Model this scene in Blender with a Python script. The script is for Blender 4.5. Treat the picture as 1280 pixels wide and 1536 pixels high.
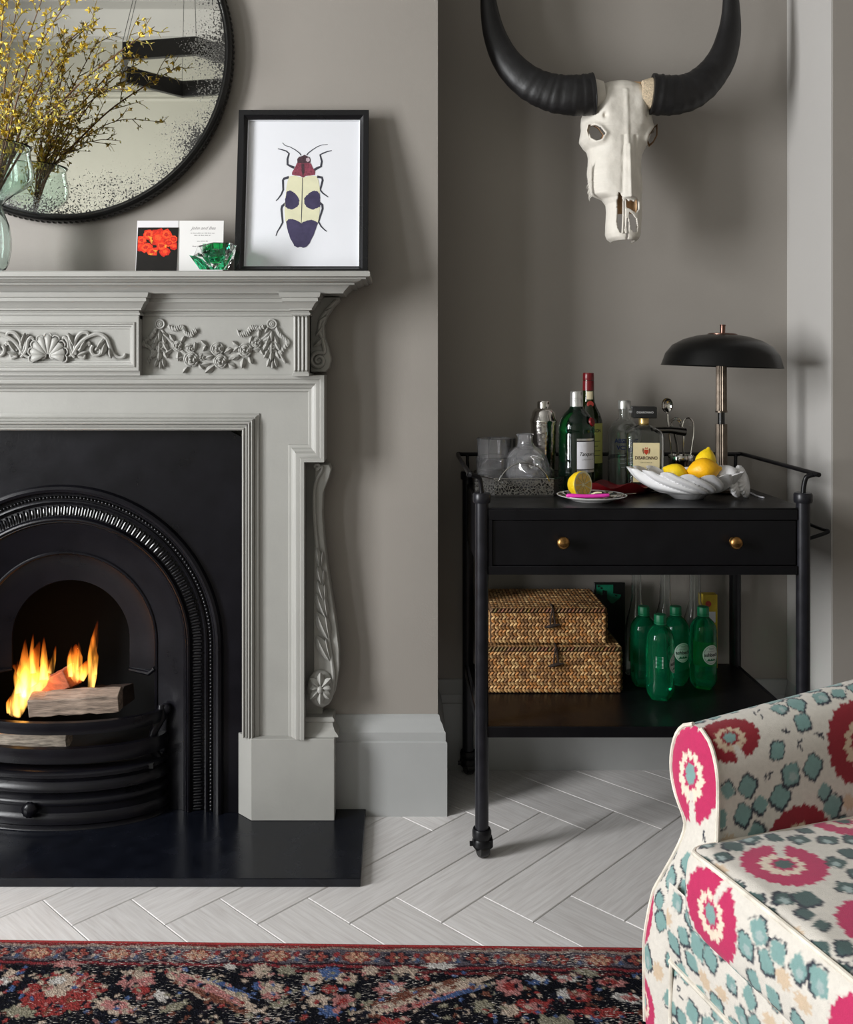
import bpy, bmesh, math, random
import numpy as np
from mathutils import Vector, Matrix, noise as mnoise

for _o in list(bpy.data.objects): bpy.data.objects.remove(_o)
S = bpy.context.scene
COL = S.collection
R = math.radians
PI = math.pi

# ------------------------------------------------------------------ camera
CX, HY, F, H = 600.0, 548.0, 1400.0, 1.2
cam_d = bpy.data.cameras.new('camera'); cam = bpy.data.objects.new('camera', cam_d); COL.objects.link(cam)
cam.location = (0, 0, H); cam.rotation_euler = (R(90), 0, 0)
cam_d.sensor_fit = 'HORIZONTAL'; cam_d.sensor_width = 36.0; cam_d.lens = 36.0 * F / 1280.0
cam_d.shift_x = 40.0 / 1280.0; cam_d.shift_y = -220.0 / 1280.0
cam_d.clip_start = 0.02
S.camera = cam

# ------------------------------------------------------------------ world, window light, exposure
w = bpy.data.worlds.new('world'); S.world = w; w.use_nodes = True
w.node_tree.nodes['Background'].inputs[0].default_value = (0.75, 0.82, 0.95, 1)
w.node_tree.nodes['Background'].inputs[1].default_value = 0.25
def area(name, loc, aim, sx, sy, power, color):
    l = bpy.data.lights.new(name, 'AREA'); l.shape = 'RECTANGLE'; l.size = sx; l.size_y = sy
    l.energy = power; l.color = color
    o = bpy.data.objects.new(name, l); COL.objects.link(o); o.location = loc
    o.rotation_euler = (Vector(aim) - Vector(loc)).to_track_quat('-Z', 'Y').to_euler()
    return o
WIN_Y, WIN_Z, WIN_W, WIN_H = 0.70, 1.68, 0.85, 2.00
area('window_daylight', (-3.10, WIN_Y, WIN_Z), (0.0, WIN_Y, WIN_Z), WIN_W, WIN_H, 220, (0.98, 0.99, 1.0))
WIN2_Y = -0.62
area('second_window_daylight', (-3.10, WIN2_Y, WIN_Z), (0.0, WIN2_Y, WIN_Z), 0.6, WIN_H, 42, (0.96, 0.98, 1.0))
vs = S.view_settings
vs.view_transform = 'Standard'; vs.look = 'None'; vs.exposure = 0.0; vs.gamma = 1.0; vs.use_curve_mapping = False
S.cycles.use_denoising = True
S.cycles.sample_clamp_indirect = 8.0
S.cycles.blur_glossy = 0.5
S.cycles.use_adaptive_sampling = True; S.cycles.adaptive_threshold = 0.02
S.cycles.max_bounces = 16; S.cycles.diffuse_bounces = 2; S.cycles.glossy_bounces = 4; S.cycles.transmission_bounces = 16; S.cycles.volume_bounces = 0
S.cycles.caustics_reflective = False; S.cycles.caustics_refractive = True

# ------------------------------------------------------------------ helpers
def PX(px, d): return (px - CX) * d / F
def PZ(py, d): return H - (py - HY) * d / F
def P(px, py, d): return Vector((PX(px, d), d, PZ(py, d)))

class MB:
    def __init__(s): s.v = []; s.f = []; s.c = None
    def add(s, vs, fs):
        n = len(s.v); s.v += [tuple(v) for v in vs]; s.f += [tuple(i + n for i in f) for f in fs]; return s
    def box(s, a, b):
        x0, x1 = sorted((a[0], b[0])); y0, y1 = sorted((a[1], b[1])); z0, z1 = sorted((a[2], b[2]))
        return s.add([(x0,y0,z0),(x1,y0,z0),(x1,y1,z0),(x0,y1,z0),(x0,y0,z1),(x1,y0,z1),(x1,y1,z1),(x0,y1,z1)],
                     [(0,3,2,1),(4,5,6,7),(0,1,5,4),(1,2,6,5),(2,3,7,6),(3,0,4,7)])
    def obox(s, c, ax, ay, az):
        c, ax, ay, az = map(Vector, (c, ax, ay, az))
        vs = [c+ax*i+ay*j+az*k for k in (-1,1) for (i,j) in ((-1,-1),(1,-1),(1,1),(-1,1))]
        return s.add(vs, [(0,3,2,1),(4,5,6,7),(0,1,5,4),(1,2,6,5),(2,3,7,6),(3,0,4,7)])
    def prism(s, poly, place, t0, t1):
        n = len(poly); vs = [place(p[0], p[1], t0) for p in poly] + [place(p[0], p[1], t1) for p in poly]
        fs = [tuple(range(n))[::-1], tuple(range(n, 2*n))] + [(i, (i+1) % n, n+(i+1) % n, n+i) for i in range(n)]
        return s.add(vs, fs)
    def loft(s, rows, closed=False, cap0=False, cap1=False, loop=False):
        n = len(rows[0]); base = [p for r in rows for p in r]; fs = []
        m = len(rows); e = n if closed else n - 1
        for i in range(m if loop else m - 1):
            for j in range(e):
                k = (j+1) % n; i2 = (i+1) % m
                fs.append((i*n+j, i*n+k, i2*n+k, i2*n+j))
        if cap0: fs.append(tuple(range(n))[::-1])
        if cap1: fs.append(tuple(range((m-1)*n, m*n)))
        return s.add(base, fs)
    def lathe(s, prof, c, n=32, axis=None, cap0=False, cap1=False, fn=None):
        c = Vector(c); ax = Vector(axis or (0,0,1)).normalized()
        u = ax.orthogonal().normalized() if axis else Vector((1,0,0)); v = ax.cross(u)
        rows = []
        for r, z in prof:
            row = []
            for j in range(n):
                a = 2*PI*j/n; rr = r if fn is None else fn(r, z, a)
                row.append(c + u*(rr*math.cos(a)) + v*(rr*math.sin(a)) + ax*z)
            rows.append(row)
        return s.loft(rows, True, cap0, cap1)
    def tube(s, path, rad, n=8, cap=True, flat=None):
        pts = [Vector(p) for p in path]; m = len(pts)
        if not hasattr(rad, '__len__'): rad = [rad]*m
        t0 = (pts[1]-pts[0]).normalized(); u = t0.orthogonal().normalized(); rows = []
        if flat is not None:
            u = Vector(flat[0]); u = (u - t0*u.dot(t0)).normalized()
        for i in range(m):
            t = (pts[min(i+1,m-1)] - pts[max(i-1,0)])
            if t.length < 1e-9: t = t0
            t = t.normalized(); u = (u - t*u.dot(t))
            if u.length < 1e-6: u = t.orthogonal()
            u.normalize(); v = t.cross(u); k = flat[1] if flat is not None else 1.0
            rows.append([pts[i] + (u*math.cos(2*PI*j/n)*k + v*math.sin(2*PI*j/n))*rad[i] for j in range(n)])
        return s.loft(rows, True, cap, cap)
    def ell(s, c, rx, ry, rz, n=12, m=8, rot=None):
        c = Vector(c); rows = []
        for i in range(m+1):
            a = PI*i/m - PI/2; row = []
            for j in range(n):
                b = 2*PI*j/n; p = Vector((rx*math.cos(a)*math.cos(b), ry*math.cos(a)*math.sin(b), rz*math.sin(a)))
                row.append(c + (rot @ p if rot else p))
            rows.append(row)
        return s.loft(rows, True)
    def mirror_x(s, x0):
        n = len(s.v); s.v += [(2*x0 - v[0], v[1], v[2]) for v in s.v]
        s.f += [tuple(i+n for i in f)[::-1] for f in s.f]; return s
    def merge(s, o): return s.add(o.v, o.f)
    def build(s, name, mat, parent=None, smooth=40, bevel=0, seg=2, sub=0, solid=0, weld=True, col=None, stuff=False, label=None):
        me = bpy.data.meshes.new(name); me.from_pydata(s.v, [], s.f); me.validate()
        if col is not None:
            at = me.color_attributes.new('Col', 'FLOAT_COLOR', 'POINT')
            c4 = np.ones((len(s.v), 4), np.float32); c4[:, :3] = np.asarray(col, np.float32)[:, :3]
            at.data.foreach_set('color', c4.ravel())
        bm = bmesh.new(); bm.from_mesh(me)
        if weld and col is None: bmesh.ops.remove_doubles(bm, verts=bm.verts, dist=1e-5)
        bmesh.ops.recalc_face_normals(bm, faces=bm.faces)
        bm.to_mesh(me); bm.free()
        if smooth:
            me.polygons.foreach_set('use_smooth', [True]*len(me.polygons))
            if smooth < 180: me.set_sharp_from_angle(angle=R(smooth))
        o = bpy.data.objects.new(name, me); COL.objects.link(o)
        if isinstance(mat, (list, tuple)):
            for m_ in mat: me.materials.append(m_)
        elif mat: me.materials.append(mat)
        if solid:
            md = o.modifiers.new('solid', 'SOLIDIFY'); md.thickness = solid; md.offset = -1
        if sub:
            md = o.modifiers.new('sub', 'SUBSURF'); md.levels = sub; md.render_levels = sub
        if bevel:
            md = o.modifiers.new('bevel', 'BEVEL'); md.width = bevel; md.segments = seg; md.limit_method = 'ANGLE'; md.angle_limit = R(35); md.harden_normals = False
        if parent: setpar(o, parent)
        if stuff: o['kind'] = 'stuff'
        if label: o['label'] = label
        return o

def setpar(o, p):
    o.parent = p
    q = p; m = Matrix.Identity(4)
    while q: m = q.matrix_parent_inverse @ m if False else m; q = None
    o.matrix_parent_inverse = WM(p).inverted()
def WM(o):
    b = o.matrix_basis.copy()
    if o.parent: return WM(o.parent) @ o.matrix_parent_inverse @ b
    return b
def tag(o, label, cat, group=None, kind=None):
    o['label'] = label; o['category'] = cat
    if group: o['group'] = group
    if kind: o['kind'] = kind
    return o
def thing(name, loc, label, cat, group=None):
    o = bpy.data.objects.new(name, None); COL.objects.link(o); o.location = loc; o.empty_display_size = 0.05
    return tag(o, label, cat, group)
def struct(o, label=None, cat=None):
    o['kind'] = 'structure'
    if label: o['label'] = label
    if cat: o['category'] = cat
    return o
def sweep(mb, prof, path, place, side=1, closed=False, cap=False):
    """prof: (offset, height); path: 2D points; side=1 right normal, -1 left normal; place(u, v, h) -> 3D"""
    n = len(path); rows = []
    def nrm(a, b):
        dx, dy = b[0]-a[0], b[1]-a[1]; l = math.hypot(dx, dy) or 1; return (dy/l*side, -dx/l*side)
    for i in range(n):
        if closed: n1 = nrm(path[i-1], path[i]); n2 = nrm(path[i], path[(i+1) % n])
        else:
            n1 = nrm(path[max(i-1,0)], path[max(i-1,0)+1]); n2 = nrm(path[min(i,n-2)], path[min(i,n-2)+1])
        k = 1 + n1[0]*n2[0] + n1[1]*n2[1]; k = max(k, .2)
        mx, my = (n1[0]+n2[0])/k, (n1[1]+n2[1])/k
        rows.append([place(path[i][0]+mx*o, path[i][1]+my*o, h) for o, h in prof])
    mb.loft(rows, False, loop=closed)
    if cap: mb.f.append(tuple(range(len(mb.v)-len(prof), len(mb.v))))
    return mb
def bez(pts, n=8):
    """Catmull-Rom through pts"""
    p = [Vector(q) for q in pts]; out = []
    for i in range(len(p)-1):
        a, b, c, d = p[max(i-1,0)], p[i], p[i+1], p[min(i+2, len(p)-1)]
        for k in range(n):
            t = k/n
            out.append(0.5*((2*b) + (c-a)*t + (2*a-5*b+4*c-d)*t*t + (3*b-a-3*c+d)*t*t*t))
    out.append(p[-1]); return out
def lerps(vals, n):
    """resample list of radii to n samples"""
    x = np.linspace(0, len(vals)-1, n); return list(np.interp(x, range(len(vals)), vals))
_font_cache = {}
def text(mb, s, size, place, shear=0, align='CENTER', bold=0, space=1.0):
    cu = bpy.data.curves.new('t', 'FONT'); cu.body = s; cu.size = size; cu.align_x = align; cu.align_y = 'CENTER'
    cu.shear = shear; cu.resolution_u = 3; cu.offset = bold; cu.space_character = space
    o = bpy.data.objects.new('t', cu); COL.objects.link(o)
    me = bpy.data.meshes.new_from_object(o)
    mb.add([place(v.co.x, v.co.y) for v in me.vertices], [tuple(p.vertices) for p in me.polygons])
    bpy.data.objects.remove(o); bpy.data.curves.remove(cu); bpy.data.meshes.remove(me)
    return mb

# ------------------------------------------------------------------ materials
def srgb(r, g, b):
    return tuple(((c/255)/12.92 if c/255 <= .04045 else (((c/255)+.055)/1.055)**2.4) for c in (r, g, b))
def mat(name, color=(.5,.5,.5), rough=.5, metal=0.0, trans=0.0, ior=1.45, var=0.0, vscale=8.0, bump=0.0, bscale=60.0,
        attr=False, coat=0.0, spec=None, emis=None, estr=0.0, rvar=0.0, sheen=0.0, stretch=None):
    m = bpy.data.materials.new(name); m.use_nodes = True; nt = m.node_tree; N = nt.nodes; L = nt.links
    b = N['Principled BSDF']
    b.inputs['Base Color'].default_value = (*color, 1); b.inputs['Roughness'].default_value = rough
    b.inputs['Metallic'].default_value = metal; b.inputs['Transmission Weight'].default_value = trans
    b.inputs['IOR'].default_value = ior; b.inputs['Coat Weight'].default_value = coat
    b.inputs['Sheen Weight'].default_value = sheen
    if spec is not None: b.inputs['Specular IOR Level'].default_value = spec
    if emis: b.inputs['Emission Color'].default_value = (*emis, 1); b.inputs['Emission Strength'].default_value = estr
    tc = N.new('ShaderNodeTexCoord'); vec = tc.outputs['Object']
    if stretch:
        mp = N.new('ShaderNodeMapping'); mp.inputs['Scale'].default_value = stretch; L.new(vec, mp.inputs[0]); vec = mp.outputs[0]
    src = None
    if attr:
        a = N.new('ShaderNodeAttribute'); a.attribute_name = 'Col'; src = a.outputs['Color']
    if var or rvar:
        n = N.new('ShaderNodeTexNoise'); n.inputs['Scale'].default_value = vscale; n.inputs['Detail'].default_value = 6
        L.new(vec, n.inputs['Vector'])
        if var:
            mr = N.new('ShaderNodeMapRange'); mr.inputs[1].default_value = .3; mr.inputs[2].default_value = .7
            mr.inputs[3].default_value = 1-var; mr.inputs[4].default_value = 1+var; L.new(n.outputs[0], mr.inputs[0])
            mx = N.new('ShaderNodeVectorMath'); mx.operation = 'SCALE'
            if src: L.new(src, mx.inputs[0])
            else: mx.inputs[0].default_value = color
            L.new(mr.outputs[0], mx.inputs['Scale']); src = mx.outputs[0]
        if rvar:
            mr2 = N.new('ShaderNodeMapRange'); mr2.inputs[3].default_value = max(rough-rvar, .02); mr2.inputs[4].default_value = rough+rvar
            L.new(n.outputs[0], mr2.inputs[0]); L.new(mr2.outputs[0], b.inputs['Roughness'])
    if src: L.new(src, b.inputs['Base Color'])
    if bump:
        n2 = N.new('ShaderNodeTexNoise'); n2.inputs['Scale'].default_value = bscale; n2.inputs['Detail'].default_value = 4
        L.new(vec, n2.inputs['Vector'])
        bp = N.new('ShaderNodeBump'); bp.inputs['Strength'].default_value = bump; bp.inputs['Distance'].default_value = .002
        L.new(n2.outputs[0], bp.inputs['Height']); L.new(bp.outputs[0], b.inputs['Normal'])
    return m

WALLC = srgb(153, 147, 140)
M_wall = mat('wall_paint', WALLC, .55, var=.03, vscale=3, bump=.08, bscale=220)
M_trim = mat('trim_paint', srgb(170, 171, 170), .42, var=.03, vscale=6, bump=.10, bscale=90)
M_mantel = mat('mantel_paint', srgb(163, 162, 157), .42, var=.04, vscale=10, bump=.14, bscale=120)
M_backwall = mat('pale_wall_paint', srgb(158, 157, 146), .6, var=.02, bump=.05, bscale=200)
M_ceil = mat('ceiling_paint', srgb(170, 169, 165), .7, var=.01)
M_iron = mat('cast_iron', (.0045, .0043, .0065), .30, var=.25, vscale=14, bump=.10, bscale=160, rvar=.08, spec=.3)
M_ironp = mat('polished_iron', (.006, .006, .008), .2, var=.2, vscale=14, rvar=.05, spec=.6)
M_soot = mat('soot', (.003, .003, .003), .9, bump=.4, bscale=60)
M_slate = mat('hearth_slate', (.005, .006, .010), .24, var=.3, vscale=18, bump=.05, bscale=60, rvar=.14)
M_cart = mat('cart_metal', (.0045, .0043, .0055), .36, var=.2, vscale=20, bump=.05, bscale=180, rvar=.08, spec=.32)
M_cartpost = mat('cart_post_steel', (.012, .012, .016), .34, .2, var=.25, vscale=30, bump=.05, bscale=200, rvar=.1)
M_black = mat('black_lacquer', (.006, .006, .006), .3, var=.1)
M_dark = mat('dark_gap', (.004, .004, .004), .8, var=.1)
# ------------------------------------------------------------------ room shell
YB, YF = 2.790, 2.506          # alcove back wall, chimney breast face
XB = PX(657, YF)               # breast right edge
X0 = PX(92, 2.46)              # fireplace centre
XBL = 2*X0 - XB
XR = PX(1183, YB)              # alcove side wall
YP = XR*F/(1250-CX)            # pier face
XL, XRR, YK, ZC = -3.0, 2.3, -1.2, 3.55
T = .15
FOW, FOZ = .44, .92            # rough opening of the hearth in the breast

wl = MB().box((XL-T, YB, -.1), (XRR+T, YB+T, ZC)).build('wall_back', M_wall, smooth=0)
struct(wl, 'warm grey alcove wall behind the black cart', 'wall')
mb = MB()
mb.box((XBL, YF, 0), (X0-FOW, YB, ZC)); mb.box((X0+FOW, YF, 0), (XB, YB, ZC)); mb.box((X0-FOW, YF, FOZ), (X0+FOW, YB, ZC))
struct(mb.build('wall_breast', M_wall, smooth=0), 'warm grey chimney breast wall around the fireplace', 'wall')
struct(MB().box((XR, YP, 0), (XRR, YB, ZC)).build('wall_right_pier', M_wall, smooth=0), 'pale grey pier closing the alcove at right', 'wall')
struct(MB().box((XRR, YK, 0), (XRR+T, YB, ZC)).build('wall_right', M_wall, smooth=0), 'plain side wall right of the armchair', 'wall')
struct(MB().box((XL-T, YK-T, 0), (XRR+T, YK, ZC)).build('wall_front', M_backwall, smooth=0), 'pale wall opposite the fireplace, seen in the mirror', 'wall')
mb = MB(); y0, y1, z0, z1 = WIN_Y-WIN_W/2, WIN_Y+WIN_W/2, WIN_Z-WIN_H/2, WIN_Z+WIN_H/2
v0, v1 = WIN2_Y-.3, WIN2_Y+.3
mb.box((XL-.06, YK, 0), (XL, v0, ZC)); mb.box((XL-.06, v1, 0), (XL, y0, ZC)); mb.box((XL-.06, v0, 0), (XL, v1, z0)); mb.box((XL-.06, v0, z1), (XL, v1, ZC)); mb.box((XL-.06, y1, 0), (XL, YB, ZC)); mb.box((XL-.06, y0, 0), (XL, y1, z0)); mb.box((XL-.06, y0, z1), (XL, y1, ZC))
struct(mb.build('wall_left', M_wall, smooth=0), 'pale side wall holding the sash window', 'wall')
struct(MB().box((XL-T, YK-T, ZC), (XRR+T, YB+T, ZC+.1)).build('ceiling', M_ceil, smooth=0), 'plain off-white ceiling', 'ceiling')
M_white = mat('white_gloss_paint', srgb(235, 234, 230), .35, var=.02)
def window(name, label, y0, y1):
  WY = (y0+y1)/2
  win = struct(bpy.data.objects.new(name, None), label, 'window'); COL.objects.link(win); win.location = (XL, WY, z0)
  MB().box((XL-.07, y0-.06, z0-.05), (XL+.02, y0, z1+.06)).box((XL-.07, y1, z0-.05), (XL+.02, y1+.06, z1+.06)).box((XL-.07, y0, z1), (XL+.02, y1, z1+.06)).build('window_frame', M_white, win, bevel=.004)
  MB().box((XL-.07, y0-.08, z0-.05), (XL+.06, y1+.08, z0)).build('window_sill', M_white, win, bevel=.004)
  MB().box((XL-.05, y0, WIN_Z-.02), (XL-.02, y1, WIN_Z+.02)).box((XL-.045, WY-.012, z0), (XL-.025, WY+.012, z1)).build('glazing_bar', M_white, win)
window('window_1', 'wide white sash window in the left wall nearer the fireplace', y0, y1)
window('window_2', 'narrow white sash window in the left wall further from the fireplace', v0, v1)
# picture rail and cornice on the opposite wall (reflected in the mirror)
mb = MB()
sweep(mb, [(0,2.93),(.012,2.935),(.018,2.95),(.012,2.965),(.03,2.975),(.03,2.99),(0,3.0)], [(XL, YK), (XRR, YK)], lambda u, v, h: (u, v, h), side=-1)
struct(mb.build('trim_1', M_backwall), 'pale picture rail moulding on the opposite wall', 'picture rail')
mb = MB()
sweep(mb, [(0,3.33),(.02,3.335),(.02,3.36),(.03,3.37),(.06,3.44),(.11,3.49),(.12,3.50),(.12,3.55)], [(XL, YK), (XRR, YK)], lambda u, v, h: (u, v, h), side=-1)
struct(mb.build('trim_2', M_ceil), 'moulded cornice above the opposite wall', 'cornice')

struct(MB().box((XR-.004, YP+.0015, .0), (XR, YB, ZC)).build('trim_3', mat('return_lit_tone', srgb(184, 181, 177), .5, var=.02, vscale=4, bump=.06, bscale=200), smooth=0), 'paler painted return panel at the right of the alcove', 'trim')  # added skin over the pier side; its paler colour stands in for stronger window light
# baseboards
SK = [(0,0),(.024,0),(.024,.196),(.020,.199),(.020,.222),(.016,.226),(.012,.240),(.006,.250),(.004,.262),(0,.264)]
def skirting(name, path, label, side=1):
    mb = MB(); sweep(mb, SK, path, lambda u, v, h: (u, v, h), side=side)
    return struct(mb.build(name, M_trim, smooth=30), label, 'baseboard')
skirting('baseboard_breast', [(X0+.60, YF), (XB, YF), (XB, YB)], 'tall moulded grey skirting at the chimney breast corner')
skirting('baseboard_back', [(XB, YB), (XR, YB)], 'tall moulded grey skirting behind the cart')
skirting('baseboard_right', [(XR, YB), (XR, YP), (XRR, YP)], 'tall moulded grey skirting along the right pier')
skirting('baseboard_left', [(XBL, YB), (XBL, YF), (X0-.60, YF)], 'tall moulded grey skirting left of the fireplace')

# floor: herringbone oak, planks as pieces
M_oak = bpy.data.materials.new('limed_oak'); M_oak.use_nodes = True
def oak():
    nt = M_oak.node_tree; N = nt.nodes; L = nt.links; b = N['Principled BSDF']; b.inputs['Roughness'].default_value = .42
    tc = N.new('ShaderNodeTexCoord'); oi = N.new('ShaderNodeObjectInfo')
    ad = N.new('ShaderNodeVectorMath'); ad.operation = 'ADD'; L.new(tc.outputs['Object'], ad.inputs[0])
    sc = N.new('ShaderNodeVectorMath'); sc.operation = 'SCALE'; sc.inputs['Scale'].default_value = 37.0
    cb = N.new('ShaderNodeCombineXYZ'); L.new(oi.outputs['Random'], cb.inputs[0]); L.new(oi.outputs['Random'], cb.inputs[1]); L.new(cb.outputs[0], sc.inputs[0]); L.new(sc.outputs[0], ad.inputs[1])
    mp = N.new('ShaderNodeMapping'); mp.inputs['Scale'].default_value = (3.0, 44, 1); L.new(ad.outputs[0], mp.inputs[0])
    n1 = N.new('ShaderNodeTexNoise'); n1.inputs['Scale'].default_value = 3.0; n1.inputs['Detail'].default_value = 8; n1.inputs['Distortion'].default_value = .6; L.new(mp.outputs[0], n1.inputs['Vector'])
    mp2 = N.new('ShaderNodeMapping'); mp2.inputs['Scale'].default_value = (1.1, 9, 1); L.new(ad.outputs[0], mp2.inputs[0])
    wv = N.new('ShaderNodeTexWave'); wv.wave_type = 'BANDS'; wv.bands_direction = 'Y'; wv.inputs['Scale'].default_value = 2.2; wv.inputs['Distortion'].default_value = 9; wv.inputs['Detail'].default_value = 3; L.new(mp2.outputs[0], wv.inputs['Vector'])
    r1 = N.new('ShaderNodeValToRGB'); e = r1.color_ramp.elements; e[0].position = .28; e[0].color = (*srgb(210,205,202),1); e[1].position = .66; e[1].color = (*srgb(232,229,227),1); L.new(n1.outputs[0], r1.inputs[0])
    mx = N.new('ShaderNodeMixRGB'); mx.blend_type = 'MIX'; mr = N.new('ShaderNodeMapRange'); mr.inputs[1].default_value = .86; mr.inputs[2].default_value = 1; mr.inputs[3].default_value = 0; mr.inputs[4].default_value = .22
    L.new(wv.outputs[0], mr.inputs[0]); L.new(mr.outputs[0], mx.inputs[0]); L.new(r1.outputs[0], mx.inputs[1]); mx.inputs[2].default_value = (*srgb(236,232,228),1)
    hv = N.new('ShaderNodeMapRange'); hv.inputs[3].default_value = .86; hv.inputs[4].default_value = 1.05; L.new(oi.outputs['Random'], hv.inputs[0])
    ml = N.new('ShaderNodeVectorMath'); ml.operation = 'SCALE'; L.new(mx.outputs[0], ml.inputs[0]); L.new(hv.outputs[0], ml.inputs['Scale']); L.new(ml.outputs[0], b.inputs['Base Color'])
    bp = N.new('ShaderNodeBump'); bp.inputs['Strength'].default_value = .18; bp.inputs['Distance'].default_value = .001; L.new(n1.outputs[0], bp.inputs['Height']); L.new(bp.outputs[0], b.inputs['Normal'])
oak()
M_sub = mat('floor_joint', srgb(96, 88, 82), .8, var=.1)
floor = struct(MB().box((XL-T, YK-T, -.12), (XRR+T, YB+T, -.0035)).build('floor', M_sub, smooth=0), 'pale limed oak herringbone floor', 'floor')
PW, PLN = .1400, .5600
E1 = Vector((math.cos(R(45.8)), math.sin(R(45.8)), 0)); E2 = Vector((E1.y, -E1.x, 0)); FO = Vector((PX(592.8, 2.107), 2.107, 0))
g = .0007; c = .0016
def plankmesh():
    l, h2 = PLN/2-g, PW/2-g; mb = MB()
    rows = [[(-l,-h2,z),(l,-h2,z),(l,h2,z),(-l,h2,z)] for z in (-.012, -c)] + [[(-l+c,-h2+c,0),(l-c,-h2+c,0),(l-c,h2-c,0),(-l+c,h2-c,0)]]
    mb.loft(rows, True, True, True); o = mb.build('plank', M_oak, smooth=0); return o
p0 = plankmesh(); first = True
def place_plank(u, v, horiz):
    global first
    c_ = FO + E1*(u*PW) + E2*(v*PW)
    if not (-3.1 < c_.x < 2.4 and .5 < c_.y < 3.0): return
    if c_.y > 2.85: return
    o = p0 if first else p0.copy()
    if not first: COL.objects.link(o)
    first = False
    o.location = c_; o.rotation_euler = (0, 0, math.atan2(E1.y, E1.x) if horiz else math.atan2(E2.y, E2.x))
    o.parent = floor
for m_ in range(-6, 7):
    for k in range(-40, 41):
        u, v = k + 4*m_, k - 4*m_
        place_plank(u+2, v+.5, True); place_plank(u+4.5, v+1-2, False)
# ------------------------------------------------------------------ fire surround
mp_ = thing('mantelpiece', (X0, YF, 0), 'pale grey painted fire surround with carved swags and moulded shelf', 'mantelpiece')
ID = lambda u, v, h: (u, v, h)          # plan sweep: (x, y, z)
YA = 2.44                               # architrave face
def XZ(y): return lambda u, v, h: (u, y - h, v)
SH_D = 2.29
ZT, ZS = PZ(406, SH_D), 1.382
sxr = PX(555, SH_D) - .07; syf = SH_D + .07
mb = MB(); path = [(2*X0-sxr, YF), (2*X0-sxr, syf), (sxr, syf), (sxr, YF)]
sweep(mb, [(-.2,ZS),(0,ZS),(.002,ZS+.004),(.010,ZS+.012),(.016,ZS+.018),(.018,ZS+.0195),(.030,ZS+.0195),(.030,ZS+.024),(.034,ZS+.024),(.046,ZS+.029),(.048,ZS+.031),(.060,ZS+.031),(.060,ZS+.035),(.066,ZS+.035),(.070,ZS+.037),(.070,ZT-.003),(.067,ZT),(-.2,ZT)], path, ID)
mb.box((2*X0-sxr+.1, syf+.05, ZS+.001), (sxr-.1, YF, ZT))
mb.build('shelf', M_mantel, mp_, smooth=30)
# frieze with cornice, centre block and corner blocks
XE = PX(463, 2.385); XC1 = PX(440, 2.385); CH = PX(208, 2.385) - X0
yf, yb = 2.42, 2.385
ZF0, ZF1 = 1.170, ZS
MB().box((2*X0-XE, yf, ZF0), (XE, YF, ZF1)).build('frieze', M_mantel, mp_, bevel=.001)
m2 = lambda x: 2*X0 - x
plan = [(m2(XE), YF), (m2(XE), yb), (m2(XC1), yb), (m2(XC1), yf), (X0-CH, yf), (X0-CH, yb), (X0+CH, yb), (X0+CH, yf), (XC1, yf), (XC1, yb), (XE, yb), (XE, YF)]
mb = MB(); z = 1.334
sweep(mb, [(-.004,z-.006),(.004,z-.006),(.005,z-.003),(.004,z),(.001,z+.002),(.002,z+.005),(.009,z+.007),(.009,z+.011),(.012,z+.014),(.016,z+.021),(.021,z+.026),(.023,z+.028),(.026,z+.028),(.026,z+.037),(.030,z+.038),(.033,z+.047),(.033,z+.05)], plan, ID)
mb.build('cornice', M_mantel, mp_, smooth=30)
MB().box((X0-CH, yb+.012, ZF0+.004), (X0+CH, YF, ZF1)).build('centre_block', M_mantel, mp_)
# moulded picture frame on the centre block
fr = MB(); zt, zb = PZ(478, yb), PZ(556, yb); xr = X0 + CH
fpath = [(X0-CH, zb), (xr, zb), (xr, zt), (X0-CH, zt)]
sweep(fr, [(0,-.012),(0,0),(.008,0),(.010,.003),(.013,.003),(.015,-.002),(.019,-.003),(.021,-.008),(.025,-.009),(.026,-.013)], fpath, XZ(yb), side=-1, closed=True)
fr.build('panel_moulding', M_mantel, mp_, smooth=30)
MB().box((X0-CH, yb, zt), (xr, yb+.05, ZF1-.02)).build('panel_rail', M_mantel, mp_)
for sgn in (1, -1):
    a, b_ = (XC1, XE) if sgn > 0 else (m2(XE), m2(XC1))
    cb = MB().box((a, yb+.004, ZF0+.006), (b_, YF, ZF1)).build('corner_block', M_mantel, mp_, bevel=.001)
    for k in range(4):
        x = a + (b_-a)*(k+.5)/4
        MB().tube([(x, yb+.003, ZF0+.014), (x, yb+.001, ZF0+.018), (x, yb+.001, 1.322), (x, yb+.003, 1.326)], [.001,.0036,.0036,.001], 8).build('reed', M_mantel, cb)
    MB().box((a-.002, yb-.002, ZF0+.002), (b_+.002, YF, ZF0+.010)).build('block_foot', M_mantel, cb, bevel=.001)
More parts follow.
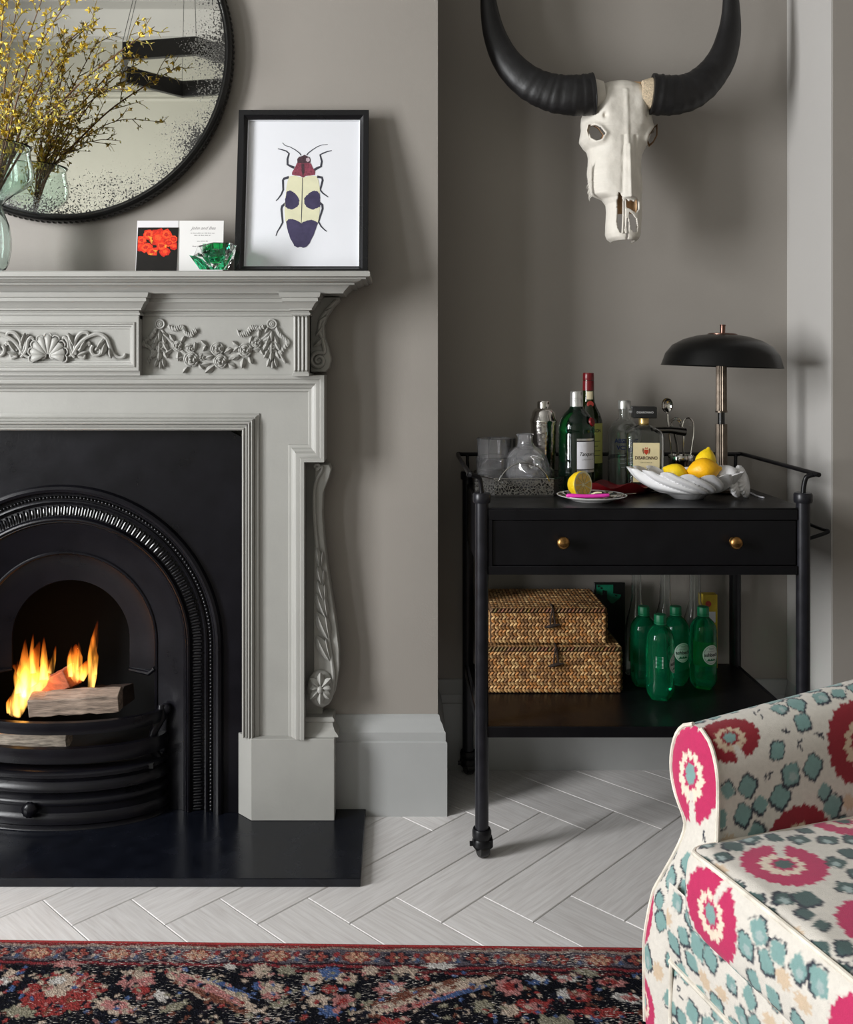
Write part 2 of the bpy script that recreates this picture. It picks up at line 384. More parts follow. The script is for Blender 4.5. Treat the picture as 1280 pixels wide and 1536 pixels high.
# eared architrave
XLOW, XEAR, ZEB, ZTOP, ZPL = PX(456, 2.41), PX(486, 2.41), PZ(693, 2.41), PZ(563, 2.41), PZ(1108, 2.42)
XIN = PX(365, 2.45); OW = XIN - X0; ZOP = PZ(645, 2.45)
arc = [(XIN, ZPL), (XLOW-.001, ZPL), (XLOW-.001, ZEB+.001), (XEAR-.001, ZEB+.001), (XEAR-.001, ZTOP-.001)]
arc = arc + [(2*X0-x, z) for x, z in arc[::-1]] + [(2*X0-XIN, ZOP), (XIN, ZOP)]
MB().prism(arc, lambda u, v, t: (u, t, v), YA, YF).build('architrave', M_mantel, mp_, smooth=0)
mb = MB(); sweep(mb, [(-.0005,-.066),(-.0005,.030),(.009,.030),(.011,.027),(.013,.0275),(.021,.026),(.024,.022),(.026,.016),(.031,.014),(.033,.012),(.035,.006),(.041,.005),(.043,.003),(.0435,-.001)],
      [(XLOW, ZPL), (XLOW, ZEB), (XEAR, ZEB), (XEAR, ZTOP), (X0, ZTOP)], XZ(YA), side=-1)
mb.mirror_x(X0).build('backband', M_mantel, mp_, smooth=30)
mb = MB(); pr = [(0,-.05),(0,.010)]
for k in range(5):
    o0 = .001 + k*.0075
    hh = (.015,.013,.019,.017,.008)[k]
    pr += [(o0+.001,hh),(o0+.0035,hh+.002),(o0+.006,hh)] + ([(o0+.0068,hh-.004)] if k < 4 else [])
pr += [(.041,.004),(.044,.003),(.0445,-.001)]
sweep(mb, pr, [(XIN, ZPL), (XIN, ZOP), (X0, ZOP)], XZ(YA), side=1)
mb.mirror_x(X0).build('inner_moulding', M_mantel, mp_, smooth=30)
xp0, xp1, xp2 = PX(502, 2.42), PX(377, 2.42), PX(358, 2.46)
for sgn in (1, -1):
    q = (lambda x: x) if sgn > 0 else m2
    mb = MB(); mb.prism([(q(xp0),YF),(q(xp0),2.418),(q(xp1),2.418),(q(xp2),2.458),(q(xp2),YF)], ID, .0202, ZPL)
    mb.build('plinth', M_mantel, mp_, smooth=0, bevel=.0015)
    # recessed side panel behind the console
    MB().box((q(XLOW), 2.470, ZPL), (q(PX(484, 2.47)), YF, ZEB-.001)).build('side_panel', M_mantel, mp_)
    mb = MB(); xa, xb = q(XLOW), q(PX(499, 2.44))
    if sgn < 0: xa, xb = xb, xa
    pp = [(xa, 2.47), (xa, 2.445), (xb, 2.445), (xb, YF)] if sgn > 0 else [(xa, YF), (xa, 2.445), (xb, 2.445), (xb, 2.47)]
    sweep(mb, [(-.03,ZPL+.046),(.0,ZPL+.046),(.004,ZPL+.042),(.004,ZPL+.036),(0,ZPL+.032),(.001,ZPL+.024),(.006,ZPL+.012),(.014,ZPL+.005),(.016,ZPL)], pp, ID)
    mb.build('console_base', M_mantel, mp_, smooth=40)
# consoles: drawn as profiles in the plane of the wall, with their own thickness
def rel_tube(mb, pts, rad, d, n=8, flat=.6, res=6, qx=lambda x: x):
    path = bez([P(x, y, d) for x, y in pts], res)
    path = [Vector((qx(p.x), p.y, p.z)) for p in path]
    rr = [r*d/F for r in lerps(rad, len(path))]
    return mb.tube(path, rr, n, flat=((0,1,0), flat))
def spiral(cx, cy, r0, r1, a0, turns, n=26):
    return [(cx + (r0+(r1-r0)*t)*math.cos(a0+turns*2*PI*t), cy + (r0+(r1-r0)*t)*math.sin(a0+turns*2*PI*t)) for t in [i/n for i in range(n+1)]]
def leaf2(mb, x, y, ang, L, W, d, lift=4, qx=lambda x: x, curl=.3):
    """raised pointed leaf in px units lying on plane y=d, ang in degrees (0 right, 90 up)"""
    rows = []; s = d/F; n = 6
    ca, sa = math.cos(R(ang)), math.sin(R(ang))
    for i in range(n+1):
        t = i/n; w = W*math.sin(PI*min(t*.93+.05, 1))**.8*(1 if i < n else .15); row = []
        for j in (-1,-.5,0,.5,1):
            u = t*L; v = w*j*.5
            hgt = lift*(.35+.65*math.sin(PI*t*.9))*(1-.75*abs(j)) + (1.5 if j == 0 else 0) + curl*lift*t*t
            row.append((qx(PX(x + u*ca - v*sa, d)), d - hgt*s, PZ(y - u*sa - v*ca, d)))
        rows.append(row)
    return mb.loft(rows)
for sgn in (1, -1):
    q = (lambda x: x) if sgn > 0 else m2
    cs = bpy.data.objects.new('console', None); COL.objects.link(cs); cs.location = (q(PX(485, 2.44)), 2.44, ZPL); setpar(cs, mp_)
    sil = [(473,697),(494,697),(497,704),(494,716),(485,738),(483.5,770),(486,805),(491,850),(498,895),(505,940),(509,975),(509,1005),(504,1035),(494,1056),(484,1062),(474,1056),(471,1040),(471,900)]
    MB().prism([(q(PX(x, 2.45)), PZ(y, 2.45)) for x, y in sil], lambda u, v, t: (u, t, v), 2.448, 2.50).build('bracket_body', M_mantel, cs, smooth=30, bevel=.002)
    d = 2.446
    mb = MB(); rel_tube(mb, spiral(475, 700, 1, 5, 0, 1.25, 16)[::1] + [(483,700),(482,708),(476,718),(472,735),(471.5,760),(473,790),(476,820),(482,868),(489,920)], [1.2,1.3,1.5,2,2.6,2.6,2,2,2.2,2.6,3,2.4], d, flat=1.1, qx=q)
    mb.build('stem', M_mantel, cs)
    for (x, y, L, W, a) in ((480,850,30,10,98),(483,878,30,11,102),(486,902,34,13,106),(489,926,40,15,110),(492,957,44,17,112),(494,990,42,17,116)):
        mb = MB(); leaf2(mb, x, y, a, L, W, d, 7, q); leaf2(mb, x+2, y, a-14, L*.8, W*.55, d, 5, q); mb.build('leaf', M_mantel, cs, stuff=False)
    mb = MB(); rel_tube(mb, [(486,918),(492,950),(497,985),(500,1010),(500,1030),(495,1050),(484,1059)], [1.5,2.5,3,3,2.6,2.4,1.5], d, flat=1.1, qx=q); mb.build('ribbon', M_mantel, cs)
    cxp, cyp = 481, 1032
    mb = MB(); c3 = P(cxp, cyp, d); c3.x = q(c3.x)
    mb.ell((c3.x, c3.y, c3.z), 20*d/F, 8*d/F, 28*d/F, 28, 10); ro = mb.build('rosette', M_mantel, cs)
    for k in range(8):
        a = k*45+22.5*0; mb = MB(); ex, ey = 6*math.cos(R(a)), 7*math.sin(R(a))
        L = 15 if k % 2 == 0 else 14
        leaf2(mb, cxp+ex*.5, cyp-ey*.5, a, 13+8*abs(math.sin(R(a))), 11, d-.0115, 5, q); mb.build('petal', M_mantel, ro)
    mb = MB(); mb.ell((c3.x, d-.014, c3.z), 5*d/F, 5*d/F, 6*d/F, 12, 8); mb.build('rosette_button', M_mantel, ro)
    # S bracket under the shelf
    sb = bpy.data.objects.new('scroll_bracket', None); COL.objects.link(sb); sb.location = (q(PX(485, 2.44)), 2.46, ZTOP); setpar(sb, mp_)
    sil = [(462,446),(510,446),(509,452),(500,461),(491,474),(486,488),(487,505),(493,522),(497,538),(494,552),(488,558),(462,558)]
    MB().prism([(q(PX(x, 2.46)), PZ(y, 2.46)) for x, y in sil], lambda u, v, t: (u, t, v), 2.452, 2.505).build('bracket_body', M_mantel, sb, smooth=30, bevel=.002)
    d = 2.45
    mb = MB(); rel_tube(mb, spiral(478, 541, 1.5, 12.5, .3, 1.75, 30) + [(487,527),(484,510),(479,494),(482,478),(490,466),(498,457),(505,450)], [1.6,2,2.4,2.8,3,3.2,3.4,3.4,3.2,3], d, flat=1.2, qx=q); mb.build('scroll', M_mantel, sb)
    mb = MB()
    for (x, y, a, L, W) in ((486,505,225,22,9),(484,490,235,18,8),(490,474,215,14,7),(498,462,210,12,6)): leaf2(mb, x, y, a, L, W, d, 5, q)
    mb.build('acanthus', M_mantel, sb)

# shell ornament and acanthus scrolls on the centre panel
d = yb + .0115
so = bpy.data.objects.new('shell_ornament', None); COL.objects.link(so); so.location = (X0, d, 1.21); setpar(so, mp_)
sx, sy = 72.0, 533.0
for k in range(9):
    a = 90 + (k-4)*25.5; L = 30 - 2.2*abs(k-4)**1.0*.5
    mb = MB(); n = 9; pts = []; rr = []
    for i in range(n+1):
        t = i/n; pts.append(P(sx + (3+(L-3)*t)*math.cos(R(a))*1.0, sy - (2+(L-2)*t)*math.sin(R(a)), d - .004 - .011*math.sin(PI*(.15+.7*t))))
        rr.append((1.0 + 5.2*t**1.1)*d/F if i < n else 2.2*d/F)
    mb.tube(pts, rr, 10, flat=((0,1,0), .55)); mb.build('shell_lobe', M_mantel, so)
mb = MB()
for k in range(9):
    a = 90 + (k-4)*25.5; L = 30 - 1.1*abs(k-4)
    cxl, cyl = sx+(L-1)*math.cos(R(a)), sy-(L-1)*math.sin(R(a))
    rel_tube(mb, [(cxl+5.6*math.cos(R(a-95)), cyl-5.6*math.sin(R(a-95))), (cxl+5*math.cos(R(a-40)), cyl-5*math.sin(R(a-40))), (cxl+5*math.cos(R(a+40)), cyl-5*math.sin(R(a+40))), (cxl+5.6*math.cos(R(a+95)), cyl-5.6*math.sin(R(a+95)))], [1.1,1.3,1.3,1.1], d-.010, flat=1, res=4)
mb.build('shell_rim', M_mantel, so, stuff=True)
for sgn in (1, -1):
    qp = lambda x, y: (x if sgn > 0 else 2*sx - x, y)
    mb = MB(); rel_tube(mb, [qp(*p) for p in spiral(sx+8, sy+1, 1, 5.5, PI, 1.4, 18)], [1.5,2,2.2], d-.008, flat=1); mb.build('shell_volute', M_mantel, so)
    for pts, rd in (([(92,540),(108,532),(116,520),(125,510),(138,503),(150,501),(160,508),(165,520),(170,530),(178,536),(186,535),(188,530)], [1.5,2.5,3,3,3,3.2,3.4,3,2.6,2.2,2.8,2]),
                    (spiral(146, 526, 2, 10, 3.4, 1.1, 16)[::-1] + [], [3,2.6,2.2,1.6,2]),
                    ([(112,536),(104,525),(102,512),(97,506),(93,510)], [2.4,3,3,3,2]),
                    ([(114,532),(112,518),(116,506),(123,499),(131,499),(133,504),(128,506)], [2,2.6,3,3.4,3,2.6,1.6]),
                    ([(110,530),(106,518),(104,505),(100,502)], [2,2.4,2.6,1.6]),
                    ([(118,534),(126,537),(128,532)], [2.4,2.6,1.6]),
                    ([(118,526),(127,518),(134,514),(134,519)], [2,2.6,2.8,1.6])):
        mb = MB(); rel_tube(mb, [qp(*p) for p in pts], rd, d-.004, flat=1.1, res=4); mb.build('acanthus_scroll', M_mantel, so)
    for (x, y, a, L, W) in ((160,512,255,22,9),(165,520,280,18,8),(156,508,240,18,8),(120,528,60,20,8),(112,520,110,22,8),(160,508,225,14,7),(116,534,20,18,7)):
        mb = MB(); xx, aa = (x, a) if sgn > 0 else (2*sx-x, 180-a); leaf2(mb, xx, y, aa, L, W, d-.002, 6); mb.build('acanthus_leaf', M_mantel, so)

# swag of roses and ribbons between the blocks
d = yf - .0005
def make_swag(qx, tagname):
    sw = bpy.data.objects.new('swag_ornament', None); COL.objects.link(sw); sw.location = (qx(PX(325, d)), d, 1.22); setpar(sw, mp_)
    rnd = random.Random(5)
    def piece(name, fn):
        mb = MB(); fn(mb); return mb.build(name, M_mantel, sw)
    def rose(x, y, r):
        mb = MB(); s = d/F
        mb.ell((qx(PX(x, d)), d, PZ(y, d)), r*s, r*.5*s, r*s, 14, 8)
        for k, rr in enumerate((.92, .66, .4)):
            for j in range(5 - k):
                a0 = j*2*PI/(5-k) + k*.7 + rnd.random()*.3; n = 5
                pts = [(x + rr*r*math.cos(a0+i*.28), y + rr*r*math.sin(a0+i*.28)) for i in range(n+1)]
                rel_tube(mb, pts, [r*.06, r*.17, r*.19, r*.17, r*.06], d - r*s*(.25+.18*k), flat=1.2, res=2, qx=qx, n=6)
        mb.ell((qx(PX(x, d)), d-r*.62*s, PZ(y, d)), r*.16*s, r*.16*s, r*.16*s, 8, 6)
        mb.build('rose', M_mantel, sw)
    def button(x, y):
        mb = MB(); s = d/F; c = (qx(PX(x, d)), d, PZ(y, d))
        mb.lathe([(.1*s,-.0005),(8*s,-.0005),(8.2*s,2*s),(7*s,3.4*s),(5.6*s,3*s),(5*s,1.6*s),(4.4*s,1.6*s),(4*s,3*s),(3*s,3.6*s),(2.2*s,2.8*s),(1.8*s,2.8*s),(1.4*s,4*s),(.05*s,4.4*s)], c, 20, axis=(0,-1,0)); mb.build('swag_button', M_mantel, sw)
    def ribbon(pts):
        mb = MB(); rel_tube(mb, pts, [2.6,3.6,2.4,3.8,2.6,3.8,2.2,1.2], d-.003, flat=.7, res=4, qx=qx)
        mb.build('ribbon', M_mantel, sw)
        for i in range(len(pts)-1):
            for t in (.25, .7):
                x = pts[i][0]*(1-t)+pts[i+1][0]*t; y = pts[i][1]*(1-t)+pts[i+1][1]*t
                mb = MB(); rel_tube(mb, [(x-1.5,y-4),(x,y),(x+1.5,y+4)], [.6,1.3,.6], d-.006, flat=1, res=3, n=6, qx=qx); mb.build('ribbon_pleat', M_mantel, sw)
    def leaf(x, y, a, L, W): piece('leaf', lambda mb: leaf2(mb, x, y, a, L, W, d, 4, qx))
    button(240.5, 486); button(408.5, 486)
    ribbon([(252,489),(262,494),(268,491),(274,491),(279,500),(286,503),(291,497),(295,494)]); ribbon([(397,489),(388,493),(382,491),(376,492),(372,500),(366,500),(360,503),(356,495)])
    ribbon([(234,492),(228,503),(220,510),(215,516),(226,522),(230,530),(224,537),(221,546)]); ribbon([(415,492),(420,502),(428,508),(432,514),(426,522),(420,530),(424,538),(428,544)])
    for cx_ in (240, 408):
        for i, (dx, dy, a, L, W) in enumerate(((0,496,270,16,7),(-3,503,250,15,8),(4,503,290,14,8),(-5,513,240,15,8),(5,513,300,15,8),(0,514,270,16,8),(-5,524,245,15,8),(6,525,295,14,8),(0,526,265,16,8),(-3,537,255,14,7),(4,537,285,14,7),(1,540,272,14,6))):
            leaf(cx_+dx, dy, a, L, W)
        rose(cx_, 523, 6)
    rope = [(243,495),(254,510),(266,521),(282,533),(300,540),(325,543),(348,537),(365,527),(384,515),(398,505),(406,495)]
    piece('garland_stem', lambda mb: rel_tube(mb, rope, [2,2.5,2.5,2], d, flat=1, qx=qx))
    for (x, y, r) in ((266,519,7.5),(287,539,11),(326,523,9.5),(331,542,10),(368,525,10),(385,514,7.5),(302,536,6),(343,525,4),(286,523,6)): rose(x, y, r)
    for (x, y, a, L, W) in ((262,512,120,13,8),(272,514,60,12,7),(258,524,215,12,8),(268,528,270,14,8),(277,520,10,12,7),(276,536,190,12,7),(292,526,80,13,7),(282,550,235,12,7),(298,545,310,12,8),(308,538,20,13,8),(305,527,60,10,6),
        (318,532,170,14,9),(312,520,135,14,7),(322,548,220,18,10),(316,545,190,14,8),(336,530,30,14,9),(345,537,10,16,10),(342,545,330,14,9),(350,528,40,12,7),(360,532,215,14,8),(358,519,140,12,7),(374,534,290,13,8),(366,537,260,16,9),(378,524,0,14,8),(375,515,70,12,7),
        (388,506,80,12,7),(394,512,20,13,8),(381,520,200,12,7),(390,522,300,12,7),(252,506,135,10,6),(398,500,60,10,6)): leaf(x, y, a, L, W)
make_swag(lambda x: x, ''); make_swag(m2, '')

# ------------------------------------------------------------------ cast iron insert
ZA = PZ(970, 2.46); ZB_ = .0205
ins = thing('fireplace_insert', (X0, 2.47, ZB_), 'black cast-iron arched fireplace insert with beaded and reeded arch', 'fireplace')
def arch_pts(r, zb=ZB_, n=48, legs=6):
    pts = [(-r, zb + (ZA-zb)*i/legs) for i in range(legs)]
    pts += [(-r*math.cos(PI*i/n), ZA + r*math.sin(PI*i/n)) for i in range(n+1)]
    pts += [(r, ZA - (ZA-zb)*(i+1)/legs) for i in range(legs)]
    return pts
def arch(mb, prof, zb=ZB_, n=48):
    return mb.loft([[(X0+u, y, z) for u, z in arch_pts(r, zb, n)] for r, y in prof])
mb = MB(); ip = arch_pts(.427); op = []
HT = ZOP - ZA
for u, z in ip:
    if z <= ZA + 1e-6: op.append((math.copysign(OW, u), z))
    else:
        dx, dz = u, z-ZA; k = min(OW/abs(dx) if abs(dx) > 1e-6 else 9e9, HT/dz); op.append((dx*k, ZA+dz*k))
yI = 2.468
mb.loft([[(X0+u, yI, z) for u, z in op], [(X0+u, yI, z) for u, z in ip]])
mb.build('back_plate', M_iron, ins, smooth=0, solid=.006)
mb = MB(); arch(mb, [(.427,yI),(.4265,2.458),(.423,2.450),(.416,2.446),(.409,2.449),(.405,2.457),(.404,2.464),(.4005,2.465),(.3995,2.470),(.386,2.470),(.385,2.466),(.381,2.464),(.379,2.468),(.377,2.478),(.372,2.480),(.343,2.472),(.340,2.468),(.338,2.463),(.334,2.461),(.331,2.463),(.330,2.468),(.327,2.467),(.325,2.470),(.3235,2.475),(.318,2.476)])
mb.build('arch_moulding', M_iron, ins, smooth=35)
mb = MB(); arch(mb, [(.318,2.476),(.245,2.500),(.242,2.497),(.238,2.497),(.235,2.501),(.235,2.520)]); mb.build('splay_panel', M_iron, ins, smooth=35)
ZL = PZ(1008, 2.5)
mb = MB(); arch(mb, [(.236,2.502),(.225,2.508),(.205,2.516),(.180,2.524),(.160,2.530),(.158,2.536),(.162,2.545)], ZL); mb.build('reveal', M_iron, ins, smooth=40)
for sgn in (1, -1): MB().tube([(X0+sgn*.236, 2.498, ZL+.01), (X0+sgn*.22, 2.503, ZL-.004), (X0+sgn*.16, 2.53, ZL-.002)], [.006,.007,.005], 8).build('reveal_foot', M_iron, ins)
mb = MB(); bx0, bx1, by0, by1, bz0, bz1 = X0-.30, X0+.30, 2.512, 2.765, ZB_, .80
mb.add([(bx0,by0,bz0),(bx1,by0,bz0),(bx1,by0,bz1),(bx0,by0,bz1),(bx0,by1,bz0),(bx1,by1,bz0),(bx1,by1,bz1),(bx0,by1,bz1)], [(4,5,6,7),(0,4,7,3),(1,2,6,5),(3,7,6,2),(0,1,5,4)])
mb.build('firebox', M_soot, ins, smooth=0)
mb = MB(); r = .393; per = PI*r + 2*(ZA-ZB_); nb = int(per/.0098)
def along(r, s):
    leg = ZA - ZB_
    if s < leg: return (-r, ZB_+s, PI)
    s -= leg
    if s < PI*r: a = PI - s/r; return (r*math.cos(a), ZA+r*math.sin(a), a)
    s -= PI*r; return (r, ZA-s, 0)
for k in range(nb):
    u, z, a = along(r, per*(k+.5)/nb); mb.ell((X0+u, 2.4685, z), .0046, .0046, .0046, 8, 5)
mb.build('bead_row', M_ironp, ins, stuff=True)
mb = MB(); r = .357; per = PI*r + 2*(ZA-ZB_); nb = int(per/.0078)
for k in range(nb):
    u, z, a = along(r, per*(k+.5)/nb); dx, dz = math.cos(a), math.sin(a); L0 = .013 if k % 2 == 0 else .009
    pa = [(X0+u+dx*t, 2.473+(.002 if abs(t) > .8*L0 else 0)+.003*(t/.013), z+dz*t) for t in (-.0135, -.010, 0, L0*.8, L0)]
    mb.tube(pa, [.0012,.0026,.0026,.0024,.0012], 6)
mb.build('reed_band', M_ironp, ins, stuff=True)

# hearth slab
hx = PX(541, 2.146)
hs = MB().box((2*X0-hx, 2.146, 0), (hx, YF-.001, .020)).box((X0-.44, YF-.002, 0.0), (X0+.44, YB-.002, .020)).build('hearth_slab', M_slate, bevel=.002)
tag(hs, 'black polished slate hearth slab under the fireplace', 'hearth')

# grate
GA, GB, GY = .272, .125, 2.492
gr = thing('fire_grate', (X0, 2.40, .02), 'black cast-iron bow-fronted fire grate with two curved bars', 'grate')
def bow(k, z, n=40, ext=0): return [(X0 - (GA*k)*math.cos(PI*i/n), GY - (GB+ (k-1)*GA)*math.sin(PI*i/n), z) for i in range(n+1)]
def bowloft(prof):
    mb = MB(); n = 40
    rows = [[(X0-(GA+o)*math.cos(PI*i/n), GY-(GB+o)*math.sin(PI*i/n), z) for i in range(n+1)] for o, z in prof]
    return mb.loft(rows)
zt1 = PZ(1063, 2.47)
def barprof(z0, z1, t): return [(-t,z0),(0,z0),(.003,(z0+z1)/2),(0,z1),(-t,z1),(-t,z0)]
bowloft(barprof(zt1-.030, zt1, .014)).build('bar', M_iron, gr, smooth=40)
bowloft(barprof(zt1-.104, zt1-.066, .016)).build('bar', M_iron, gr, smooth=40)
ap = [(-.05,.165),(-.012,.168),(-.004,.166),(.002,.160),(.002,.152),(-.004,.148),(-.006,.140),(.000,.134),(.006,.126),(.006,.118),(.000,.113),(-.004,.108),(-.004,.098),(.002,.094),(.004,.088),(.002,.082),(-.002,.080),(-.002,.062),(.002,.058),(.006,.050),(.006,.036),(.002,.032),(.002,.024),(.004,.0205)]
bowloft(ap).build('apron', M_iron, gr, smooth=40)
for sgn in (1, -1):
    MB().tube([(X0+sgn*(GA-.012), GY-.015, zt1+.008), (X0+sgn*(GA-.010), GY-.02, zt1-.02), (X0+sgn*(GA-.03), GY-.03, zt1-.06), (X0+sgn*(GA-.034), GY-.028, zt1-.10), (X0+sgn*(GA-.02), GY-.02, zt1-.13)], [.010,.014,.011,.012,.012], 10).build('upright', M_iron, gr)
    MB().ell((X0+sgn*(GA-.002), GY-.012, zt1-.004), .016, .012, .016, 14, 8).build('boss', M_iron, gr)
MB().box((X0-.25, 2.43, .150), (X0+.25, 2.70, .162)).build('fire_bed', M_soot, gr)
kp = P(46, 1213, 2.362)
mb = MB(); mb.lathe([(.001,-.03),(.006,-.03),(.006,-.004),(.014,0),(.019,.004),(.020,.008),(.018,.013),(.011,.018),(.0005,.0195)], kp, 24, axis=(0,-1,0), fn=lambda r, z, a: r*(1+(.05*math.cos(12*a) if z > 0 else 0)))
mb.build('knob', M_iron, gr)

# logs and flames
M_log = mat('split_log', srgb(150, 132, 118), .85, var=.5, vscale=16, bump=.9, bscale=34, stretch=(1, 6, 9))
M_logp = mat('pale_ash_log', srgb(176, 164, 150), .9, var=.55, vscale=26, bump=.9, bscale=50, stretch=(1, 5, 8))
M_logr = mat('red_heartwood_log', srgb(150, 84, 58), .85, var=.35, vscale=10, bump=.6, bscale=40, stretch=(1, 6, 8))
M_char = mat('charred_log', srgb(60, 48, 42), .9, var=.5, vscale=20, bump=.8, bscale=50)
def log(label, a, b_, prof, m, seed, nm='log'):
    """split log between points a and b with a cross-section polygon (offsets along side/up)"""
    a, b_ = Vector(a), Vector(b_); t = (b_-a).normalized(); up = Vector((0,0,1)); sd = t.cross(up).normalized(); up = sd.cross(t)
    rnd = random.Random(seed); rows = []; n = 12
    for i in range(n+1):
        k = i/n; c = a.lerp(b_, k); s = 1 - .06*rnd.random()
        rows.append([c + sd*(u*s+.005*(rnd.random()-.5)) + up*(v*s+.005*(rnd.random()-.5)) for u, v in prof])
    mb = MB().loft(rows, True, True, True); o = mb.build(nm, m, smooth=30, bevel=.002); tag(o, label, 'log', 'logs on the grate')
WEDGE = [(-.028,-.022),(.034,-.026),(.038,.010),(.012,.026),(-.030,.022)]
ROUND = [(.03*math.cos(i*PI/4)*(1+.1*(i % 3-1)), .03*math.sin(i*PI/4)) for i in range(8)]
FACE = [(-.022,-.030),(.020,-.030),(.026,.016),(-.012,.030),(-.026,.024)]
log('broad split log with grey grain lying across the top front of the fire', P(46,1056,2.452), P(181,1048,2.462), FACE, M_log, 1)
log('reddish split log leaning behind the broad grey log', P(66,1034,2.56), P(108,1012,2.50), FACE, M_logr, 2)
log('charred log with pale end poking out right behind the broad log', P(98,1046,2.60), P(192,1042,2.535), WEDGE, M_char, 3)
log('pale bark-covered log showing between the two curved bars', P(-30,1108,2.445), P(104,1104,2.450), [(u*1.0, v*.95) for u, v in ROUND], M_logp, 4)
log('short log deep under the lower bar', P(5,1146,2.55), P(96,1146,2.50), [(u*.6, v*.6) for u, v in ROUND], M_logr, 5)
def flame_mat(name, hot):
    m = bpy.data.materials.new(name); m.use_nodes = True; nt = m.node_tree; N = nt.nodes; L = nt.links
    for n in list(N): N.remove(n)
    out = N.new('ShaderNodeOutputMaterial'); em = N.new('ShaderNodeEmission'); tc = N.new('ShaderNodeTexCoord')
    sep = N.new('ShaderNodeSeparateXYZ'); L.new(tc.outputs['Generated'], sep.inputs[0])
    ns = N.new('ShaderNodeTexNoise'); ns.inputs['Scale'].default_value = 60; ns.inputs['Detail'].default_value = 4
    mp = N.new('ShaderNodeMapping'); mp.inputs['Scale'].default_value = (1, 1, .16); L.new(tc.outputs['Object'], mp.inputs[0]); L.new(mp.outputs[0], ns.inputs['Vector'])
    cr = N.new('ShaderNodeValToRGB'); e = cr.color_ramp.elements
    e[0].position = .0; e[0].color = (1, .52, .12, 1); e[1].position = 1; e[1].color = (1, .10, .004, 1); k = e.new(.45); k.color = (1, .36, .04, 1)
    L.new(sep.outputs[2], cr.inputs[0]); L.new(cr.outputs[0], em.inputs[0])
    mr = N.new('ShaderNodeMapRange'); mr.inputs[1].default_value = .40; mr.inputs[2].default_value = .62; mr.inputs[3].default_value = .03; mr.inputs[4].default_value = 1.0; L.new(ns.outputs[0], mr.inputs[0])
    m2_ = N.new('ShaderNodeMapRange'); m2_.inputs[1].default_value = .15; m2_.inputs[2].default_value = 1.0; m2_.inputs[3].default_value = hot; m2_.inputs[4].default_value = hot*.06; L.new(sep.outputs[2], m2_.inputs[0])
    mu = N.new('ShaderNodeMath'); mu.operation = 'MULTIPLY'; L.new(mr.outputs[0], mu.inputs[0]); L.new(m2_.outputs[0], mu.inputs[1]); L.new(mu.outputs[0], em.inputs[1])
    L.new(em.outputs[0], out.inputs['Volume']); return m
M_flame = flame_mat('flame', 300.0)
def flame(label, tongues):
    root = thing('flame', P(tongues[0][0][0], tongues[0][0][1], tongues[0][-1]), label, 'flame', 'flames of the log fire')
    for (pts, rad, fl, d) in [(t[:-2], t[-2], .45, t[-1]) for t in tongues]:
        mb = MB(); path = bez([P(x, y, d) for x, y in pts], 5); mb.tube(path, [r*d/F for r in lerps(rad, len(path))], 12, flat=((0,1,0), .55)); mb.build('flame_tongue', M_flame, root)
def T_(pts, rad, d): return tuple(pts) + (rad, d)
flame('tall orange flame at the left end of the logs', [T_([(22,1074),(30,1050),(44,1015),(52,985),(60,962)], [9,15,14,8,.6], 2.47), T_([(40,1050),(58,1020),(72,1000),(80,985)], [9,15,9,.6], 2.49), T_([(34,1045),(36,1010),(37,985),(38,958)], [8,11,6,.5], 2.50), T_([(14,1070),(16,1055),(22,1040)], [4,7,2], 2.465), T_([(48,1030),(30,1005),(18,998)], [9,8,.6], 2.48), T_([(66,1020),(66,990),(66,955)],[7,6,.4],2.50), T_([(50,1010),(48,980),(50,950)],[5,4,.3],2.49), T_([(76,1010),(80,990),(84,968)],[5,4,.3],2.485), T_([(28,1040),(24,1015),(27,990)],[5,4,.3],2.48)])
flame('bright yellow flame rising between the crossed logs', [T_([(112,1024),(112,1005),(113,985),(114,966)], [6,12,11,1], 2.50), T_([(120,1020),(126,1005),(134,990)], [6,9,2], 2.51), T_([(106,1015),(104,990),(108,968)], [4,4,.3], 2.49), T_([(118,1005),(120,985),(118,962)], [4,4,.3], 2.495)])
flame('thin curling flame at the right end of the fire', [T_([(136,1034),(139,1010),(138,985),(142,960),(147,930)], [5,7,6.5,6,.5], 2.52), T_([(143,1012),(144,985),(140,965)], [2,4,.5], 2.52)])
# ------------------------------------------------------------------ round mirror
MD = 2.466; MR = 258*MD/F; MC = P(90, 74, MD)
mi = thing('mirror', (MC.x, MD+.03, MC.z-MR), 'large round antiqued mirror with thin black ribbed frame over the mantel', 'mirror')
mb = MB(); mb.lathe([(MR-.020,.038),(MR-.004,.038),(MR,.034),(MR,.008),(MR-.004,.0),(MR-.010,-.003),(MR-.014,.001),(MR-.0155,.006),(MR-.020,.006)], MC, 128, axis=(0,1,0)); mb.build('mirror_frame', M_black, mi, smooth=40)
nb = 190; rib = MB(); rib.ell((0,0,0), .0052, .013, .0034, 8, 6); r0 = rib.build('rib', M_black, mi)
mb = MB()
for k in range(nb):
    a = 2*PI*k/nb; c_, s_ = math.cos(a), math.sin(a)
    if k == 0: o = r0
    else:
        o = r0.copy(); COL.objects.link(o); o.parent = mi; o.matrix_parent_inverse = r0.matrix_parent_inverse
    o.location = (MC.x+(MR+.0005)*c_, MD+.020, MC.z+(MR+.0005)*s_); o.rotation_euler = (0, -a-PI/2*0+PI/2, 0)
